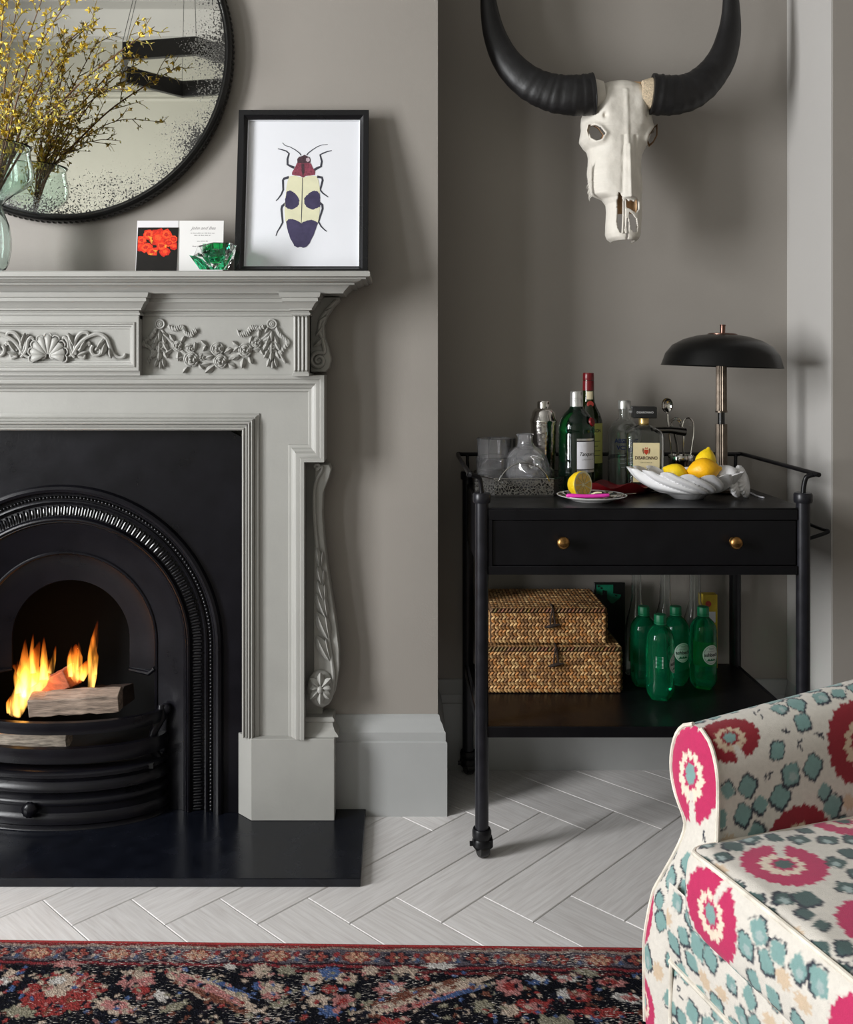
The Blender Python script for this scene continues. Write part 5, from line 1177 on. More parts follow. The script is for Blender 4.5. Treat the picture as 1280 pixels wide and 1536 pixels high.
MB().lathe([(PRR*.95,.0148),(PRR*.72,.0085),(PRR*.60,.005),(.0005,.005)], pc, 56).build('plate_well', patmat(), plt, smooth=50)
M_lem = mat('lemon_skin', srgb(246, 208, 28), .42, var=.08, vscale=30, bump=.5, bscale=130)
M_pith = mat('lemon_pith', srgb(240, 232, 190), .5, var=.03); M_flesh = mat('lemon_flesh', srgb(216, 176, 62), .3, var=.2, vscale=120, bump=.3, bscale=150)
lc = P(872, 727, 2.40); lr = .0355; lax = Vector((.62,-.78,.08)).normalized()
lh = thing('lemon_half', (lc.x, lc.y, pc.z+.012), 'halved lemon with its cut face showing, on the patterned plate', 'lemon')
MB().lathe([(.0005,-.044),(.006,-.043),(.013,-.040),(.024,-.031),(.032,-.018),(.0352,-.004),(.0352,0.0),(.0345,.001)], lc+lax*.006, 32, axis=lax).build('peel', M_lem, lh, smooth=60)
MB().lathe([(.0345,.001),(.031,.0012),(.0305,.0008),(.0004,.0008)], lc+lax*.006, 32, axis=lax).build('pith', M_pith, lh, smooth=60)
lu = lax.orthogonal().normalized(); lv = lax.cross(lu)
for k in range(9):
    a0, a1 = 2*PI*k/9+.05, 2*PI*(k+1)/9-.05; c = lc+lax*.0072; pts = [c+(lu*math.cos((a0+a1)/2)+lv*math.sin((a0+a1)/2))*.004]
    for i in range(7): a = a0+(a1-a0)*i/6; rr = .0295-(.0015 if i in (0,6) else 0); pts.append(c+(lu*math.cos(a)+lv*math.sin(a))*rr)
    top = [p+lax*.0009 for p in pts]; mb = MB(); mb.loft([pts, top], True, False, True); mb.build('segment', M_flesh, lh, smooth=0)
kz = pc.z+.0175
kn = thing('paring_knife', P(880,746,2.345), 'pink-handled paring knife lying on the plate', 'knife')
M_pink = mat('pink_plastic', srgb(232, 60, 178), .35, var=.03)
ky = 2.338; mb = MB(); mb.tube(bez([(PX(850,ky),ky+.004,kz+.001),(PX(856,ky),ky+.003,kz+.002),(PX(880,ky),ky,kz+.001),(PX(905,ky),ky+.002,kz+.002),(PX(914,ky),ky+.004,kz+.003)],5), lerps([3,5.6,6,5.6,4.5],21) if False else [r*.00125 for r in lerps([3,5.4,5.0,5.2,4.2],21)], 12, flat=((0,0,1),.8)); mb.build('handle', M_pink, kn)
mb = MB(); k0 = Vector((PX(912,ky),ky+.004,kz+.004)); k1 = Vector((PX(962,2.37),2.372,kz+.004)); mb.prism([(0,0),(.016,.001),(.030,.002),(.0835,.005),(.070,.0105),(.0,.012)], lambda u, v, t: k0+(k1-k0).normalized()*u+Vector((0,1,0))*(v-.006)+Vector((0,0,t)), -.0006, .0006); mb.build('blade', M_steel, kn, smooth=0)
rd = MB(); rd.tube(bez([P(884,744,2.39),P(893,739.5,2.385),P(903,739,2.38)],5), [r*.001 for r in lerps([3,5,5.5,4],11)], 10, flat=((0,0,1),.5)); tag(rd.build('lemon_peel_strip', M_pith), 'pale strip of lemon peel behind the knife handle', 'peel')

# shell bowl with lemons
BC = Vector((PX(1040,2.43), 2.43, ZTT+.0008))
bw = thing('shell_bowl', BC, 'white ceramic fluted shell bowl holding lemons', 'bowl')
M_cer = mat('white_glaze', srgb(240, 239, 240), .12, var=.01, coat=.4)
NT, NR = 176, 22; NLB = 16
def bowlrow(t, inner):
    row = []
    for j in range(NT):
        a = 2*PI*j/NT
        rx = .142*(1+.14*max(0,-math.cos(a))**2); ry = .098
        k = (.30+.70*t**.62) if not inner else (.28+.70*t**.62)*.94
        sw = a + 1.35*(1-t)*math.sin(a)*1.0
        fl = abs(math.sin(NLB*sw/2)); fl = fl**.7
        amp = (.20*t**.6)*(1 if not inner else .5)
        kk = k*(1-amp+amp*fl)
        zt_ = .0135 + .052*t**1.55*(1+.18*max(0,-math.cos(a))) + .008*t**6*(fl-.5)*1.6
        if not inner and t < .02: zt_ = 0
        z = zt_ if not inner else max(zt_, .012)+.0005*0 + .004*(1-t)
        row.append(BC+Vector((rx*kk*math.cos(a)-.012, ry*kk*math.sin(a), z)))
    return row
ts = [i/NR for i in range(NR+1)]
mb = MB(); base = [BC+Vector((.142*.27*math.cos(2*PI*j/NT)-.012, .098*.27*math.sin(2*PI*j/NT), 0)) for j in range(NT)]
rows = [base] + [bowlrow(max(t,.03), False) for t in ts] + [bowlrow(max(t,.03), True) for t in ts[::-1]]
mb.loft(rows, True, True, True); mb.build('fluted_body', M_cer, bw, smooth=70)
for k, (px_, dd, r, th) in enumerate(((1101,2.425,.038,.011),(1114,2.445,.041,.011))):
    c = Vector((PX(px_, dd), dd, ZTT+.043)); mb = MB()
    mb.lathe([(.001,-th),(r*.5,-th),(r*.9,-th*.6),(r,-.001),(r*.96,th*.5),(r*.6,th),(.001,th*1.1)], c, 72, axis=(.80,-.55,.25), fn=lambda rr, z, a: rr*(1+.06*math.cos(22*a)*(rr/.036)**2)); mb.build('scroll_disc', M_cer, bw, smooth=70)
MB().tube(bez([P(1075,716,2.43),P(1090,712,2.425),P(1101,716,2.42)],6), [.016,.022,.027,.027,.026,.025,.025,.025,.025,.024,.023,.022,.020], 20).build('hinge_knob', M_cer, bw, smooth=70)
def lemon(px_, py_, d, r, ax, col, label):
    ax = Vector(ax).normalized(); c = P(px_, py_, d)
    o = MB().lathe([(.0004,-1.38*r),(.10*r,-1.36*r),(.20*r,-1.26*r),(.42*r,-1.08*r),(.72*r,-.75*r),(.94*r,-.32*r),(r,0),(.94*r,.32*r),(.72*r,.75*r),(.42*r,1.08*r),(.22*r,1.22*r),(.17*r,1.34*r),(.08*r,1.42*r),(.0004,1.43*r)], c, 32, axis=ax).build('lemon', col, smooth=70)
    tag(o, label, 'lemon', 'lemons in the shell bowl')
M_lem2 = mat('ripe_lemon_skin', srgb(250, 186, 20), .42, var=.08, vscale=30, bump=.5, bscale=130)
lemon(1015, 711, 2.43, .027, (.75,-.35,-.35), M_lem, 'leftmost whole lemon, lying low in the shell bowl')
lemon(1056, 705, 2.412, .032, (.9,-.15,.1), M_lem2, 'deep orange-yellow lemon, front right in the shell bowl')
lemon(1059, 692, 2.455, .027, (.25,.1,.95), M_lem, 'pointed lemon standing up behind the deep yellow one')

# table lamp
lx, ld = PX(1082.5, 2.56), 2.56; ls = ld/F; lz = lambda py: PZ(py, ld)
lp = thing('table_lamp', (lx, ld, ZTT), 'black dome-shaded table lamp with fluted brass stem', 'lamp')
M_shade = mat('shade_black', (.004,.004,.004), .30, var=.1, rvar=.03, spec=.35); M_bronze = mat('antique_bronze', srgb(104, 94, 84), .34, 1.0, var=.25, vscale=50); M_copper = mat('copper', srgb(112, 84, 74), .3, 1.0, var=.15)
tilt = Vector((.035, 0, 1)).normalized()
c = Vector((lx, ld, lz(550)))
MB().lathe([(88*ls,0),(86.5*ls,.006),(82*ls,18*ls),(72*ls,31*ls),(56*ls,40*ls),(38*ls,45.5*ls),(22*ls,48*ls),(4*ls,48.5*ls),(4*ls,46.5*ls),(22*ls,46*ls),(38*ls,43.5*ls),(56*ls,38*ls),(71*ls,29*ls),(80.5*ls,17*ls),(85*ls,.006),(86.8*ls,0)], c, 72, axis=tilt).build('lamp_shade', M_shade, lp, smooth=50)
MB().lathe([(21.5*ls,47.2*ls),(21.5*ls,48.8*ls),(19*ls,50*ls),(4*ls,50.5*ls)], c, 40, axis=tilt).build('shade_cap', M_copper, lp, smooth=40)
MB().lathe([(3.8*ls,50*ls),(3.8*ls,61*ls),(4.4*ls,61.4*ls),(4.2*ls,63*ls),(.0005,63.4*ls)], c, 20, axis=tilt).build('finial', M_copper, lp, smooth=40)
fl = lambda r, z, a: r*(1+.06*math.cos(16*a))
MB().lathe([(8.2*ls,lz(617)),(7.6*ls,lz(614)),(7.4*ls,lz(545)),(7*ls,lz(520)),(3*ls,lz(502))], (lx,ld,0), 96, fn=fl).build('upper_stem', M_bronze, lp, smooth=60)
MB().lathe([(8.8*ls,lz(618.5)),(8.8*ls,lz(616.5)),(7*ls,lz(616))], (lx,ld,0), 32).build('stem_ring', M_bronze, lp)
MB().lathe([(5.2*ls,lz(637)),(5*ls,lz(617))], (lx,ld,0), 24).build('stem_neck', M_black, lp)
MB().lathe([(8.4*ls,ZTT+.012),(8*ls,lz(640)),(8*ls,lz(636)),(4*ls,lz(635.5))], (lx,ld,0), 96, fn=fl).build('lower_stem', M_bronze, lp, smooth=60)
MB().lathe([(.001,ZTT+.0005),(.052,ZTT+.0005),(.054,ZTT+.004),(.052,ZTT+.010),(.03,ZTT+.014),(.012,ZTT+.018)], (lx,ld,0), 48).build('lamp_base', M_bronze, lp, smooth=40)
MB().tube(bez([(lx+.05,ld+.01,ZTT+.004),(lx+.065,ld-.02,ZTT+.003),(lx+.06,ld-.10,ZTT+.0028),(lx+.066,ld-.13,ZTT+.0028)],6), .0022, 6).build('lamp_cord', M_label, lp)

# bar tool set
td = 2.665; tx = PX(1022, td); tzz = lambda py: PZ(py, td); tsx = td/F
tc_ = thing('tool_caddy', (tx, td, ZTT), 'round chrome caddy of bar tools behind the square bottle', 'caddy')
MB().lathe([(.001,ZTT+.0005),(.034,ZTT+.0005),(.034,tzz(693)),(.0355,tzz(692)),(.0355,tzz(683)),(.034,tzz(682)),(.0325,tzz(683)),(.0325,tzz(692)),(.031,ZTT+.004),(.001,ZTT+.004)], (tx,td,0), 40).build('cup', M_steel, tc_, smooth=40)
G = 'bar tools in the chrome caddy'
def tool(name, label, parts):
    root = thing(name, (tx, td, ZTT+.006), label, 'bar tool', G)
    for nm, mb, m in parts: mb.build(nm, m, root)
sp = MB(); cS = P(1001.5,608,td); n_ = Vector((.15,-1,.1)).normalized(); rows = []
for k, dep in ((1,0),(.8,.005),(.5,.008),(.02,.0095)):
    rows.append([cS+Vector((.0165*k*math.cos(a),0,.0215*k*math.sin(a)))+Vector((0,1,0))*dep for a in [2*PI*i/24 for i in range(24)]])
rows2 = [[p+Vector((0,.0014,0)) for p in r] for r in rows[::-1]]
sp.loft(rows+rows2, True)
hd = MB().tube(bez([P(1002,621,td),P(1003,640,td),P(1006,665,td),(tx-.014,td,ZTT+.008)],5), [.0026]*16, 8)
tool('bar_spoon', 'steel bar spoon standing upright in the caddy', [('spoon_bowl', sp, M_steel), ('handle', hd, M_steel)])
jg = MB().tube([P(978,645,td-.03), P(1006,645,td-.025), P(1028,648,td-.02)], [.0085,.0095,.012], 16)
jg2 = MB().tube([P(1012,650,td-.022), P(1016,668,td-.01), (tx-.006,td-.01,ZTT+.008)], [.003,.0035,.0035], 8)
tool('muddler', 'dark steel muddler lying across the other bar tools', [('handle', jg, mat('gunmetal', (.16,.155,.15), .25, 1.0, var=.1)), ('shaft', jg2, M_steel)])
lo_ = MB().tube(bez([P(1024,640,td),P(1027,630,td),P(1034,627,td),P(1040,634,td),P(1041,650,td),P(1038,672,td),(tx+.014,td+.002,ZTT+.008)],6), .0024, 8)
lo2 = MB().tube(bez([P(1025,640,td),P(1026,660,td),(tx+.006,td+.01,ZTT+.008)],5), .003, 8)
tool('ice_tongs', 'looped steel ice tongs at the right of the caddy', [('tong_loop', lo_, M_steel), ('tong_arm', lo2, M_steel)])
st = MB(); cS2 = P(1014,636,td+.012)
for rr in (.012, .018): st.tube([cS2+Vector((rr*math.cos(2*PI*i/24),0,rr*math.sin(2*PI*i/24))) for i in range(25)], .0013, 6)
for i in range(16): a = 2*PI*i/16; st.tube([cS2+Vector((.012*math.cos(a),0,.012*math.sin(a))), cS2+Vector((.018*math.cos(a),0,.018*math.sin(a)))], .0009, 5)
h3 = MB().tube([cS2+Vector((0,0,-.018)), (tx+.002,td+.014,ZTT+.008)], .003, 8)
tool('cocktail_strainer', 'round wire cocktail strainer behind the muddler', [('strainer_ring', st, M_steel), ('handle', h3, M_steel)])

# ------------------------------------------------------------------ lower shelf: seagrass boxes
M_weave = mat('seagrass', srgb(170, 130, 84), .7, attr=True, var=.12, vscale=90, bump=.4, bscale=300)
M_wcore = mat('seagrass_core', srgb(92, 66, 42), .85, var=.3, vscale=40)
M_cord = mat('dark_cord', srgb(48, 36, 30), .8, var=.3, vscale=80)
def weave_face(mb, cols, o, ux, uy, nrm, w_, h_, rw, chh, seed, tone=1.0):
    """herringbone of plump slanted strands"""
    rj = random.Random(seed); nr = max(2, round(h_/chh)); nc = max(2, round(w_/rw)); dh, dw = h_/nr, w_/nc
    base = [(190,148,98),(168,124,76),(150,108,66),(202,164,112),(176,120,66),(136,98,62)]
    for i in range(nr):
        sg = 1 if i % 2 else -1
        for j in range(nc+1):
            u, v = (j+(.25 if sg > 0 else -.25)*0+.0)*dw, (i+.5)*dh
            if u < dw*.2 or u > w_-dw*.2: continue
            c = Vector(o)+ux*u+uy*v; L_ = .0118; dirv = (ux*sg*.80+uy*.60).normalized(); sd = nrm.cross(dirv).normalized(); wd_ = .0038
            k0 = len(mb.v); pr_ = []
            for (t, s_, hh) in ((-1,0,.0),(-.45,-1,.1),(-.45,0,1),(-.45,1,.1),(.45,-1,.1),(.45,0,1),(.45,1,.1),(1,0,.0)):
                pr_.append(c+dirv*(t*L_*.62)+sd*(s_*wd_)+nrm*(hh*.0032))
            mb.add(pr_, [(0,1,2),(0,2,3),(1,4,5,2),(2,5,6,3),(4,7,5),(5,7,6)])
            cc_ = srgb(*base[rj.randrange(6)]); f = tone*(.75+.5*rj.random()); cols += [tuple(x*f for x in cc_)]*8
def woven_box(name, label, x0_, x1_, y0_, y1_, z0_, z1_, tw):
    root = thing(name, ((x0_+x1_)/2, (y0_+y1_)/2, z0_), label, 'box', 'woven seagrass boxes on the lower shelf')
    zl = z1_-.016
    MB().box((x0_+.002,y0_+.002,z0_+.0006),(x1_-.002,y1_-.002,zl)).build('box_core', M_wcore, root, bevel=.003)
    ld_ = MB().box((x0_+.0005,y0_+.0005,zl+.002),(x1_-.0005,y1_-.0005,z1_-.002)).build('lid', M_wcore, root, bevel=.003)
    mb = MB(); cols = []; X_, Y_, Z_ = Vector((1,0,0)), Vector((0,1,0)), Vector((0,0,1))
    weave_face(mb, cols, (x0_,y0_+.001,z0_+.002), X_, Z_, -Y_, x1_-x0_, zl-z0_-.002, .0098, .0092, 1)
    weave_face(mb, cols, (x1_-.001,y0_,z0_+.002), Y_, Z_, X_, y1_-y0_, zl-z0_-.002, .0098, .0092, 2)
    weave_face(mb, cols, (x0_+.001,y1_,z0_+.002), -Y_, Z_, -X_, y1_-y0_, zl-z0_-.002, .0098, .0092, 3)
    mb.build('woven_sides', M_weave, root, col=cols, stuff=True)
    mb = MB(); cols = []
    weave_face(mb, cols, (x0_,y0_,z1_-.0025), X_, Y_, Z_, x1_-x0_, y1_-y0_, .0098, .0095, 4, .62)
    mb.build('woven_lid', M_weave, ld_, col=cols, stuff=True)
    mb = MB(); cols = []
    for k in range(int((x1_-x0_)/.010)):
        xx = x0_+(k+.5)*.010; n0 = len(mb.v); mb.tube([(xx-.005,y0_-.0005,zl+.003),(xx,y0_-.002,zl+.007),(xx+.005,y0_-.0005,z1_-.002)], [.001,.0028,.001], 6); cols += [tuple(c_*(.6+.4*rnd.random()) for c_ in srgb(150,112,74))]*(len(mb.v)-n0)
    mb.build('lid_edge', M_weave, ld_, col=cols, stuff=True)
    MB().tube(bez([(tw,y0_+.03,z1_+.001),(tw,y0_-.002,z1_-.001),(tw-.004,y0_-.006,z1_-.02),(tw-.006,y0_-.006,z1_-.042),(tw,y0_-.008,z1_-.050),(tw+.006,y0_-.006,z1_-.042),(tw+.003,y0_-.006,z1_-.02),(tw+.001,y0_-.004,z1_-.002)],5), .0024, 6).build('cord_loop', M_cord, root)
    MB().tube([(tw-.022,y0_-.009,z1_-.052),(tw-.010,y0_-.010,z1_-.049),(tw+.002,y0_-.010,z1_-.046),(tw+.020,y0_-.009,z1_-.044)], [.002,.0048,.0048,.002], 8).build('toggle', M_cord, root)
zb1 = ZSH+.0005; zb2 = PZ(969, 2.50)
woven_box('woven_box', 'larger woven seagrass box at the bottom of the stack', PX(727,2.50), PX(934,2.50), 2.50, 2.715, zb1, zb2, PX(834,2.5))
woven_box('woven_box', 'smaller woven seagrass box on top of the larger one', PX(735,2.51), PX(912,2.51), 2.512, 2.725, zb2+.0025, PZ(911,2.512), PX(829,2.51))
# circuit board box
pcb = thing('circuit_board', (PX(915,2.70), 2.70, ZSH), 'green circuit board with black edge standing behind the seagrass boxes', 'circuit board')
M_pcb = mat('pcb_green', srgb(14, 110, 80), .4, var=.15, vscale=60)
yv = 2.728; q3 = lambda x, y, t=0: (PX(x,yv), yv-t, PZ(y,yv))
MB().box((PX(892,yv), yv, ZSH+.0005), (PX(938,yv), yv+.010, PZ(874,yv))).build('board_body', M_black, pcb, bevel=.001)
mb = MB(); mb.prism([(895,877),(920,877),(920,890),(932,892),(930,897),(920,905),(917,905),(911,898),(911,886),(904,885),(904,893),(895,890)], lambda u, v, t: q3(u, v, t), 0, .0012); mb.build('board_trace', M_pcb, pcb, smooth=0)
for (x, y) in ((898,879),(907,889),(924,893),(902,882)): MB().lathe([(.0001,0),(.0025,0),(.0025,.002),(.0001,.002)], q3(x,y,.0012), 10, axis=(0,-1,0)).build('board_rivet', M_black, pcb)

# ------------------------------------------------------------------ water bottles
M_pet = mat('green_pet', (.015, .50, .22), .02, trans=.90, ior=1.3, var=.03)
M_capg = mat('green_cap', srgb(10, 112, 72), .45, var=.05)
M_wlabel = mat('label_pale', srgb(206, 214, 206), .5, var=.03)
def water(px_, d, pyt, face, label):
    x = PX(px_, d); z0_ = ZSH+.0006; ht = PZ(pyt, d)-z0_; r = .0365
    root = thing('water_bottle', (x, d, z0_), label, 'bottle', 'green water bottles on the lower shelf')
    pet = lambda rr, z, a: rr*(1-(.10*(.5-.5*math.cos(5*a))*max(0, 1-(z-z0_)/.03)))
    zz = lambda k: z0_+ht*k
    MB().lathe([(.004,zz(.03)),(r*.5,zz(.012)),(r*.78,zz(0)),(r*.97,zz(.05)),(r,zz(.12)),(r*.985,zz(.20)),(r*.97,zz(.24)),(r*.985,zz(.28)),(r,zz(.33)),(r,zz(.60)),(r*.97,zz(.65)),(r*.99,zz(.69)),(r*.93,zz(.76)),(r*.74,zz(.82)),(r*.46,zz(.865)),(r*.37,zz(.89)),(r*.37,zz(.93))], (x,d,0), 40, fn=pet).build('bottle_shell', M_pet, root, smooth=50)
    MB().lathe([(r*.40,zz(.885)),(r*.44,zz(.888)),(r*.44,zz(.905)),(r*.40,zz(.908)),(r*.43,zz(.912)),(r*.43,zz(.985)),(r*.39,zz(.998)),(.0004,zz(1))], (x,d,0), 40, fn=lambda rr, z, a: rr*(1+.02*math.cos(30*a))).build('cap', M_capg, root, smooth=40)
    # round printed label wrapped on the bottle
    zc_ = zz(.44); pl = on_cyl((x,d,zc_), r+.0006, face); mb = MB(); n = 28; R1 = .0245
    rows = [[pl(R1*k*math.cos(2*PI*i/n), R1*1.08*k*math.sin(2*PI*i/n)) for i in range(n)] for k in (1,.66,.33,.02)]; mb.loft(rows, True, False, True); mb.build('label', M_wlabel, root, smooth=180)
    pl2 = on_cyl((x,d,zc_), r+.0009, face); mb = MB(); rows = [[pl2(.0215*k*math.cos(2*PI*i/n), .0215*1.08*k*math.sin(2*PI*i/n)) for i in range(n)] for k in (1,.965)]; mb.loft(rows, True); mb.build('label_ring', M_capg, root, smooth=180)
    pl3 = on_cyl((x,d,zc_), r+.0011, face); mb = MB(); text(mb, 'ashbeck', .0135, lambda u, v: pl3(u, v), bold=.0002); mb.build('label_text', M_text, root, smooth=0)
    mb = MB(); text(mb, 'TESCO', .0052, lambda u, v: pl3(u, v+.0165)); mb.build('label_text', M_capg, root, smooth=0)
    mb = MB(); text(mb, 'mountain spring water', .0026, lambda u, v: pl3(u, v+.0095)); mb.build('label_text', M_text, root, smooth=0)
    for sx_ in (-.008, 0, .008): mb = MB(); mb.add([pl3(sx_-.006,-.016), pl3(sx_+.006,-.016), pl3(sx_,-.0095)], [(0,1,2)]); mb.build('label_peak', M_capg, root, smooth=0)
    return root, x, d, r, zz
w1 = water(966, 2.57, 909, R(32), 'green water bottle at the left of the group, beside the woven boxes')
w2 = water(1014, 2.585, 909, R(16), 'green water bottle at the back of the group, in the middle')
w3 = water(1055, 2.555, 909.5, R(18), 'green water bottle standing furthest right')
w4 = water(990.5, 2.468, 921, R(62), 'green water bottle nearest the front, its label turned to the right')
for k in range(9):
    root, x, d, r, zz = w4; pl = on_cyl((x,d,0), r+.0007, R(-18)); mb = MB(); ww = .010
    z_ = zz(.53)-k*.0034; mb.add([pl(-ww,z_), pl(ww,z_), pl(ww,z_-.0011), pl(-ww,z_-.0011)], [(0,1,2,3)]); mb.build('small_print', M_wlabel, root, smooth=0)
# clear conical bottles behind
def clearb(px_, d, rb, hb, label, liquid=None, band=None):
    x = PX(px_, d); z0_ = ZSH+.0006; hh = ZBX-.012-z0_
    root = thing('glass_bottle', (x,d,z0_), label, 'bottle', 'clear bottles at the back of the lower shelf')
    op = [(rb*.96,0),(rb,.004),(rb,hb),(rb*.92,hb+.02),(rb*.62,hb+.065),(rb*.40,hb+.10),(.0135,hh-.035),(.0130,hh-.006),(.0145,hh-.004),(.0145,hh)]
    MB().lathe([(.0005,z0_)]+[(r,z0_+z) for r, z in op]+[(r-.002,z0_+z) for r, z in op[::-1][:-1]]+[(.0005,z0_+.005)], (x,d,0), 36).build('bottle_glass', M_glassb, root, smooth=50)
    if liquid: MB().lathe([(.0005,z0_+.0056),(rb-.003,z0_+.006),(rb-.003,z0_+hb*.9),(.0005,z0_+hb*.9)], (x,d,0), 36).build('drink', liquid, root, smooth=40)
    if band: cyl_patch((x,d,0), rb+.0006, R(10), rb*2.2, z0_+hb*.35, z0_+hb*.95).build('label', band, root)
M_lime = mat('lime_label', srgb(128, 168, 52), .5, var=.25, vscale=30); M_yel = mat('yellow_label', srgb(196, 168, 48), .5, var=.2, vscale=30)
clearb(955, 2.665, .034, .115, 'clear bottle half hidden behind the leftmost water bottle', None, mat('olive_label', srgb(110,104,56), .5, var=.2))
clearb(998, 2.68, .040, .10, 'clear empty bottle behind the middle water bottles')
clearb(1043, 2.672, .042, .105, 'clear bottle with lime green label behind the rightmost water bottle', None, M_lime)
yc = thing('drink_carton', (PX(1066,2.725), 2.725, ZSH), 'yellow drink carton behind the rightmost clear bottle', 'carton')
MB().box((PX(1052,2.722),2.705,ZSH+.0006),(PX(1074,2.722),2.735,PZ(890,2.72))).build('carton_body', M_yel, yc, bevel=.002)
mb = MB(); mb.lathe([(.0085,0),(.0085,.001),(.0001,.001)], (PX(1063,2.704),2.7045,PZ(906,2.704)), 14, axis=(0,-1,0)); mb.build('carton_mark', mat('mark_red', srgb(170,60,50), .5), yc)
MB().box((PX(1060,2.702),2.7038,PZ(934,2.702)),(PX(1074,2.702),2.7046,PZ(918,2.702))).build('carton_panel', M_label, yc)
# ------------------------------------------------------------------ rug
def paint_blob(col, X, Y, cx, cy, rx, ry, rgb, rot=0, jag=.12, seed=0, freq=9, ring=None):
    m = (np.abs(X-cx) < max(rx,ry)*1.5) & (np.abs(Y-cy) < max(rx,ry)*1.5)
    if not m.any(): return
    x, y = X[m]-cx, Y[m]-cy; c, s = math.cos(rot), math.sin(rot); u, v = (x*c+y*s)/rx, (-x*s+y*c)/ry
    r = np.hypot(u, v); a = np.arctan2(v, u); rs_ = np.random.RandomState(seed)
    lim = 1+jag*(np.sin(freq*a+rs_.rand()*6)*.6+np.sin((freq*2+3)*a+rs_.rand()*6)*.4)
    k = np.clip((lim-r)*max(rx,ry)/.002+.5, 0, 1)[:,None]
    if ring is not None: k = k*np.clip((r-ring)*max(rx,ry)/.002+.5, 0, 1)[:,None]
    col[m] = col[m]*(1-k)+np.array(rgb)*k
def L3(*c): return np.array(srgb(*c))
def rugmap(px, py):
    d = F*H/(py-HY); x = PX(px, d); return x, (1.9355-.02*(x+.8295)) - d
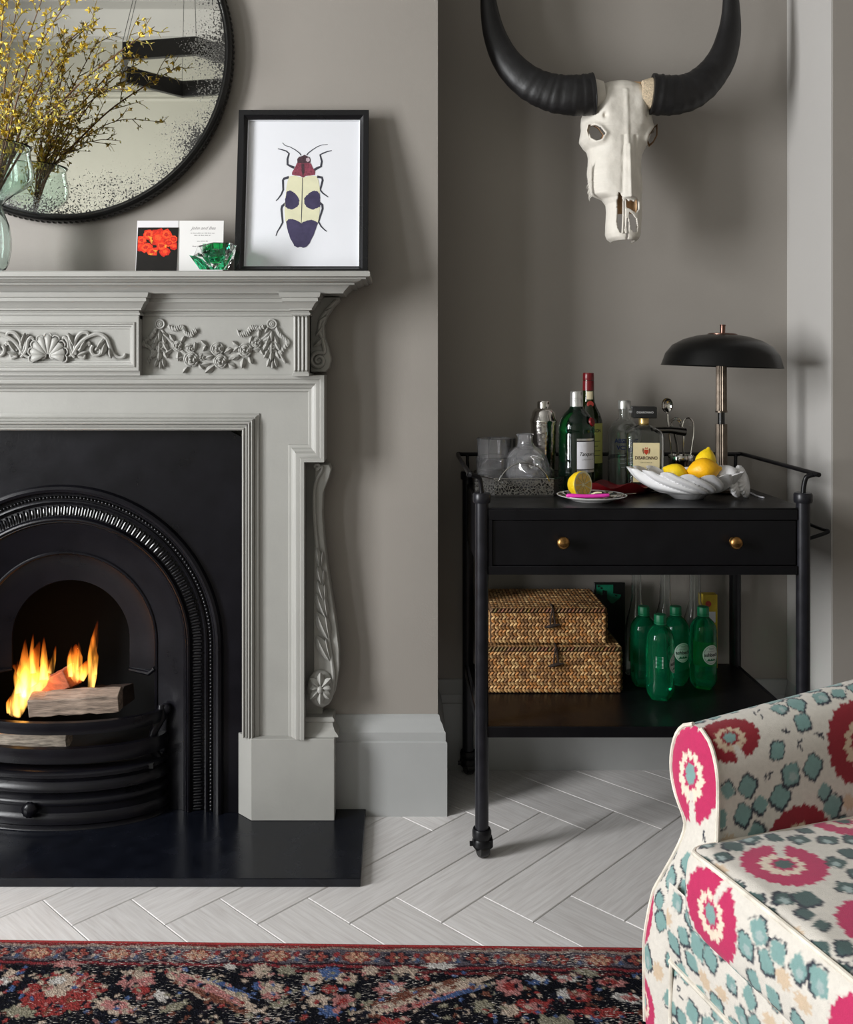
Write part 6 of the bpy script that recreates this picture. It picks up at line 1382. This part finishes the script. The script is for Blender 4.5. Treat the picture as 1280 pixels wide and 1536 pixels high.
def build_rug():
    fx = np.arange(-.98, .64, .0026); fv = np.arange(0, .30, .0026)
    xs = np.concatenate([np.linspace(-2.0, -.98, 30, endpoint=False), fx, np.linspace(.645, 1.95, 36)]); vs2 = np.concatenate([fv, np.linspace(.305, 2.1, 60)])
    X, V = np.meshgrid(xs, vs2); X = X.ravel(); V = V.ravel(); n = len(X); rs_ = np.random.RandomState(4)
    col = np.zeros((n,3)); col[:] = L3(14,15,24)
    nz = rs_.rand(n)
    wob = .0022*np.sin(X*37)+.0016*np.sin(X*91+1)
    Vw = V+wob
    def band(v0, v1, c): m = (Vw >= v0) & (Vw < v1); col[m] = L3(*c)
    band(-1, .012, (132,42,44)); band(.012,.019,(150,128,116)); band(.019,.064,(92,84,94)); band(.060,.066,(50,30,40)); band(.066,.0735,(130,36,44)); band(.0735,.080,(44,26,34))
    m = (Vw >= .082) & (Vw < .090) & (np.sin(X*5+1) > -.1); col[m] = L3(104,34,38)
    # guard border rosettes
    x = -1.95; k = 0
    while x < 1.9:
        dark = k % 2 == 0; cc = (34,34,50) if dark else (138,52,46); pc_ = (150,66,56) if dark else (190,140,110)
        paint_blob(col, X, V, x, .0405, .030, .0185, L3(*cc), 0, .14, k)
        for q in range(6):
            a = q*PI/3; paint_blob(col, X, V, x+.016*math.cos(a), .0405+.0105*math.sin(a), .0075, .0055, L3(*pc_), a, .1, k+q)
        paint_blob(col, X, V, x, .0405, .004, .0035, L3(200,170,130), 0, .1, 1)
        paint_blob(col, X, V, x+.040, .034, .006, .009, L3(150,44,48), .4, .2, k); paint_blob(col, X, V, x+.040, .049, .006, .007, L3(70,92,128), -.5, .2, k)
        paint_blob(col, X, V, x+.034, .045, .004, .006, L3(176,150,130), .3, .2, k)
        x += .081; k += 1
    # field motifs: px, py, rx, ry (m), colour, rotation
    RED, BEI, PNK, BLU, WHT, BRN, SAG = (150,44,42), (186,164,144), (178,112,108), (66,92,142), (196,190,184), (116,66,50), (140,134,112)
    M_ = [(92,1496,.075,.058,RED,0,.16),(90,1484,.030,.034,BEI,.3,.18),(86,1477,.016,.012,WHT,0,.2),(100,1452,.026,.012,PNK,0,.2),(20,1468,.024,.012,BEI,.5,.3),(5,1478,.014,.012,WHT,0,.3),(30,1525,.030,.016,SAG,.2,.3),
          (205,1478,.034,.026,PNK,0,.2),(203,1466,.026,.010,BEI,.2,.25),(212,1492,.016,.012,RED,0,.2),(172,1516,.046,.018,BEI,.3,.3),(172,1514,.026,.014,PNK,.2,.2),(240,1500,.020,.010,WHT,.8,.3),(262,1516,.026,.012,SAG,-.6,.3),
          (318,1494,.115,.024,BEI,.51,.14),(308,1488,.090,.012,PNK,.51,.2),(330,1508,.080,.009,BRN,.51,.2),(345,1488,.060,.006,BLU,.51,.25),
          (390,1462,.020,.020,BEI,0,.3),(372,1466,.014,.010,PNK,0,.3),(345,1456,.014,.008,WHT,.4,.3),(430,1462,.018,.014,SAG,.3,.3),(405,1488,.026,.018,BEI,.3,.3),(408,1500,.018,.010,PNK,0,.3),(388,1485,.012,.010,BLU,0,.3),(420,1512,.020,.010,SAG,-.4,.3),
          (495,1466,.022,.020,BLU,0,.25),(470,1474,.020,.018,BEI,0,.2),(520,1474,.020,.018,BEI,0,.2),(478,1508,.022,.018,BEI,0,.2),(515,1508,.022,.018,PNK,0,.2),(495,1490,.016,.012,RED,0,.2),(462,1492,.012,.014,BLU,0,.3),(495,1524,.020,.014,BLU,0,.3),(470,1475,.008,.007,RED,0,.2),(520,1475,.008,.007,RED,0,.2),(515,1508,.009,.008,RED,0,.2),
          (556,1462,.016,.014,BEI,0,.3),(610,1464,.026,.016,BEI,.3,.3),(585,1488,.028,.018,PNK,-.3,.3),(590,1490,.014,.010,WHT,0,.3),(555,1514,.018,.010,SAG,.3,.3),
          (640,1500,.135,.022,BEI,-.41,.14),(625,1494,.100,.010,BRN,-.41,.2),(650,1506,.090,.009,PNK,-.41,.2),(690,1496,.07,.006,BLU,-.41,.2),(660,1455,.030,.010,WHT,0,.3),
          (765,1486,.026,.026,PNK,0,.2),(765,1486,.013,.012,RED,0,.2),(805,1474,.024,.014,WHT,.3,.3),(800,1479,.012,.009,BLU,0,.3),(725,1516,.020,.018,SAG,0,.25),(800,1516,.036,.020,RED,0,.16),(800,1516,.020,.010,PNK,0,.2),(765,1522,.018,.016,BEI,0,.3),
          (850,1474,.024,.008,WHT,.2,.3),(880,1465,.024,.010,SAG,.3,.3),(872,1500,.022,.018,RED,0,.2),(872,1500,.011,.010,PNK,0,.2),(845,1498,.012,.016,WHT,.3,.3),(918,1480,.028,.014,PNK,0,.2),(915,1480,.016,.008,RED,0,.2),(945,1504,.032,.014,WHT,.2,.2),(945,1504,.016,.007,PNK,.2,.2),(900,1526,.05,.014,RED,0,.3),(960,1470,.014,.008,BLU,0,.3)]
    for i, (px_, py_, rx, ry, c_, rot, jg) in enumerate(M_):
        x, v = rugmap(px_, py_); paint_blob(col, X, V, x, v, rx, ry, L3(*c_), rot, jg, i, 7)
    rs3 = np.random.RandomState(77)
    for i in range(1100):       # broken-up knots: small flecks of every dye
        x, v = rs3.uniform(-.95,.60), rs3.uniform(.085,.29); c_ = (RED,BEI,PNK,BLU,(24,26,40),(24,26,40),(30,24,34),SAG,BRN,(20,22,34))[rs3.randint(10)]
        paint_blob(col, X, V, x, v, rs3.uniform(.003,.009), rs3.uniform(.002,.006), L3(*c_), rs3.uniform(0,3), .3, i, 5)
    rs2 = np.random.RandomState(8)
    for i in range(420):        # outside the photographed strip: the same kinds of motif, scattered
        x, v = rs2.uniform(-1.95,1.9), rs2.uniform(.12,2.05)
        if -.9 < x < .56 and v < .25: continue
        c_ = (RED,BEI,PNK,BLU,WHT,SAG)[rs2.randint(6)]; paint_blob(col, X, V, x, v, rs2.uniform(.03,.08), rs2.uniform(.02,.05), L3(*c_), rs2.uniform(0,3), .2, i, 7)
    g_ = col.mean(1, keepdims=True); col = g_+(col-g_)*.85; col *= (.36+.62*nz)[:,None]
    d = (1.9355-.02*(X+.8295)) - V + .0012*np.sin(X*60)*(V < .001)
    Z = .0075+.0010*rs_.rand(n); Z[V < .006] = .006+.001*rs_.rand((V < .006).sum())
    nx, nv = len(xs), len(vs2); idx = np.arange(n).reshape(nv, nx)
    fs = np.stack([idx[:-1,:-1], idx[1:,:-1], idx[1:,1:], idx[:-1,1:]], -1).reshape(-1,4)
    mb = MB(); mb.v = list(zip(X.tolist(), d.tolist(), Z.tolist())); mb.f = [tuple(f) for f in fs.tolist()]
    # turned-down edge
    m = mat('rug_pile', (.1,.1,.1), .95, attr=True, bump=.5, bscale=420, spec=.1); nt = m.node_tree; N = nt.nodes; L = nt.links; b = N['Principled BSDF']
    src = b.inputs['Base Color'].links[0].from_socket; tc = N.new('ShaderNodeTexCoord'); mp = N.new('ShaderNodeMapping'); mp.inputs['Rotation'].default_value = (0,0,R(28)); mp.inputs['Scale'].default_value = (90, 420, 1); L.new(tc.outputs['Object'], mp.inputs[0])
    n1 = N.new('ShaderNodeTexNoise'); n1.inputs['Scale'].default_value = 1.0; n1.inputs['Detail'].default_value = 2; L.new(mp.outputs[0], n1.inputs['Vector'])
    n2 = N.new('ShaderNodeTexNoise'); n2.inputs['Scale'].default_value = 6; n2.inputs['Detail'].default_value = 3; L.new(tc.outputs['Object'], n2.inputs['Vector'])
    ad = N.new('ShaderNodeMath'); ad.operation = 'MULTIPLY_ADD'; ad.inputs[1].default_value = .45; L.new(n2.outputs[0], ad.inputs[0]); L.new(n1.outputs[0], ad.inputs[2])
    mr = N.new('ShaderNodeMapRange'); mr.inputs[1].default_value = .83; mr.inputs[2].default_value = .90; mr.inputs[4].default_value = .8; L.new(ad.outputs[0], mr.inputs[0])
    mx = N.new('ShaderNodeMixRGB'); mx.inputs[2].default_value = (*srgb(186,178,170),1); L.new(mr.outputs[0], mx.inputs[0]); L.new(src, mx.inputs[1]); L.new(mx.outputs[0], b.inputs['Base Color'])
    root = thing('rug', (0, 1.0, 0), 'worn antique patterned rug in navy, red and beige with red edging', 'rug')
    mb.build('rug_pile', m, root, col=col, smooth=0)
    ex = np.linspace(-2.0, 1.95, 400); mb = MB(); mb.tube([(x_, (1.9355-.02*(x_+.8295)), .0042) for x_ in ex], .004, 8); mb.build('rug_binding', mat('rug_binding', srgb(136,40,40), .95, var=.35, vscale=260, bump=.8, bscale=300), root)
    MB().add([(-2.0,(1.9355-.02*(-2.0+.8295))-.002,.0008),(1.95,(1.9355-.02*(1.95+.8295))-.002,.0008),(1.95,-.22,.0008),(-2.0,-.14,.0008)], [(0,1,2,3)]).build('rug_backing', mat('rug_backing', srgb(150,130,110), .95, var=.1), root, smooth=0)
build_rug()

# ------------------------------------------------------------------ armchair
AO, AT, AN = np.array((.443,1.425)), np.array((.305,-.952)), np.array((.952,.305))
def AW(a, b_, z): return np.stack([AO[0]+AT[0]*a+AN[0]*b_, AO[1]+AT[1]*a+AN[1]*b_, z], -1)
CREAM, TEAL, DTEAL, NAVY, TAN, PINK, CRIM = (206,200,190), (116,150,146), (62,84,82), (38,42,54), (196,174,148), (178,32,84), (134,14,32)
def fabric(s, t, flowers, seed, teal=TEAL, pitch=.039, rmul=1.0):
    col = np.zeros((len(s),3)); col[:] = L3(*CREAM); rs_ = np.random.RandomState(seed)
    s0, s1, t0, t1 = s.min(), s.max(), t.min(), t.max(); row = 0; tt = t0
    while tt < t1:
        ss = s0 + (pitch*.5 if row % 2 else 0)
        while ss < s1:
            x, y = ss+rs_.uniform(-.007,.007), tt+rs_.uniform(-.006,.006)
            near = any(math.hypot((x-f[0])/(f[2]+.016), (y-f[1])/(f[3]+.016)) < 1 for f in flowers)
            kind = rs_.rand(); r = rs_.uniform(.0115,.0165)*rmul; e = rs_.uniform(.75,1.15); rot = rs_.uniform(0,3); sd = rs_.randint(10000)
            if not near:
                if kind < .80:
                    ox, oy = rs_.uniform(-.002,.002), rs_.uniform(-.0028,.001)
                    paint_blob(col, s, t, x+ox, y+oy, r*1.22, r*e*1.22, L3(*NAVY), rot, .16, sd, 4)
                    if rs_.rand() < .6: paint_blob(col, s, t, x-ox*2.5, y-oy*2.5, r*1.12, r*e*1.12, L3(*CREAM), rot, .1, sd, 5)
                    paint_blob(col, s, t, x, y, r, r*e, L3(*teal), rot, .15, sd, 4)
                    if rs_.rand() < .3: paint_blob(col, s, t, x+.003, y-.004, r*.4, r*.5, L3(150,166,164), rot, .2, sd, 5)
                elif kind < .92: paint_blob(col, s, t, x, y, r*1.0, r*e*.85, L3(*TAN), rot, .25, sd, 8)
                else:
                    for q in range(3): paint_blob(col, s, t, x+rs_.uniform(-.006,.006), y+rs_.uniform(-.008,.008), .0016, .006, L3(*NAVY), rs_.uniform(0,3), .3, sd+q, 5)
            ss += pitch
        tt += pitch*.86; row += 1
    for i, (x, y, rx, ry, c_, gap) in enumerate(flowers):
        paint_blob(col, s, t, x, y, rx, ry, L3(*c_), 0, .055, 31+i, 19)
        paint_blob(col, s, t, x, y-ry*.05, rx*.50, ry*.52, L3(*(TAN if c_ == CRIM else (222,206,186))), 0, .14, 7+i, 11)
        paint_blob(col, s, t, x, y, rx*.30, ry*.32, L3(*c_), 0, .2, 17+i, 9)
        paint_blob(col, s, t, x, y+0, rx*.20, ry*.22, L3(*teal), 0, .12, 9+i, 7)
        if gap is not None:
            gx_, gy_ = math.cos(gap), math.sin(gap)
            for q in (.45,.65,.85,1.05): paint_blob(col, s, t, x+gx_*rx*q, y+gy_*ry*q, rx*(.06+.10*q), ry*(.06+.10*q), L3(*CREAM), 0, .25, int(q*100)+i, 6)
    return col
M_fab = mat('embroidered_fabric', (.8,.8,.8), .85, attr=True, var=.05, vscale=120, bump=.35, bscale=700, sheen=.15)
M_pipe = mat('piping_cream', srgb(214,206,192), .85, var=.25, vscale=30, bump=.3, bscale=500)
AP = [(.006,.395),(.002,.44),(-.003,.50),(-.008,.54),(-.016,.568),(-.032,.594),(-.055,.608),(-.078,.609),(-.100,.600),(-.118,.583),(-.129,.560),(-.132,.535),(-.126,.508),(-.110,.483),(-.090,.465),(-.078,.450),(-.078,.430),(-.086,.40),(-.097,.37),(-.110,.335),(-.118,.295),(-.122,.25),(-.122,.18),(-.120,.12)]
ap_ = np.array([tuple(v)[:2] for v in bez([(a,z,0) for a, z in AP], 16)]); aL = np.concatenate([[0], np.cumsum(np.hypot(*np.diff(ap_, axis=0).T))])
TS = np.arange(0, aL[-1], .0026); pa, pz = np.interp(TS, aL, ap_[:,0]), np.interp(TS, aL, ap_[:,1])
B0 = lambda z: np.interp(z, [.05,.25,.34,.385,.455,.55,.61], [0,0,.010,.025,.050,.060,.064])
RISE = lambda b_, z: .115*np.maximum(b_,0)*np.clip((z-.12)/.45,0,1)
# flowers, in fabric coordinates of each surface: (s, t, rs, rt, colour, gap direction)
FL_ARM = [(.098,.208,.054,.036,CRIM,-1.4),(.335,.150,.066,.062,CRIM,None),(.20,.035,.062,.050,CRIM,None),(.50,.26,.06,.05,CRIM,None),(.03,.47,.035,.05,PINK,None),(.42,.45,.06,.05,PINK,None)]
def grid_mesh(pts, nu, nv):
    idx = np.arange(nu*nv).reshape(nu, nv); f = np.stack([idx[:-1,:-1], idx[1:,:-1], idx[1:,1:], idx[:-1,1:]], -1).reshape(-1,4)
    mb = MB(); mb.v = [tuple(p) for p in pts.tolist()]; mb.f = [tuple(q) for q in f.tolist()]; return mb
def build_chair():
    root = thing('armchair', (*(AO+AN*.35+AT*.28), 0), 'cream armchair embroidered with pink flowers and teal spots', 'armchair')
    def arm(mirror):
        bs = np.concatenate([np.arange(0,.62,.0028), np.arange(.62,.80,.01)]) if not mirror else np.linspace(0,.78,30)
        ts, a_, z_ = (TS, pa, pz) if not mirror else (TS[::6], pa[::6], pz[::6])
        Bm, Tm = np.meshgrid(bs, ts, indexing='ij'); A_ = np.interp(Tm.ravel(), TS, pa); Z0_ = np.interp(Tm.ravel(), TS, pz)
        b0 = B0(Z0_); b_ = b0-.004+(.80-b0)*(Bm.ravel()/.80); zz = Z0_+RISE(b_, Z0_)
        if mirror: A_ = .57-A_
        pts = AW(A_, b_, zz); mb = grid_mesh(pts, len(bs), len(ts))
        col = fabric(b_, Tm.ravel(), FL_ARM, 3)
        o = mb.build('arm', M_fab, root, col=col, smooth=180)
        # front panel of the arm
        zs = np.append(np.arange(.12, .607, .0026 if not mirror else .02), .6088); ao, ai = [], []
        top = int(np.argmax(ap_[:,1])); zo, zi = ap_[top:][::-1], ap_[:top+1]
        ao = np.interp(zs, zo[:,1], zo[:,0]); ai = np.interp(zs, np.concatenate([[.12,.34,.36,.41],zi[zi[:,1] > .455][:,1]]), np.concatenate([[-.048,-.046,-.016,-.004],zi[zi[:,1] > .455][:,0]]))
        us = np.linspace(0,1,44 if not mirror else 8); Zm, Um = np.meshgrid(zs, us, indexing='ij'); Am = ao[:,None]*(1-Um)+ai[:,None]*Um
        bb = B0(Zm)-.010*(np.sin(PI*Um)**.6)*np.clip((.607-Zm)/.03,0,1)**.5; zz = Zm+RISE(B0(Zm),Zm)
        Aw = .57-Am if mirror else Am
        pts = AW(Aw.ravel(), bb.ravel(), zz.ravel()); col = fabric(Am.ravel(), Zm.ravel(), [(-.068,.535,.062,.072,PINK,-1.3),(-.128,.30,.030,.055,PINK,None),(-.115,.155,.035,.04,PINK,None)], 12, pitch=.043)
        grid_mesh(pts, len(zs), len(us)).build('arm_front', M_fab, root, col=col, smooth=180)
        for arr in (ao, ai):
            aw = .57-arr if mirror else arr; pp = AW(aw, B0(zs)-.002, zs+RISE(B0(zs),zs))[::4 if not mirror else 1]
            MB().tube([Vector(p) for p in pp], .0036, 8).build('piping', M_pipe, root)
    arm(False); arm(True)
    # seat cushion: rounded box, each face its own dense patch
    a0_, a1_, b0_, b1_, z0_, z1_, rr = -.006, .575, -.008, .62, .335, .468, .028
    def rb(A_, B_, Z_):
        p = np.stack([A_,B_,Z_], -1); lo = np.array((a0_+rr,b0_+rr,z0_+rr)); hi = np.array((a1_-rr,b1_-rr,z1_-rr)); q = np.clip(p, lo, hi); d = p-q; l = np.linalg.norm(d, axis=-1, keepdims=True); l[l == 0] = 1
        return q+d/l*rr
    def patch(name, U, V, fn, col):
        Um, Vm = np.meshgrid(U, V, indexing='ij'); A_, B_, Z_ = fn(Um.ravel(), Vm.ravel()); p = rb(A_,B_,Z_)
        crown = .020*np.clip(np.sin(PI*np.clip((p[:,0]-a0_)/(a1_-a0_),0,1)),0,1)**.6*np.clip(np.sin(PI*np.clip((p[:,1]-b0_)/(b1_-b0_)*.9+.05,0,1)),0,1)**.6*np.clip((p[:,2]-z0_)/(z1_-z0_),0,1)
        puck = .0022*np.sin(p[:,0]*52+1)*np.exp(-((p[:,1]-b0_)/.05)**2) + .0016*np.sin(p[:,1]*60)*np.exp(-((p[:,0]-a0_)/.05)**2)
        bul = .010*np.sin(PI*np.clip((p[:,2]-z0_)/(z1_-z0_),0,1))
        fb = bul*(p[:,1] < b0_+rr)
        pts = AW(p[:,0], p[:,1]-fb, p[:,2]+crown+puck*(p[:,2] > z1_-rr)); mb = grid_mesh(pts, len(U), len(V)); return mb.build(name, M_fab, cu, col=col(Um.ravel(), Vm.ravel()), smooth=180)
    cu = bpy.data.objects.new('seat_cushion', None); COL.objects.link(cu); cu.location = Vector((*(AO+AN*.3+AT*.28), .335)); setpar(cu, root)
    fa = np.arange(a0_, a1_+.001, .0030); fb = np.arange(b0_, b1_+.001, .0030); fz = np.arange(z0_, z1_+.001, .0026)
    FT_ = [(.105,.085,.058,.060,PINK,2.6),(.02,.27,.06,.055,PINK,2.4),(.275,.105,.062,.062,PINK,.4),(.42,.28,.06,.06,PINK,1.2),(.20,.40,.06,.06,PINK,1.2)]
    patch('cushion_top', fa, fb, lambda u, v: (u, v, np.full_like(u, z1_)), lambda u, v: fabric(u, v, FT_, 21, teal=DTEAL))
    patch('cushion_front', fa, fz, lambda u, v: (u, np.full_like(u, b0_), v), lambda u, v: fabric(u, v, [(.075,.405,.058,.062,PINK,1.2),(.36,.40,.055,.06,PINK,1.2)], 33))
    patch('cushion_side', fb, fz, lambda u, v: (np.full_like(u, a0_), u, v), lambda u, v: fabric(u, v, [], 34))
    patch('cushion_side', fb[::6], fz[::6], lambda u, v: (np.full_like(u, a1_), u, v), lambda u, v: fabric(u, v, [], 35))
    def edge(z, off):
        k = rr*.29; pts = [(a0_+k,b1_-.02)]+[(a0_+k,y) for y in np.linspace(.5,b0_+rr,12)]+[(a0_+k+rr*.35,b0_+k+rr*.1)]+[(x,b0_+k) for x in np.linspace(a0_+rr,a1_-rr,24)]+[(a1_-k-rr*.35,b0_+k+rr*.1)]+[(a1_-k,y) for y in np.linspace(b0_+rr,.5,8)]
        P_ = []
        for a, b_ in pts:
            cr_ = .020*max(0,math.sin(PI*min(max((a-a0_)/(a1_-a0_),0),1)))**.6*max(0,math.sin(PI*min(max((b_-b0_)/(b1_-b0_)*.9+.05,0),1)))**.6*(1 if off > 0 else 0)
            P_.append(Vector(AW(np.array(a), np.array(b_ - .003), np.array(z+cr_))))
        return bez(P_, 3)
    MB().tube(edge(z1_-rr*.29, 1), .0042, 8).build('piping', M_pipe, cu)
    MB().tube(edge(z0_+rr*.29, -1), .0042, 8).build('piping', M_pipe, cu)
    # seat rail: upper band and lower skirt
    def rail_(name, z0q, z1q, bq, seed, fl):
        U, V = np.arange(-.050, .622, .0030), np.arange(z0q, z1q, .0028); Um, Vm = np.meshgrid(U, V, indexing='ij')
        pts = AW(Um.ravel(), bq-.006*np.sin(PI*(Vm.ravel()-z0q)/(z1q-z0q)), Vm.ravel()); grid_mesh(pts, len(U), len(V)).build(name, M_fab, root, col=fabric(Um.ravel(), Vm.ravel(), fl, seed), smooth=180)
        MB().tube([Vector(AW(np.array(a), np.array(bq-.001), np.array(z0q))) for a in np.linspace(-.048,.62,40)], .0040, 8).build('piping', M_pipe, root)
    rail_('seat_rail', .262, .388, -.002, 41, [(.30,.30,.05,.045,PINK,None)])
    rail_('skirt', .12, .262, .004, 42, [(.20,.20,.05,.05,PINK,1.2),(.42,.19,.05,.05,PINK,1.2)])
    M_sub2 = mat('chair_lining', srgb(150,140,128), .9, var=.1)
    c_ = lambda a, b_, z: Vector(AW(np.array(a), np.array(b_), np.array(z)))
    def hexa(name, a0q, a1q, b0q, b1q, z0q, z1q, m, lean=0, bev=.01):
        mb = MB(); mb.add([c_(a,b_+(lean if z == z1q else 0),z) for z in (z0q,z1q) for a, b_ in ((a0q,b0q),(a1q,b0q),(a1q,b1q),(a0q,b1q))], [(0,3,2,1),(4,5,6,7),(0,1,5,4),(1,2,6,5),(2,3,7,6),(3,0,4,7)]); return mb.build(name, m, root, bevel=bev, seg=3)
    hexa('seat_base', -.045, .615, .012, .78, .12, .337, M_sub2)
    # back: padded panel with the same cloth
    U, V = np.linspace(-.07,.64,150), np.linspace(.30,.95,140); Um, Vm = np.meshgrid(U, V, indexing='ij'); u_, v_ = Um.ravel(), Vm.ravel()
    e = np.clip(1-((u_-.285)/.36)**6,0,1)*np.clip(1-((v_-.62)/.335)**8,0,1)
    grid_mesh(AW(u_, .70+.22*(v_-.30)-.07*e**.5, v_), 150, 140).build('backrest', M_fab, root, col=fabric(u_, v_, [(.15,.6,.06,.06,PINK,1.2),(.42,.75,.06,.06,PINK,1.2)], 55), smooth=180)
    hexa('back_shell', -.07, .64, .70, .80, .12, .955, M_sub2, .145, .02)
    M_leg = mat('dark_wood_leg', srgb(52,36,28), .4, var=.2, vscale=20)
    for a, b_ in ((-.085,.06),(.655,.06),(-.03,.74),(.60,.74)):
        q = c_(a,b_,0); MB().lathe([(.012,.0092),(.014,.012),(.024,.10),(.026,.125)], q, 20, cap0=True, cap1=True).build('leg', M_leg, root, smooth=40)
build_chair()
